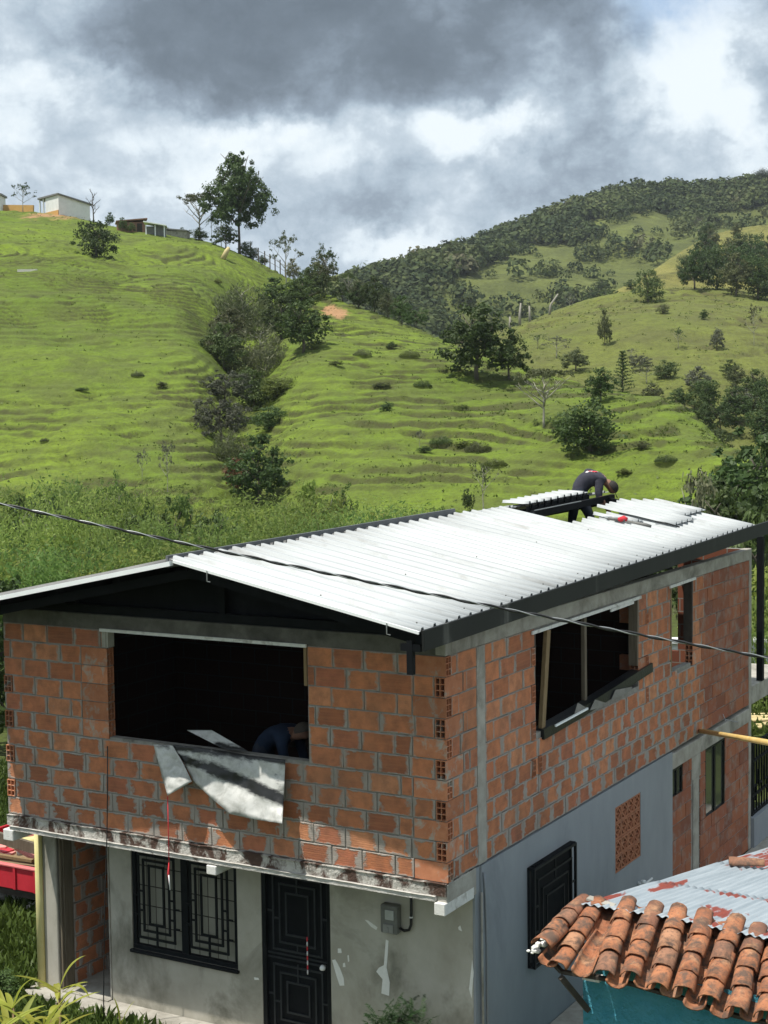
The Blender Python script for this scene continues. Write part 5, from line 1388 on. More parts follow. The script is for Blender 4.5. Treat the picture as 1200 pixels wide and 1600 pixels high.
def crown(name, lobes, nclump, nleaf, size, seed, aspect=.55, clump_r=.35, shell=.75, up=.35, anis=(1, 1, 1)):
    rng = np.random.default_rng(seed); L = np.array(lobes, float); wts = L[:, 3] ** 2; wts /= wts.sum()
    cl = []; k = rng.choice(len(L), nclump, p=wts)
    d = rng.normal(size=(nclump, 3)); d /= np.linalg.norm(d, axis=1)[:, None]
    rad = np.where(rng.random(nclump) < shell, rng.uniform(.75, 1.0, nclump), rng.random(nclump) ** .5 * .8)
    C = L[k, :3] + d * (L[k, 3] * rad)[:, None] * np.array(anis); cr = L[k, 3] * clump_r * rng.uniform(.6, 1.3, nclump)
    j = rng.integers(0, nclump, nleaf); e = rng.normal(size=(nleaf, 3)); e /= np.linalg.norm(e, axis=1)[:, None]
    P = C[j] + e * (cr[j] * rng.uniform(.35, 1.0, nleaf))[:, None] * np.array([1, 1, .75])
    P[:, 2] = np.maximum(P[:, 2], .012)
    N = e * .7 + d[j] * .4 + rng.normal(size=(nleaf, 3)) * .55 + np.array([0, 0, up])
    return quads_mesh(name, leaf_quads(P, N, size, aspect, rng, .12))


def trunk(name, segs, mat='bark'):
    m = MB()
    for pts, rad in segs: m.tube(pts, rad, 6)
    me = m.mesh(name, True); me.materials.append(MT[mat]); return me


def wiggle(p, q, n, amp, r_):
    p, q = Vector(p), Vector(q)
    return [p.lerp(q, i / n) + Vector((r_.uniform(-amp, amp), r_.uniform(-amp, amp), 0)) * (0 if i in (0,) else 1) for i in range(n + 1)]


def branchy(seed, h0=.35, spread=.4, nb_=7, r0_=.022, top=.92, lean=0.0, extra=True):
    r_ = random.Random(seed); segs = [(wiggle((0, 0, 0), (lean, 0, top * .8), 5, .012, r_), [r0_ * (1 - .15 * i) for i in range(6)])]; tips = []
    for k in range(nb_):
        t_ = h0 + (top * .78 - h0) * k / max(1, nb_ - 1); a = k * 2.4 + r_.uniform(-.4, .4); rr = spread * (1.05 - .55 * k / nb_) * r_.uniform(.75, 1.15)
        p = (lean * t_, 0, t_); q = (lean * t_ + math.cos(a) * rr, math.sin(a) * rr, min(1.0, t_ + rr * r_.uniform(.5, 1.1)))
        pts = wiggle(p, q, 4, .02, r_); segs.append((pts, [r0_ * .55, r0_ * .42, r0_ * .3, r0_ * .2, r0_ * .1])); tips.append(q)
        if extra:
            for s_ in range(2):
                b_ = pts[2 + s_]; e = b_ + Vector((r_.uniform(-.5, .5), r_.uniform(-.5, .5), r_.uniform(.2, .7))) * rr * .55; segs.append((wiggle(b_, e, 2, .01, r_), [r0_ * .25, r0_ * .16, r0_ * .07])); tips.append(tuple(e))
    return segs, tips


PROTO = {}
def proto(kind, crowns, trunks): PROTO[kind] = (crowns, trunks)


lob_tall = [(0, 0, .84, .13), (-.12, .02, .70, .16), (.12, -.03, .70, .16), (0, .1, .62, .2), (-.2, 0, .53, .18), (.2, .04, .55, .18), (.33, 0, .47, .13), (-.33, .04, .45, .13), (0, -.12, .55, .2), (.1, .2, .45, .16), (-.1, -.2, .42, .16), (.22, -.1, .40, .12), (-.05, 0, .36, .13)]
sg, tp = branchy(3, .28, .36, 9, .020, .95)
proto('tall', [crown('crown', lob_tall, 330, 16000, .014, 21, clump_r=.36, shell=.68)], [trunk('trunk', sg)])
lob_round = [(0, 0, .5, .42), (-.2, .1, .42, .3), (.22, -.05, .4, .3), (0, -.2, .4, .3), (.05, .2, .62, .3), (-.1, 0, .68, .26), (.12, 0, .2, .3), (-.15, -.1, .2, .3)]
proto('round', [crown('crown', [(x + r_ * .1 * s, y, z, r_) for x, y, z, r_ in lob_round], 130, 4200, .026, 31 + s, clump_r=.42) for s in (0, 1, 2)], [trunk('stem', branchy(5, .1, .3, 5, .03, .8)[0])])
lob_dense = [(0, 0, .70, .24), (-.24, .05, .55, .22), (.24, -.05, .58, .22), (0, .2, .5, .24), (0, -.2, .5, .24), (-.15, -.1, .35, .24), (.2, .1, .36, .22), (.0, 0, .86, .13), (-.32, 0, .38, .14), (.33, .05, .40, .14)]
proto('dense', [crown('crown', [(x + .05 * s * math.sin(k * 3 + s), y, z + .03 * math.cos(k * 2 + s), r_ * (1 + .12 * math.sin(k * 5 + s * 2))) for k, (x, y, z, r_) in enumerate(lob_dense)], 150, 4600, .024, 41 + s, clump_r=.36) for s in (0, 1, 2)], [trunk('trunk', branchy(9 + s, .2, .35, 7, .026, .9)[0]) for s in (0, 1)])
cr_s, tr_s = [], []
for s in range(3):
    sg, tp = branchy(60 + s, .32, .42, 9, .017, .98, lean=.05 * s)
    cr_s.append(crown('crown', [(x, y, z, .085) for x, y, z in tp], 90, 1500, .016, 71 + s, clump_r=.5, shell=.5)); tr_s.append(trunk('trunk', sg, 'pale_bark'))
proto('sparse', cr_s, tr_s)
sg, tp = branchy(90, .34, .55, 11, .022, .86)
proto('umbrella', [crown('crown', [(x * .95, y * .95, .70 + .26 * math.sqrt(max(0, 1 - (x * x + y * y) / .36)), .10) for x, y, z in tp], 120, 2600, .016, 91, clump_r=.55, anis=(1.2, 1.2, .5))], [trunk('trunk', sg, 'pale_bark')])
sg, tp = branchy(95, .25, .35, 8, .03, 1.0)
proto('bare', [], [trunk('trunk', sg, 'pale_bark')])
# twiggy brush: many thin upright blades
def brush(name, n, seed, size=.05, aspect=.13, spread=.5):
    rng = np.random.default_rng(seed); a = rng.random(n) * 6.283; r_ = np.sqrt(rng.random(n)) * spread; h_ = rng.random(n) ** .7
    dome = np.sqrt(np.clip(1 - (r_ / (spread * 1.05)) ** 2, 0, 1)); P = np.stack([np.cos(a) * r_, np.sin(a) * r_, h_ * dome * (.75 + .25 * np.sin(a * 3 + r_ * 9)) + .02], 1)
    T = np.stack([np.cos(a) * .5, np.sin(a) * .5, np.ones(n)], 1) + rng.normal(size=(n, 3)) * .5
    return quads_mesh(name, leaf_quads(P, rng.normal(size=(n, 3)), size, aspect, rng, .1, T))
proto('brush', [brush('crown', 4200, 101 + s) for s in (0, 1)], [trunk('stem', branchy(12, .1, .35, 8, .014, .95)[0], 'pale_bark')])
# feathery bamboo-like clump: arching canes with drooping narrow leaves
def feather(seed, ncane=60, per=170, lsz=.022):
    rng = np.random.default_rng(seed); Ps, Ts = [], []; segs = []
    for c in range(ncane):
        a = rng.random() * 6.283; b_ = rng.random() ** .6 * .14; H = rng.uniform(.55, 1.0); rc = rng.uniform(.12, .52)
        t_ = np.linspace(0, 1, 9); x = np.cos(a) * (b_ + rc * t_ ** 2.2); y = np.sin(a) * (b_ + rc * t_ ** 2.2); z = H * (t_ * 1.18 - .25 * t_ ** 3)
        pts = np.stack([x, y, z], 1)
        if c % 6 == 0: segs.append(([tuple(p) for p in pts[::2]], [.004, .0035, .003, .002, .001]))
        u = rng.uniform(.28, 1.0, per); P = np.stack([np.interp(u, t_, pts[:, k]) for k in range(3)], 1)
        off = rng.normal(size=(per, 3)) * np.array([.045, .045, .03]) * (0.5 + u[:, None]); Ps.append(P + off); tt = off / (np.linalg.norm(off, axis=1)[:, None]) + np.array([np.cos(a) * .5, np.sin(a) * .5, -.35]); Ts.append(tt)
    P = np.concatenate(Ps); T = np.concatenate(Ts); P[:, 2] = np.maximum(P[:, 2], .02)
    return quads_mesh('crown', leaf_quads(P, rng.normal(size=P.shape) + np.array([0, 0, .9]), lsz, .30, rng, .25, T)), trunk('canes', segs, 'bark')
fz = [feather(120 + s) for s in range(4)]
proto('feather', [f[0] for f in fz], [f[1] for f in fz])
# palm and conifer
def fronds(name, n, z0_, L, seed, droop=1.0, leaflets=16, narrow=.10):
    rng = np.random.default_rng(seed); P, T, N = [], [], []
    for k in range(n):
        a = k * 2.399 + rng.uniform(-.2, .2); el = rng.uniform(.1, 1.1)
        for q in range(leaflets):
            t_ = (q + 1) / leaflets; r_ = L * t_ * math.cos(el * (1 - .3 * t_)); z = z0_ + L * (math.sin(el) * t_ - droop * .6 * t_ * t_)
            for sd in (-1, 1):
                P.append((math.cos(a) * r_ - math.sin(a) * sd * narrow * .5 * (1.2 - t_), math.sin(a) * r_ + math.cos(a) * sd * narrow * .5 * (1.2 - t_), z)); T.append((math.cos(a) * .8 - math.sin(a) * sd, math.sin(a) * .8 + math.cos(a) * sd, -.3)); N.append((rng.normal() * .2, rng.normal() * .2, 1))
    return quads_mesh(name, leaf_quads(np.array(P), np.array(N), narrow * .75, .16, rng, .15, np.array(T)))
proto('palm', [fronds('crown', 14, .86, .42, 140, 1.3)], [trunk('trunk', [([(0, 0, 0), (.01, 0, .45), (0, .01, .9)], [.02, .016, .014])], 'pale_bark')])
rng_ = np.random.default_rng(150); P, T = [], []
for lv in range(13):
    z = .12 + .85 * lv / 13; rr = .46 * (1 - lv / 13.5) + .03
    for k in range(9):
        a = k * .698 + lv * .5 + rng_.uniform(-.2, .2)
        for q in range(10): t_ = (q + 1) / 10; P.append((math.cos(a) * rr * t_, math.sin(a) * rr * t_, z + .10 * t_ * (1 - .5 * t_) + rng_.normal() * .008)); T.append((math.cos(a) + rng_.normal() * .5, math.sin(a) + rng_.normal() * .5, .3))
proto('conifer', [quads_mesh('crown', leaf_quads(np.array(P), rng_.normal(size=(len(P), 3)) * .5 + np.array([0, 0, 1]), .045, .3, rng_, .1, np.array(T)))], [trunk('trunk', [([(0, 0, 0), (0, 0, .5), (0, 0, .98)], [.025, .016, .004])])])
TREE_LOG = []


def plant(name, kind, loc, w_, h_, mat, label, group=None, tmat=None, cat=None, var=None):
    cr, tr = PROTO[kind]; k = rnd.randrange(12) if var is None else var
    o = empty(name, loc, rnd.uniform(0, 6.28)); o.scale = (w_, w_, h_)
    tag(o, label, cat or name.replace('_', ' '), group)
    if tr: place('trunk' if kind not in ('round', 'brush', 'feather') else 'stem', tr[k % len(tr)], o, mat=MT[tmat] if tmat else None)
    if cr: place('crown', cr[k % len(cr)], o, mat=MT[mat])
    return o


def plant_px(name, kind, px, py, w_, h_, mat, label, group=None, hill_=None, sink=.03, **k):
    """stands where the line of sight through its foot meets the ground; size given as it looks in the photograph"""
    p = hit(px, py, hill_); S = p.y / F_PX
    return plant(name, kind, (p.x, p.y, p.z - sink * h_ * S), w_ * S, h_ * S, mat, label, group, **k)


LH = ['left_hill']; MH = ['middle_hill']; FH = ['far_hill']; MO = ['mountain']
# ---- crest of the left hill
plant_px('tree', 'tall', 374, 383, 134, 172, 'leaf_dark', 'tallest tree on the hill crest, dark crown on a bare trunk', hill_=LH, var=0)
plant_px('tree', 'umbrella', 312, 372, 80, 72, 'leaf_olive', 'small flat topped tree left of the tallest crest tree', hill_=LH)
plant_px('bush', 'round', 311, 373, 34, 20, 'leaf_dark', 'round dark bush below the small flat topped crest tree', hill_=LH)
plant_px('palm_tree', 'palm', 331, 378, 26, 42, 'leaf_dark', 'short thin palm between the flat topped tree and the tallest tree', hill_=LH)
plant_px('palm_tree', 'palm', 346, 384, 34, 54, 'leaf_dark', 'taller palm touching the tallest crest tree on its left', hill_=LH)
plant_px('bush', 'dense', 353, 389, 46, 44, 'leaf_dark', 'dark bush at the foot of the tallest crest tree', hill_=LH)
for px, py, w_, h_, lb in ((384, 398, 26, 24, 'first dark bush below the tallest crest tree, beside the fence'), (396, 405, 24, 20, 'second dark bush down the crest from the tallest tree'), (410, 412, 22, 15, 'lowest and smallest dark bush along the crest fence')): plant_px('bush', 'round', px, py, w_, h_, 'leaf_dark', lb, 'bushes along the crest fence', hill_=LH)
plant_px('tree', 'sparse', 36, 322, 42, 46, 'leaf_mid', 'small airy tree behind the ochre wall on the hill top', hill_=LH)
plant_px('bare_tree', 'bare', 146, 342, 40, 56, 'leaf_mid', 'leafless forked tree right of the white hilltop house', tmat='dark_wood' if False else 'bark', hill_=LH)
plant_px('bush', 'round', 150, 402, 72, 66, 'leaf_dark', 'large round dark bush on the open slope below the white house', hill_=LH, var=0)
for px, py, w_, h_, lb in ((172, 352, 18, 22, 'thin shrub just right of the leafless forked tree'), (192, 362, 16, 24, 'dark narrow shrub against the brick shed wall'), (205, 364, 18, 18, 'low shrub before the brick shed'), (243, 366, 20, 16, 'shrub before the white shed roof'), (262, 367, 16, 12, 'low shrub before the grey shed wall'), (285, 370, 12, 16, 'shrub at the right end of the grey shed wall')): plant_px('shrub', 'dense', px, py, w_, h_, 'leaf_mid', lb, 'shrubs by the hilltop sheds', hill_=LH)
# ---- notch and the wooded gully
plant_px('tree', 'sparse', 447, 446, 62, 84, 'leaf_olive', 'tall thin tree with open branches at the top of the gully', hill_=LH, var=0)
plant_px('tree', 'dense', 458, 440, 30, 38, 'leaf_blossom', 'pale blossoming small tree beside the tall thin gully tree', hill_=LH)
plant_px('tree', 'dense', 505, 455, 62, 66, 'leaf_olive', 'broad tree with pale blossom in the notch of the skyline', hill_=LH)
plant_px('tree', 'sparse', 512, 450, 50, 78, 'leaf_mid', 'airy tree rising over the broad notch tree', hill_=LH, var=1)
plant_px('tree', 'umbrella', 545, 450, 24, 50, 'leaf_mid', 'lone small tree with flat crown in the skyline notch', hill_=LH)
for i, (px, py, w_, h_) in enumerate(((535, 468, 44, 38), (560, 478, 46, 40), (585, 486, 52, 60), (606, 492, 44, 42), (628, 500, 46, 48), (650, 506, 40, 34), (482, 458, 40, 46), (560, 470, 40, 45))):
    plant_px('tree', 'dense', px, py, w_, h_, ['leaf_dark', 'leaf_mid', 'leaf_dark', 'leaf_olive'][i % 4], 'dark tree of the row right of the skyline notch', 'trees on the spur ridge', hill_=LH)
for i, (px, py, w_, h_, mt, lb) in enumerate(((432, 488, 60, 50, 'leaf_dark', 'upper left dark bush of the leafy gully clump'), (470, 492, 70, 60, 'leaf_dark', 'upper right dark bush of the leafy gully clump'), (440, 530, 62, 62, 'leaf_mid', 'left lower bush of the leafy gully clump'), (474, 550, 74, 74, 'leaf_dark', 'lowest and biggest dark bush of the leafy gully clump'), (492, 470, 40, 50, 'leaf_mid', 'bush at the head of the gully under the notch'))): plant_px('bush', 'dense', px, py, w_ * 1.25, h_ * 1.15, mt, lb, 'leafy bushes in the gully', hill_=LH)
for i, (px, py, w_, h_, mt, kd, lb) in enumerate(((380, 520, 84, 76, 'leaf_olive', 'brush', 'upper olive twiggy shrub in the gully'), (408, 590, 92, 84, 'leaf_twig', 'brush', 'middle grey brown twiggy shrub in the gully'), (350, 578, 74, 70, 'leaf_mid', 'dense', 'dark green bush left of the twiggy shrubs'), (360, 545, 70, 60, 'leaf_olive', 'dense', 'olive bush over the dark gully bush'), (352, 632, 66, 52, 'leaf_grey', 'dense', 'pale green bush below the twiggy shrubs'), (345, 690, 72, 72, 'leaf_grey', 'dense', 'pale silvery bush in the lower gully'), (358, 722, 58, 50, 'leaf_olive', 'brush', 'olive shrub under the silvery bush'), (398, 640, 60, 66, 'leaf_dark', 'round', 'shadowy bush right of the pale bushes'), (405, 790, 100, 106, 'leaf_dark', 'dense', 'large very dark bush at the foot of the gully'), (372, 770, 46, 52, 'leaf_red', 'dense', 'reddish bush touching the large dark gully bush'), (420, 670, 50, 36, 'leaf_mid', 'round', 'low green bush at the right edge of the gully'), (432, 620, 56, 30, 'scrub', 'round', 'low scrub right of the twiggy shrubs'), (360, 500, 60, 44, 'leaf_olive', 'brush', 'topmost twiggy shrub of the gully'), (340, 560, 40, 60, 'leaf_twig', 'brush', 'narrow twiggy shrub at the left edge of the gully'))): plant_px('shrub' if kd == 'brush' else 'bush', kd, px, py, w_ * 1.22, h_ * 1.12, mt, lb, 'shrubs filling the gully', hill_=LH)
for px, py, w_, h_, lb in ((262, 770, 36, 84, 'thin sapling on the left slope, the taller one'), (222, 752, 28, 52, 'thin pale sapling left of the taller one'), (655, 700, 24, 30, 'thin twig of a shrub on the open middle slope')): plant_px('sapling', 'sparse', px, py, w_, h_, 'leaf_grey', lb, hill_=LH)
# ---- middle slope
plant_px('tree', 'dense', 745, 592, 150, 126, 'leaf_dark', 'large dark leafy tree on the middle spur', hill_=LH, var=1)
plant_px('tree', 'dense', 795, 592, 70, 76, 'leaf_mid', 'lighter tree touching the large dark spur tree', hill_=LH)
plant_px('tree', 'umbrella', 850, 668, 106, 94, 'leaf_olive', 'wide pale tree with bare branches on the spur', hill_=LH, var=0)
plant_px('bush', 'round', 922, 708, 122, 94, 'leaf_dark', 'broad dark bush below the wide pale tree', hill_=LH, var=1)
plant_px('bush', 'dense', 884, 690, 60, 50, 'leaf_mid', 'mid green bush between the pale tree and the broad dark bush', hill_=LH)
plant_px('tree', 'dense', 938, 628, 62, 58, 'leaf_dark', 'dark tree on the spur crest above the broad bush', hill_=LH)
plant_px('conifer', 'conifer', 973, 622, 48, 78, 'leaf_dark', 'dark pine with layered branches behind the spur crest', hill_=MH)
plant_px('sapling', 'sparse', 755, 800, 60, 84, 'leaf_olive', 'thin leafless sapling behind the white roof', hill_=LH, var=2)
plant_px('sapling', 'dense', 731, 800, 22, 40, 'leaf_mid', 'small leafy sapling left of the thin bare one', hill_=LH)
plant_px('bush', 'round', 604, 642, 26, 16, 'leaf_mid', 'small round bush alone on the middle slope', hill_=LH)
for i, (px, py, w_, h_) in enumerate(((525, 572, 22, 10), (566, 556, 30, 12), (612, 545, 22, 12), (640, 558, 34, 12), (596, 606, 28, 10), (690, 694, 40, 15), (728, 700, 34, 14), (748, 706, 46, 18), (664, 708, 34, 12), (775, 728, 40, 13), (1003, 702, 40, 14), (1040, 722, 36, 14), (975, 742, 30, 11), (215, 588, 22, 9), (128, 612, 22, 8), (340, 443, 14, 9), (252, 604, 24, 9), (660, 604, 30, 11), (722, 642, 28, 11), (70, 690, 16, 7))): plant_px('shrub', 'brush' if i % 2 else 'dense', px, py, w_, h_, ['scrub', 'leaf_olive', 'leaf_mid'][i % 3], ('low rough shrub on the open slope left of the gully' if px < 420 else 'low rough shrub on the slope just behind the white roof' if py > 670 else 'low rough shrub between the gully and the large spur tree'), 'low pasture shrubs', hill_=LH)
# ---- middle hill and its wooded shoulder
plant_px('bush', 'round', 1012, 472, 50, 58, 'leaf_mid', 'grey green round tree alone on the crest of the terraced hill', hill_=MH)
for i, (px, py, w_, h_) in enumerate(((1085, 452, 60, 70), (1120, 452, 66, 76), (1150, 462, 64, 70), (1185, 468, 66, 76), (1100, 425, 56, 62), (1140, 428, 60, 60), (1175, 432, 60, 66), (1215, 470, 66, 80), (1110, 398, 40, 44), (1160, 405, 46, 46), (1200, 420, 56, 64), (1075, 438, 36, 44))):
    plant_px('tree', ['dense', 'round'][i % 2], px, py, w_, h_, ['leaf_dark', 'leaf_mid', 'leaf_olive'][i % 3], 'tree of the dark shoulder wood at the right edge', 'trees of the shoulder wood', hill_=MH if py > 445 else FH)
for i, (px, py, w_, h_, kd, mt) in enumerate(((1092, 366, 26, 30, 'sparse', 'leaf_olive'), (1150, 372, 22, 26, 'dense', 'leaf_olive'), (1105, 372, 30, 26, 'dense', 'leaf_mid'), (955, 478, 40, 30, 'dense', 'leaf_dark'), (925, 474, 34, 26, 'dense', 'leaf_dark'), (890, 490, 30, 36, 'sparse', 'leaf_olive'), (940, 456, 30, 22, 'dense', 'leaf_mid'), (985, 452, 24, 16, 'dense', 'leaf_mid'))): plant_px('tree', kd, px, py, w_, h_, mt, 'small tree on the far slope behind the terraced hill', 'small trees on the far slope', hill_=FH + MO)
for i, (px, py, w_, h_) in enumerate(((945, 540, 24, 60), (1060, 545, 26, 34), (1120, 548, 22, 40), (1178, 540, 26, 66), (1040, 590, 40, 30), (1090, 610, 46, 40), (1010, 600, 40, 34), (1140, 590, 30, 30), (985, 560, 26, 16), (1035, 490, 20, 16), (1100, 500, 16, 18), (870, 560, 50, 36), (900, 580, 50, 40), (840, 545, 30, 24), (1160, 640, 46, 40))): plant_px('shrub', ['dense', 'sparse', 'dense', 'sparse', 'round'][i % 5], px, py, w_ * 1.15, h_, ['leaf_olive', 'leaf_mid', 'leaf_grey'][i % 3], 'thin shrub on the flank of the terraced hill', 'shrubs on the terraced hill', hill_=MH)
for i, (px, py, w_, h_, lb) in enumerate(((1180, 632, 50, 60, 'very dark tree at the right edge of the terraced hill'), (1085, 672, 70, 50, 'dark bush left in the hollow beyond the spur'), (1125, 680, 60, 60, 'dark bush in the middle of the hollow beyond the spur'), (1045, 668, 60, 40, 'small bush where the spur meets the hollow'))): plant_px('tree', 'dense', px, py, w_, h_, 'leaf_dark', lb, hill_=MH)
for i, (px, py, w_, h_, mt) in enumerate(((1062, 640, 46, 40, 'leaf_mid'), (1105, 640, 60, 52, 'leaf_dark'), (1150, 660, 66, 60, 'leaf_mid'), (1195, 690, 70, 60, 'leaf_dark'), (1150, 605, 40, 36, 'leaf_olive'), (1200, 650, 60, 66, 'leaf_mid'), (1020, 632, 44, 36, 'leaf_olive'), (1075, 700, 60, 44, 'leaf_dark'), (1000, 580, 34, 30, 'leaf_grey'), (1115, 715, 64, 52, 'leaf_mid'))): plant_px('bush', ['dense', 'round'][i % 2], px, py, w_, h_, mt, 'bush in the thicket between spur and terraced hill', 'bushes in the hollow', hill_=MH)
# pale dead trunks at the foot of the terraced hill
for px, py, h_, dx in ((812, 508, 34, 2), (828, 500, 24, -1), (858, 492, 32, 14), (797, 515, 20, 0)):
    p = hit(px, py, MH); S = p.y / F_PX; tag(MB().tube([(0, 0, -.5), (dx * S * .2, 0, h_ * S * .5), (dx * S, 0, h_ * S)], [.22, .18, .10], 6).build('dead_trunk', MT['pale_bark'], None, True, loc=p), 'pale dead trunk standing at the left foot of the terraced hill', 'dead trunk', 'dead trunks')
# ---- dark trees at the right edge, closer
for i, (px, top, D, wm, mt, lb) in enumerate(((1145, 690, 62, 6.4, 'leaf_dark', 'dark tree of the right edge group standing nearest the spur'), (1185, 655, 66, 7.0, 'leaf_mid', 'tallest tree of the right edge group'), (1215, 670, 60, 5.0, 'leaf_dark', 'dark tree cut by the right edge of view'), (1165, 735, 50, 5.6, 'leaf_dark', 'dark tree behind the far roof corner'), (1205, 745, 46, 5.2, 'leaf_mid', 'leafy tree right above the far roof corner'), (1125, 745, 58, 4.0, 'leaf_mid', 'leafy tree between the blossom tree and the dark group'), (1185, 790, 42, 3.2, 'leaf_dark', 'low dark bush at the far roof corner'), (1150, 800, 44, 3.0, 'leaf_dark', 'low dark bush just behind the roof edge'))):
    b_ = at(px, top, D); z0_ = -1.0; plant('tree', 'dense', (b_[0], D, z0_), wm, b_[2] - z0_, mt, lb, 'trees at the right edge')
b_ = at(1090, 722, 52); plant('tree', 'dense', (b_[0], 52, -.9), 2.3, b_[2] + .9, 'leaf_blossom', 'small pale blossoming tree with white branches behind the roof', tmat='pale_bark')
for i, (px, top, D, wm, lb) in enumerate(((1190, 850, 36, 3.2, 'bright bush seen under the far roof corner'), (1225, 880, 34, 2.6, 'bright leafy bush right of the black terrace post'), (1150, 905, 40, 3.0, 'bright bush hidden behind the far end of the house'), (1195, 960, 31.5, 1.2, 'small bright bush over the garden wall'))):
    b_ = at(px, top, D); plant('bush', 'round', (b_[0], D, -.2), wm, b_[2] + .2, 'leaf_bright', lb, 'bright bushes behind the house')
# ---- feathery bright growth between the house and the hill
specs = []
for k in range(10): specs.append((-40 + k * 72 + rnd.uniform(-18, 18), 800 + rnd.uniform(-36, 26) - 2.0 * min(k, 3) + k * 1.0, rnd.uniform(44, 50), rnd.uniform(2.6, 3.8)))
for k in range(9): specs.append((-20 + k * 84 + rnd.uniform(-20, 20), 765 + rnd.uniform(-42, 26) + (16 if k > 3 else 0), rnd.uniform(57, 66), rnd.uniform(3.0, 4.6)))
for k in range(7): specs.append((-30 + k * 46 + rnd.uniform(-15, 15), 835 + rnd.uniform(-15, 15), rnd.uniform(36, 40), rnd.uniform(2.6, 3.3)))
specs += [(105, 735, 60, 3.0), (205, 745, 57, 2.8), (300, 770, 60, 2.6), (500, 758, 60, 2.6), (650, 790, 60, 2.4)]
for px, top, D, wm in specs:
    b_ = at(px, top, D); z0_ = -.03 - 1.2 * float(smooth01((D - 32) / 38)); plant('bamboo_clump', 'feather', (b_[0], D, z0_), wm, (b_[2] - z0_) * 1.02, rnd.choice(['leaf_bright', 'leaf_bright', 'leaf_fresh']), ('tall feathery clump of the rear row below the hillside' if D > 52 else 'low feathery clump of the front row right behind the roof' if D < 41 else 'feathery bright clump of the middle row behind the house'), 'feathery clumps behind the house')
for k, (px, top, D, wm, kd, mt) in enumerate(((60, 770, 55, 2.6, 'sparse', 'leaf_mid'), (245, 765, 52, 2.6, 'dense', 'leaf_mid'), (330, 790, 50, 3.0, 'dense', 'leaf_mid'), (480, 745, 60, 2.6, 'dense', 'leaf_bright'), (130, 790, 48, 3.0, 'dense', 'leaf_bright'), (590, 790, 56, 2.6, 'dense', 'leaf_bright'), (20, 765, 58, 2.6, 'dense', 'leaf_fresh'), (180, 740, 60, 2.4, 'sparse', 'leaf_fresh'), (285, 765, 58, 2.4, 'dense', 'leaf_fresh'), (530, 760, 60, 2.6, 'sparse', 'leaf_fresh'), (110, 760, 62, 2.2, 'dense', 'leaf_mid'), (690, 785, 58, 2.0, 'dense', 'leaf_fresh'))):
    b_ = at(px, top, D); plant('bush', kd, (b_[0], D, -.7), wm, b_[2] + .7, mt, 'leafy bush standing among the feathery clumps', 'leafy bushes in the belt')
# ---- trees left of the house
for k, (x, y, h_, wd) in enumerate(((-9.6, 29, 4.2, 3.2), (-8.2, 33, 4.0, 3.0))): plant('tree', 'dense', (x, y, -.1), wd, h_, 'leaf_dark', 'dark tree behind the left wall of the house', 'dark trees left of the house')

# ---- forest on the mountain (far mass) and its skyline trees
rngf = np.random.default_rng(200); tx = np.array([(560, 446), (600, 436), (660, 415), (720, 396), (780, 374), (840, 349), (900, 326), (960, 308), (1020, 298), (1090, 302), (1150, 297), (1200, 291), (1300, 280)], float)
FV = []; FT = []; cnt = 0
for _ in range(7000):
    px = rngf.uniform(540, 1290); t_ = np.interp(px, tx[:, 0], tx[:, 1]); py = t_ + rngf.random() ** 1.4 * 170
    d = py - t_; keep_ = 1.0 if d < 22 + 30 * float(vnoise(px / 60, 1, 3)) else (.38 if d < 60 else .12)
    if d > 34 and float(fbm(px / 60, py / 20, 6, 3)) < .06: keep_ *= .06
    if px < 690 and d > 20: keep_ = max(keep_, .34)
    if rngf.random() > keep_: continue
    p = hit(px, py, MO)
    if p.y < 400: continue
    rr = 1.4 + 4.6 * rngf.random() ** 1.6; nl = 80; FT.append(np.full(nl * 4, np.clip(.45 + .5 * float(fbm(p.x / 40, p.z / 18, 3)) + rngf.normal() * .2, 0, 1)))
    e = rngf.normal(size=(nl, 3)); e /= np.linalg.norm(e, axis=1)[:, None]; e[:, 2] = np.abs(e[:, 2]) * 1.1 - .15
    FV.append(leaf_quads(np.array(p)[None] + e * rr * rngf.uniform(.6, 1.0, (nl, 1)) + np.array([0, 0, rr * .35]), e + rngf.normal(size=(nl, 3)) * .5 + np.array([0, 0, .3]), rr * .17, .7, rngf)); cnt += 1
me = quads_mesh('forest', np.concatenate(FV)); a_ = me.attributes.new('tint', 'FLOAT', 'POINT'); a_.data.foreach_set('value', np.concatenate(FT).astype(np.float32)); me.materials.append(MT['forest_leaf']); o = bpy.data.objects.new('forest', me); COL.objects.link(o); tag(o, 'dark forest covering the upper slope of the far mountain', 'forest', None, 'stuff')
for k in range(64):
    px = 560 + k * 10.6 + rnd.uniform(-4, 4); py = float(np.interp(px, tx[:, 0], tx[:, 1])) + 3; h_ = rnd.choice([10, 13, 16, 20]) * (1.2 if px < 700 else 1)
    kd = rnd.choice(['dense', 'dense', 'round', 'sparse', 'umbrella']); plant_px('tree', kd, px, py, h_ * rnd.uniform(.7, 1.2), h_, 'leaf_far', 'small dark tree along the crest of the far mountain', 'trees on the mountain crest', hill_=MO)
plant_px('bamboo_clump', 'feather', 1194, 296, 34, 36, 'leaf_far', 'bamboo clump rising highest on the mountain crest at the right edge', hill_=MO)
plant_px('tree', 'conifer', 1086, 304, 12, 18, 'leaf_far', 'small pointed tree on the mountain crest', hill_=MO)

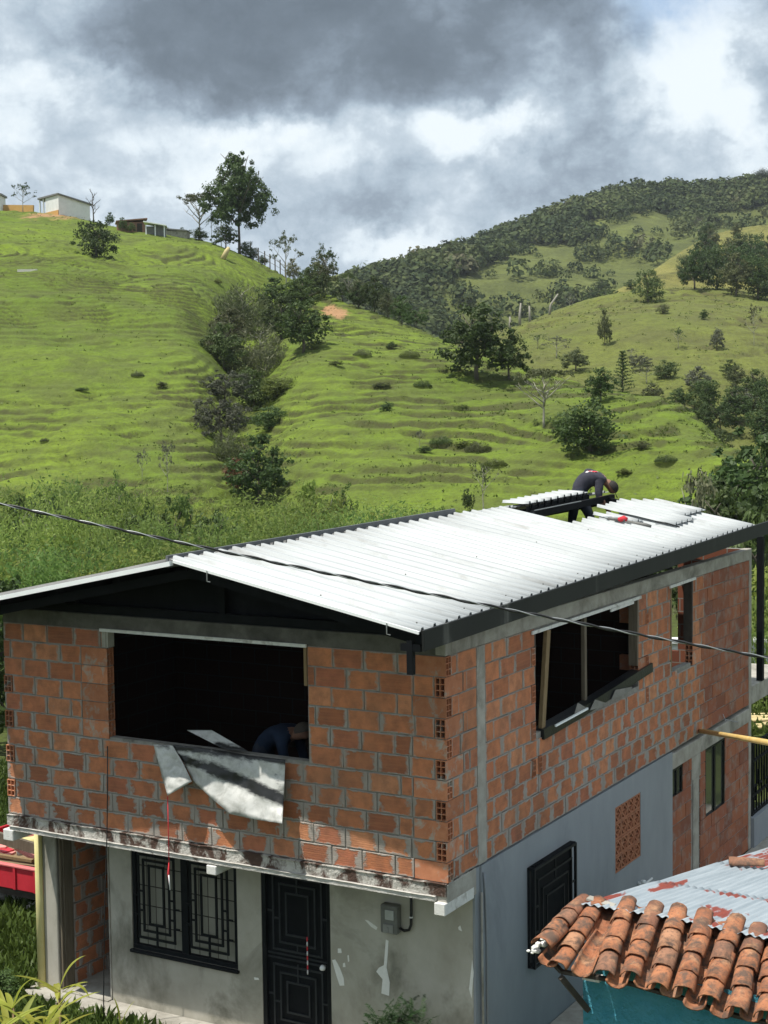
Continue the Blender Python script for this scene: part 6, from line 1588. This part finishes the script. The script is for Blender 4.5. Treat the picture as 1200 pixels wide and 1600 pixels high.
# ---- rough grass tufts on the pasture steps and in the yard
def tufts(name, pts, hgt, wid, mat, label, seed, blades=5):
    rng = np.random.default_rng(seed); P = np.repeat(np.asarray(pts), blades, 0); n = len(P)
    T = rng.normal(size=(n, 3)) * np.array([.6, .6, .25]) + np.array([0, 0, .75]); off = rng.normal(size=(n, 3)) * wid * np.array([1, 1, .1]); H = hgt * rng.uniform(.5, 1.3, n)
    T /= np.linalg.norm(T, axis=1)[:, None]; N = rng.normal(size=(n, 3)); B = np.cross(T, N); B /= np.linalg.norm(B, axis=1)[:, None]; b_ = P + off; w2 = (wid * .55 * rng.uniform(.5, 1.2, n))[:, None]
    V = np.stack([b_ - B * w2, b_ + T * H[:, None] * .7 - B * w2 * .8, b_ + T * H[:, None], b_ + B * w2], 1).reshape(-1, 3)
    me = quads_mesh(name, V); me.materials.append(MT[mat]); o = bpy.data.objects.new(name, me); COL.objects.link(o); return tag(o, label, 'grass', None, 'stuff')


def sample_hill(nm, n, riser_bias, seed, ymax=1e9):
    h_ = HILLS[nm]; rng = np.random.default_rng(seed); X, Y, Z, Rr = h_['X'], h_['Y'], h_['Z'], h_['rise']; i = rng.integers(7, X.shape[0] - 12, n * 3); j = rng.integers(0, X.shape[1] - 1, n * 3)
    keep_ = rng.random(n * 3) < (riser_bias * Rr[i, j] + .10 + .35 * (fbm(X[i, j] / 7, Y[i, j] / 7, 7) > .12)); i, j = i[keep_][:n], j[keep_][:n]; u = rng.random(len(i))[:, None]
    A = np.stack([X[i, j], Y[i, j], Z[i, j]], 1); B_ = np.stack([X[i, j + 1], Y[i, j + 1], Z[i, j + 1]], 1); return A * (1 - u) + B_ * u
tufts('pasture_tufts', sample_hill('left_hill', 5000, .9, 1), .13, .10, 'scrub', 'rough grass tufts on the steps of the bright hillside', 5, 4)
tufts('pasture_tufts', sample_hill('middle_hill', 1800, .9, 2), .24, .16, 'scrub', 'rough grass tufts on the steps of the terraced hill', 6, 4)
gp = NR.uniform(size=(34000, 2)); X = -14.5 + gp[:, 0] * 12.0; Y = 12.5 + gp[:, 1] * 19; xl = (X - .6056) * math.cos(YAW) + (Y - 15.5745) * math.sin(YAW); yl = -(X - .6056) * math.sin(YAW) + (Y - 15.5745) * math.cos(YAW)
ok = ((xl < -6.3) | (yl < .12)); X, Y = X[ok], Y[ok]
tufts('yard_grass', np.stack([X, Y, np.full(len(X), -.04)], 1), .22, .07, 'grass_blade', 'long grass growing in the yard left of the house', 7, 6)
gp = NR.uniform(size=(500, 2)); cl = np.stack([-6.4 + gp[:, 0] * 1.6, 17.2 + gp[:, 1] * 4, np.full(500, 0.0)], 1)
for k, (x, y, w_, h_) in enumerate(((-5.6, 19.6, 1.0, .6), (-5.0, 18.6, .9, .5), (-6.2, 20.2, 1.1, .6), (-5.3, 17.6, .8, .45), (-4.9, 17.4, .6, .4))): plant('shrub', 'dense', (x, y, -.05), w_, h_, 'leaf_mid', 'low leafy weed in the grass left of the house', 'weeds in the yard')

# ------------------------------------------------------------------ foreground plants
def blade_mesh(L, W, arch, seed, nseg=8, fold=.25):
    m = MB(); V = []; F = []
    for i in range(nseg + 1):
        t_ = i / nseg; w_ = W * (math.sin(math.pi * min(1, t_ * .93 + .07)) ** .8) * (1 - .25 * t_) + .001; x = L * (t_ - .25 * arch * t_ ** 2); z = L * (.55 * t_ - arch * .75 * t_ ** 2.3)
        V += [(x, -w_, z + w_ * fold), (x, 0, z), (x, w_, z + w_ * fold)]
    for i in range(nseg):
        a = i * 3; F += [(a, a + 1, a + 4, a + 3), (a + 1, a + 2, a + 5, a + 4)]
    me = bpy.data.meshes.new('leaf'); me.from_pydata(V, [], F); me.polygons.foreach_set('use_smooth', [True] * len(F)); me.materials.append(MT['leaf_lime']); return me


BLADES = [blade_mesh(.52, .042, .55, 0), blade_mesh(.46, .048, .9, 1), blade_mesh(.60, .038, .3, 2), blade_mesh(.40, .036, 1.1, 3)]
def cordyline(loc, n, label, scale=1.0, tall=.7):
    o = empty('leafy_plant', loc); tag(o, label, 'plant', 'lime leaved plants in the near corner')
    for s_ in range(max(1, n // 9)):
        a = s_ * 2.1; tip = Vector((.16 * math.cos(a) * (s_ > 0), .16 * math.sin(a) * (s_ > 0), tall * (1 - .18 * s_)))
        MB().tube([(tip.x * .3, tip.y * .3, -.15), tuple(tip)], [.02, .014], 6).build('stem', MT['pink_clay'] if False else MT['wood'], o, True)
        for k in range(9):
            place('leaf', BLADES[rnd.randrange(4)], o, tuple(tip - Vector((0, 0, .05 * (k % 4)))), (rnd.uniform(-.25, .25), rnd.uniform(-.75, .25), k * 2.4 + rnd.uniform(-.3, .3)), (scale * rnd.uniform(.8, 1.15),) * 3)
    return o
for px, py, D, n, lb in ((20, 1556, 14.6, 45, 'largest lime green leafy plant in the lower left corner'), (78, 1572, 14.4, 36, 'lime green leafy plant right of the largest corner plant'), (-12, 1600, 14.0, 36, 'lime green plant cut by the left edge at the bottom'), (60, 1600, 13.8, 36, 'lowest lime green plant in the near corner'), (92, 1530, 15.3, 9, 'rearmost slim lime green plant, nearest the doorway')):
    b_ = at(px, py, D); cordyline((b_[0], D, 0), n, lb, .85, max(.2, b_[2] - .12))
b_ = at(188, 1588, 15.2); o = empty('sprout', (b_[0], 15.2, b_[2] - .25)); tag(o, 'slim two leaved sprout before the walkway', 'plant')
for k, (ry, rz_) in enumerate(((-.7, .1), (-.95, 2.6))): place('leaf', BLADES[2], o, (0, 0, .15), (0, ry, rz_), (.5, .4, .5))
MB().tube([(0, 0, -.2), (0, 0, .16)], .008, 5).build('stem', MT['grass_blade'], o, True)
# dark cycad-like fern bush before the front wall
def frond_mesh(seed):
    rng = np.random.default_rng(seed); P, T, N = [], [], []
    for q in range(15):
        t_ = (q + 1) / 15; x = .42 * t_; z = .42 * (.75 * t_ - .45 * t_ * t_)
        for sd in (-1, 1): P.append((x, sd * .035 * (1.15 - t_), z)); T.append((.8, sd * 1.0, .15)); N.append((rng.normal() * .15, rng.normal() * .15, 1))
    return quads_mesh('frond', leaf_quads(np.array(P), np.array(N), .045, .2, rng, .1, np.array(T)))
FR = [frond_mesh(k) for k in range(3)]
for f in FR: f.materials.append(MT['leaf_deep'])
c_ = np.array([.6056, 15.5745, 0]) - .62 * xd_ + .02 * ud_; o = empty('fern_bush', (c_[0], c_[1], 0)); tag(o, 'dark green fern bush growing before the plaster front wall', 'bush')
for k in range(150):
    tip = Vector((rnd.uniform(-.24, .24), rnd.uniform(-.16, .2), rnd.uniform(.35, .84))); place('frond', FR[k % 3], o, tuple(tip), (rnd.uniform(-.3, .3), rnd.uniform(-.8, .1), k * 2.4), (rnd.uniform(.5, .75),) * 3)
MB().tube([(0, 0, -.1), (.02, 0, .4), (0, 0, .9)], [.05, .04, .02], 6).build('stem', MT['bark'], o, True)

# ------------------------------------------------------------------ left: red dump body with its load, stones
tr_ = hthing('dump_trailer', 'red dump trailer body with ribbed side parked left of the house', 'trailer')
zt, zb = -1.69, -2.02; xa, xb = -10.2, -7.1
m = HMB(); m.box(xa, xb, 2.5, 2.54, zb, zt); m.box(xa, xb, 4.2, 4.24, zb, zt + .05); m.box(xb - .04, xb, 2.54, 4.2, zb, zt); m.box(xa, xa + .04, 2.54, 4.2, zb, zt); m.box(xa + .04, xb - .04, 2.54, 4.2, zb, zb + .04); m.build('body', MT['red_paint'], tr_, bevel=.01)
m = HMB(); m.box(xa - .02, xb + .02, 2.47, 2.56, zt + .002, zt + .035); m.build('top_rail', pmat('faded_red', (.62, .14, .14), (.68, .20, .19), 5, .5, .1), tr_, bevel=.008)
for k in range(8): x = xa + .2 + k * .39; HMB().box(x, x + .045, 2.475, 2.498, zb + .01, zt - .005).build('rib', MT['red_paint'], tr_)
m = HMB(); m.box(xa, xb, 2.6, 4.1, zb - .14, zb - .02); m.build('chassis', MT['dark_wood'], tr_)
for x in (-9.6, -7.7):
    for y in (2.62, 4.0): HMB().tube([(x, y - .07, -2.2), (x, y + .07, -2.2)], [.2, .2], 16).build('wheel', MT['cable'], tr_, True)
def load(name, label, cat, mat, p, q, wx, wz, round_=False, group=None):
    m = HMB(); p = (p[0], p[1], p[2]); q = (q[0], q[1], q[2])
    (m.tube([p, q], wx / 2, 10) if round_ else m.bar(p, q, wx, wz)); return tag(m.build(name, MT[mat], None, round_, loc=HO, rz=YAW), label, cat, group)
load('load_beam', 'long dark board laid across the red trailer load', 'board', 'old_wood', (-9.3, 2.7, -1.32), (-7.5, 2.95, -1.62), .06, .16)
load('plastic_pipe', 'thick yellowish pipe lying on the trailer load under the slab', 'pipe', 'yellow_pvc', (-9.0, 3.1, -1.58), (-8.2, 3.9, -1.50), .16, .16, True)
load('grey_pipe', 'grey white pipe in the trailer beside the pink tiles', 'pipe', 'pvc_white', (-8.75, 2.9, -1.62), (-8.1, 3.7, -1.50), .09, .09, True)
load('wood_lath', 'short brown lath lying over the trailer edge', 'lath', 'wood', (-9.0, 2.62, -1.60), (-8.3, 2.75, -1.64), .07, .04)
for k in range(14):
    x, y = rnd.uniform(-9.6, -7.6), rnd.uniform(2.62, 3.9); load('clay_slab', 'pink clay slab in the heap filling the red trailer', 'clay slab', 'pink_clay' if k % 3 else 'red_paint', (x, y, -1.66 + rnd.uniform(0, .12)), (x + rnd.uniform(.2, .4), y + rnd.uniform(-.1, .2), -1.66 + rnd.uniform(0, .14)), .18, .04, group='clay slabs in the trailer')
m = HMB(); m.box(-9.9, -7.3, 2.6, 4.15, -1.97, -1.74); tag(m.build('rubble', MT['soil'], None, loc=HO, rz=YAW), 'brown rubble filling the red trailer', 'rubble', None, 'stuff')
for k, (px, py, r_, lb) in enumerate(((4, 1398, .20, 'pale flat stone at the left edge below the trailer'), (14, 1394, .13, 'small pale stone behind the flat one'), (33, 1403, .16, 'pale pointed stone in the middle below the trailer'), (50, 1413, .15, 'pale stone beside the yellow downpipe'), (40, 1398, .10, 'smallest pale stone behind the pointed one'))):
    p = ground_at(px, py + 6, 0); bm = bmesh.new(); bmesh.ops.create_icosphere(bm, subdivisions=2, radius=r_)
    for v in bm.verts: v.co.z *= .5; v.co *= 1 + .25 * float(fbm(v.co.x * 6 + k, v.co.y * 6, 2))
    me = bpy.data.meshes.new('stone'); bm.to_mesh(me); bm.free(); me.materials.append(MT['stone']); tag(place('stone', me, None, (p[0], p[1], .04), (0, 0, k)), lb, 'stone', 'stones below the trailer')

# ------------------------------------------------------------------ right: railing, garden terrace, bamboo, wall
gt = hthing('railing_gate', 'black iron railing gate on a low grey wall behind the house end', 'gate')
ya, yb = 10.80, 13.0; zt, zb = -.72, -1.88
m = HMB(); rx = -.03
for zz in (zt, zt - .28, zb + .3, zb): m.box(rx - .02, rx + .02, ya, yb, zz - .018, zz + .018)
for k in range(3): m.box(rx - .025, rx + .025, ya + k * 1.075, ya + k * 1.075 + .05, zb - .02, zt + .04)
m.build('gate_frame', MT['black_metal'], gt)
for k in range(14): y = ya + .15 + k * .15; HMB().box(rx - .012, rx + .012, y, y + .024, zb + .02, zt - .02).build('bar', MT['black_metal'], gt)
m = HMB()
for k in range(6): y = ya + .1 + k * .32; m.box(rx - .016, rx + .016, y, y + .2, -1.45, -1.42); m.box(rx - .016, rx + .016, y, y + .03, -1.45, -1.2); m.box(rx - .016, rx + .016, y + .17, y + .2, -1.7, -1.45)
m.build('ornament', MT['black_metal'], gt)
m = HMB(); m.box(-.12, .06, L_ + .01, 13.2, -2.45, -1.9); tag(m.build('low_wall', MT['grey_paint'], None, loc=HO, rz=YAW), 'low dark grey wall carrying the black railing', 'wall')
mt_ = MB(); mt_.box(5.2, 16, 29.0, 40, -1.5, .95); tag(mt_.build('garden_terrace', MT['yard'], None), 'raised grassy garden terrace behind the house', None, None, 'structure')
m = MB(); m.box(6.2, 16, 33.6, 33.9, .8, 2.02); m.box(6.15, 16, 33.5, 34.0, 2.022, 2.10); tag(m.build('garden_wall', MT['cream_wall'], None, bevel=.01), 'pale grey garden wall with a light coping behind the black post', 'wall')
for k in range(8): y = 29.4 + k * .16; z = .99 + .03 * (k % 3); tag(MB().tube([(6.3 + rnd.uniform(0, .4), y, z), (10.5, y + rnd.uniform(-.5, .5), z + .12)], .04, 8).build('bamboo_pole', MT['bamboo'], None, True), 'bamboo pole lying in a pile on the garden terrace', 'pole', 'bamboo poles on the terrace')
gp = NR.uniform(size=(3500, 2)); tufts('terrace_grass', np.stack([5.4 + gp[:, 0] * 8, 29.05 + gp[:, 1] * 9, np.full(3500, .94)], 1), .22, .10, 'grass_blade', 'rough grass on the garden terrace', 9, 5)

# ------------------------------------------------------------------ power cable in front of the house
pw = empty('power_cable', (0, 0, 0)); tag(pw, 'twisted black and bare power cable crossing in front of the house', 'cable')
cpx = [(-1100, 548), (-500, 678), (-160, 752), (0, 787), (150, 821), (340, 860), (560, 905), (800, 952), (1000, 992), (1200, 1029), (1380, 1058), (1800, 1120), (2300, 1180)]
tt = np.linspace(0, 1, 420); cx = np.array([at(a, b, 8.4 - .5 * i / 12) for i, (a, b) in enumerate(cpx)]); s_ = (np.array([a for a, b in cpx]) + 1100) / 3400
def cr_spline(t_): 
    c = np.stack([np.polyval(np.polyfit(s_, cx[:, k], 5), t_) for k in range(3)], -1); return c
cc = cr_spline(tt)
for k, (mt_, r_) in enumerate((('cable', .0062), ('cable_bare', .0034))):
    ph = tt * 2 * math.pi * 46 + k * math.pi; off = np.stack([np.zeros_like(ph), np.cos(ph) * .004, np.sin(ph) * .005], 1)
    MB().tube([tuple(p) for p in cc + off], r_, 6).build('strand', MT[mt_], pw, True)

# ------------------------------------------------------------------ houses on the hill crest
def world_thing(name, loc, rz, label, cat): o = empty(name, loc, rz); return tag(o, label, cat)
p = hit(92, 334, LH); S = p.y / F_PX
wh = world_thing('white_house', (p.x, p.y, p.z), R(38), 'white walled farm house with a dark sloping roof on the hill top', 'house')
# local +x runs along the wall going right and away, local -x/+y the other way
h0_, h1_ = 31 * S + .9, 19 * S + .9; Lr, Ll = 42 * S / math.cos(R(38)), 28 * S / math.sin(R(38))
m = MB(); m.add([(0, 0, -1), (Lr, 0, -1), (Lr, Ll, -1), (0, Ll, -1), (0, 0, h0_ - .9), (Lr, 0, h1_ - .9), (Lr, Ll, h1_ - .9), (0, Ll, h0_ - .9)], [(0, 3, 2, 1), (4, 5, 6, 7), (0, 1, 5, 4), (1, 2, 6, 5), (2, 3, 7, 6), (3, 0, 4, 7)]); m.build('wall', MT['cream_wall'], wh)
m = MB(); e = .3; sl_ = (h1_ - h0_) / Lr
m.add([(-.2, -.25, h0_ - .9 - sl_ * -.2 * -1 + .0), (Lr + e, -.25, h1_ - .9 + sl_ * e), (Lr + e, Ll + 2.2, h1_ - .9 + sl_ * e), (-.2, Ll + 2.2, h0_ - .9)] + [(-.2, -.25, h0_ - .65), (Lr + e, -.25, h1_ - .65 + sl_ * e), (Lr + e, Ll + 2.2, h1_ - .65 + sl_ * e), (-.2, Ll + 2.2, h0_ - .65)], [(0, 3, 2, 1), (4, 5, 6, 7), (0, 1, 5, 4), (1, 2, 6, 5), (2, 3, 7, 6), (3, 0, 4, 7)]); m.build('roof', MT['roof_grey'], wh)
for y in (Ll + .7, Ll + 1.9): MB().box(.0, .16, y, y + .16, -1, h0_ - .9).build('porch_post', MT['white_trim'], wh)
m = MB(); m.box(-.12, -.02, .02, Ll + .2, -1, .75); m.build('ochre_base', MT['ochre_wall'], wh)
p = at(0, 324, 231); q = at(52, 326, 229); m = MB(); a = at(-140, 324, 236); m.bar((a[0], a[1], a[2] - .8), (q[0], q[1], q[2] - .8), .3, 2.6); m2 = tag(m.build('ochre_wall', MT['ochre_wall'], None), 'long ochre wall at the left end of the hill crest', 'wall')
p = hit(-30, 322, LH); S = p.y / F_PX; lh_ = world_thing('far_left_house', (p.x, p.y, p.z), 0, 'small house cut by the left edge behind the ochre wall', 'house'); lh_.name = 'white_house'
m = MB(); m.box(-5, 31 * S, 0, 3, -1, 22 * S); m.build('wall', MT['cream_wall'], lh_); m = MB(); m.box(-5, 33 * S, -.4, 3.4, 22 * S, 25 * S); m.build('roof', MT['roof_grey'], lh_)
p = hit(200, 363, LH); S = p.y / F_PX; sd_ = world_thing('brick_shed', (p.x, p.y, p.z), R(12), 'low brown brick shed with a thin roof on the hill crest', 'shed')
m = MB(); m.box(-16 * S, 28 * S, 0, 3, -1, 16 * S); m.build('wall', MT['far_brick'], sd_); m = MB(); m.add([(-18 * S, -.4, 16 * S), (30 * S, -.4, 20 * S), (30 * S, 3.4, 20 * S), (-18 * S, 3.4, 16 * S), (-18 * S, -.4, 17.5 * S), (30 * S, -.4, 22 * S), (30 * S, 3.4, 22 * S), (-18 * S, 3.4, 17.5 * S)], [(0, 3, 2, 1), (4, 5, 6, 7), (0, 1, 5, 4), (1, 2, 6, 5), (2, 3, 7, 6), (3, 0, 4, 7)]); m.build('roof', MT['far_brick'], sd_)
m = MB(); m.box(14 * S, 22 * S, -.03, .0, 0, 14 * S); m.build('doorway', MT['dark_wood'], sd_)
p = hit(240, 367, LH); S = p.y / F_PX; s2 = world_thing('lean_to_shed', (p.x, p.y, p.z), R(5), 'open lean to shed with a white sheet roof on the hill crest', 'shed')
m = MB(); m.box(-13 * S, 18 * S, .6, 2.5, -1, 14 * S); m.build('wall', MT['roof_grey'], s2); m = MB(); m.bar((-15 * S, 1, 20 * S), (20 * S, 1, 14 * S), 3.2, .14); m.build('roof', MT['white_trim'], s2)
for x in (-12 * S, 2 * S, 16 * S): MB().box(x, x + .12, -.3, -.18, -1, 15 * S).build('post', MT['white_trim'], s2)
p = hit(270, 369, LH); S = p.y / F_PX; s3 = world_thing('grey_shed', (p.x, p.y, p.z), R(-4), 'low grey walled shed right of the lean to on the crest', 'shed')
m = MB(); m.box(-12 * S, 21 * S, .3, 2.6, -1, 9 * S); m.build('wall', MT['concrete'], s3); m = MB(); m.bar((-13 * S, 1.4, 12 * S), (22 * S, 1.4, 8.5 * S), 2.8, .14); m.build('roof', MT['roof_grey'], s3)
# crest fence
fn = world_thing('wire_fence', (0, 0, 0), 0, 'thin post and wire fence running down the hill crest', 'fence'); last = None
for px, py in ((392, 404), (404, 410), (414, 415), (422, 419), (430, 424), (438, 429), (446, 434)):
    p = hit(px, py, LH); MB().tube([(p.x, p.y, p.z - .3), (p.x, p.y, p.z + 1.9)], .08, 5).build('post', MT['bark'], fn)
    if last is not None:
        for z in (.8, 1.5): MB().tube([tuple(last + Vector((0, 0, z))), (p.x, p.y, p.z + z)], .025, 4).build('wire', MT['bark'], fn)
    last = p
p = hit(348, 404, LH); tag(MB().tube([(0, 0, -.1), (.5, .2, .9), (.75, .3, 1.35)], [.35, .3, .2], 7).build('stump', MT['bamboo'], None, True, loc=p), 'pale yellow leaning stump on the grass below the tallest tree', 'stump')
p = hit(43, 424, LH); tag(MB().box(-.9, .9, -.25, .25, -.1, .18).build('pale_slab', MT['stone'], None, loc=p), 'pale flat slab lying on the open left slope', 'slab')

# ------------------------------------------------------------------ the air of the valley
hm = bpy.data.materials.new('haze'); hm.use_nodes = True; hm.node_tree.nodes.clear()
hv = hm.node_tree.nodes.new('ShaderNodeVolumePrincipled'); hv.inputs['Density'].default_value = 0.00011; hv.inputs['Color'].default_value = (.80, .87, .95, 1)
ho = hm.node_tree.nodes.new('ShaderNodeOutputMaterial'); hm.node_tree.links.new(hv.outputs[0], ho.inputs['Volume'])
hz_ = MB().box(-1450, 1450, -350, 1550, -40, 175).build('haze', hm); tag(hz_, 'thin pale haze filling the valley air', None, None, 'stuff')

# labels of look-alikes: say which one by its place in its row
ORD = 'first second third fourth fifth sixth seventh eighth ninth tenth eleventh twelfth thirteenth fourteenth fifteenth sixteenth seventeenth eighteenth nineteenth twentieth'.split()
same = {}
for o in scene.objects:
    if o.get('group') and o.get('category') and o.parent is None: same.setdefault((o['group'], o['label']), []).append(o)
for (g_, l_), os_ in same.items():
    if 1 < len(os_) <= 20 and len(l_.split()) <= 12:
        for o, w_ in zip(sorted(os_, key=lambda q: q.matrix_world.translation.x / max(q.location.y, 1)), ORD): o['label'] = f'{l_}, {w_} from the left'
for o in scene.objects:
    if o.parent is None and o.get('category') and not o.get('kind'): o['kind'] = 'thing'
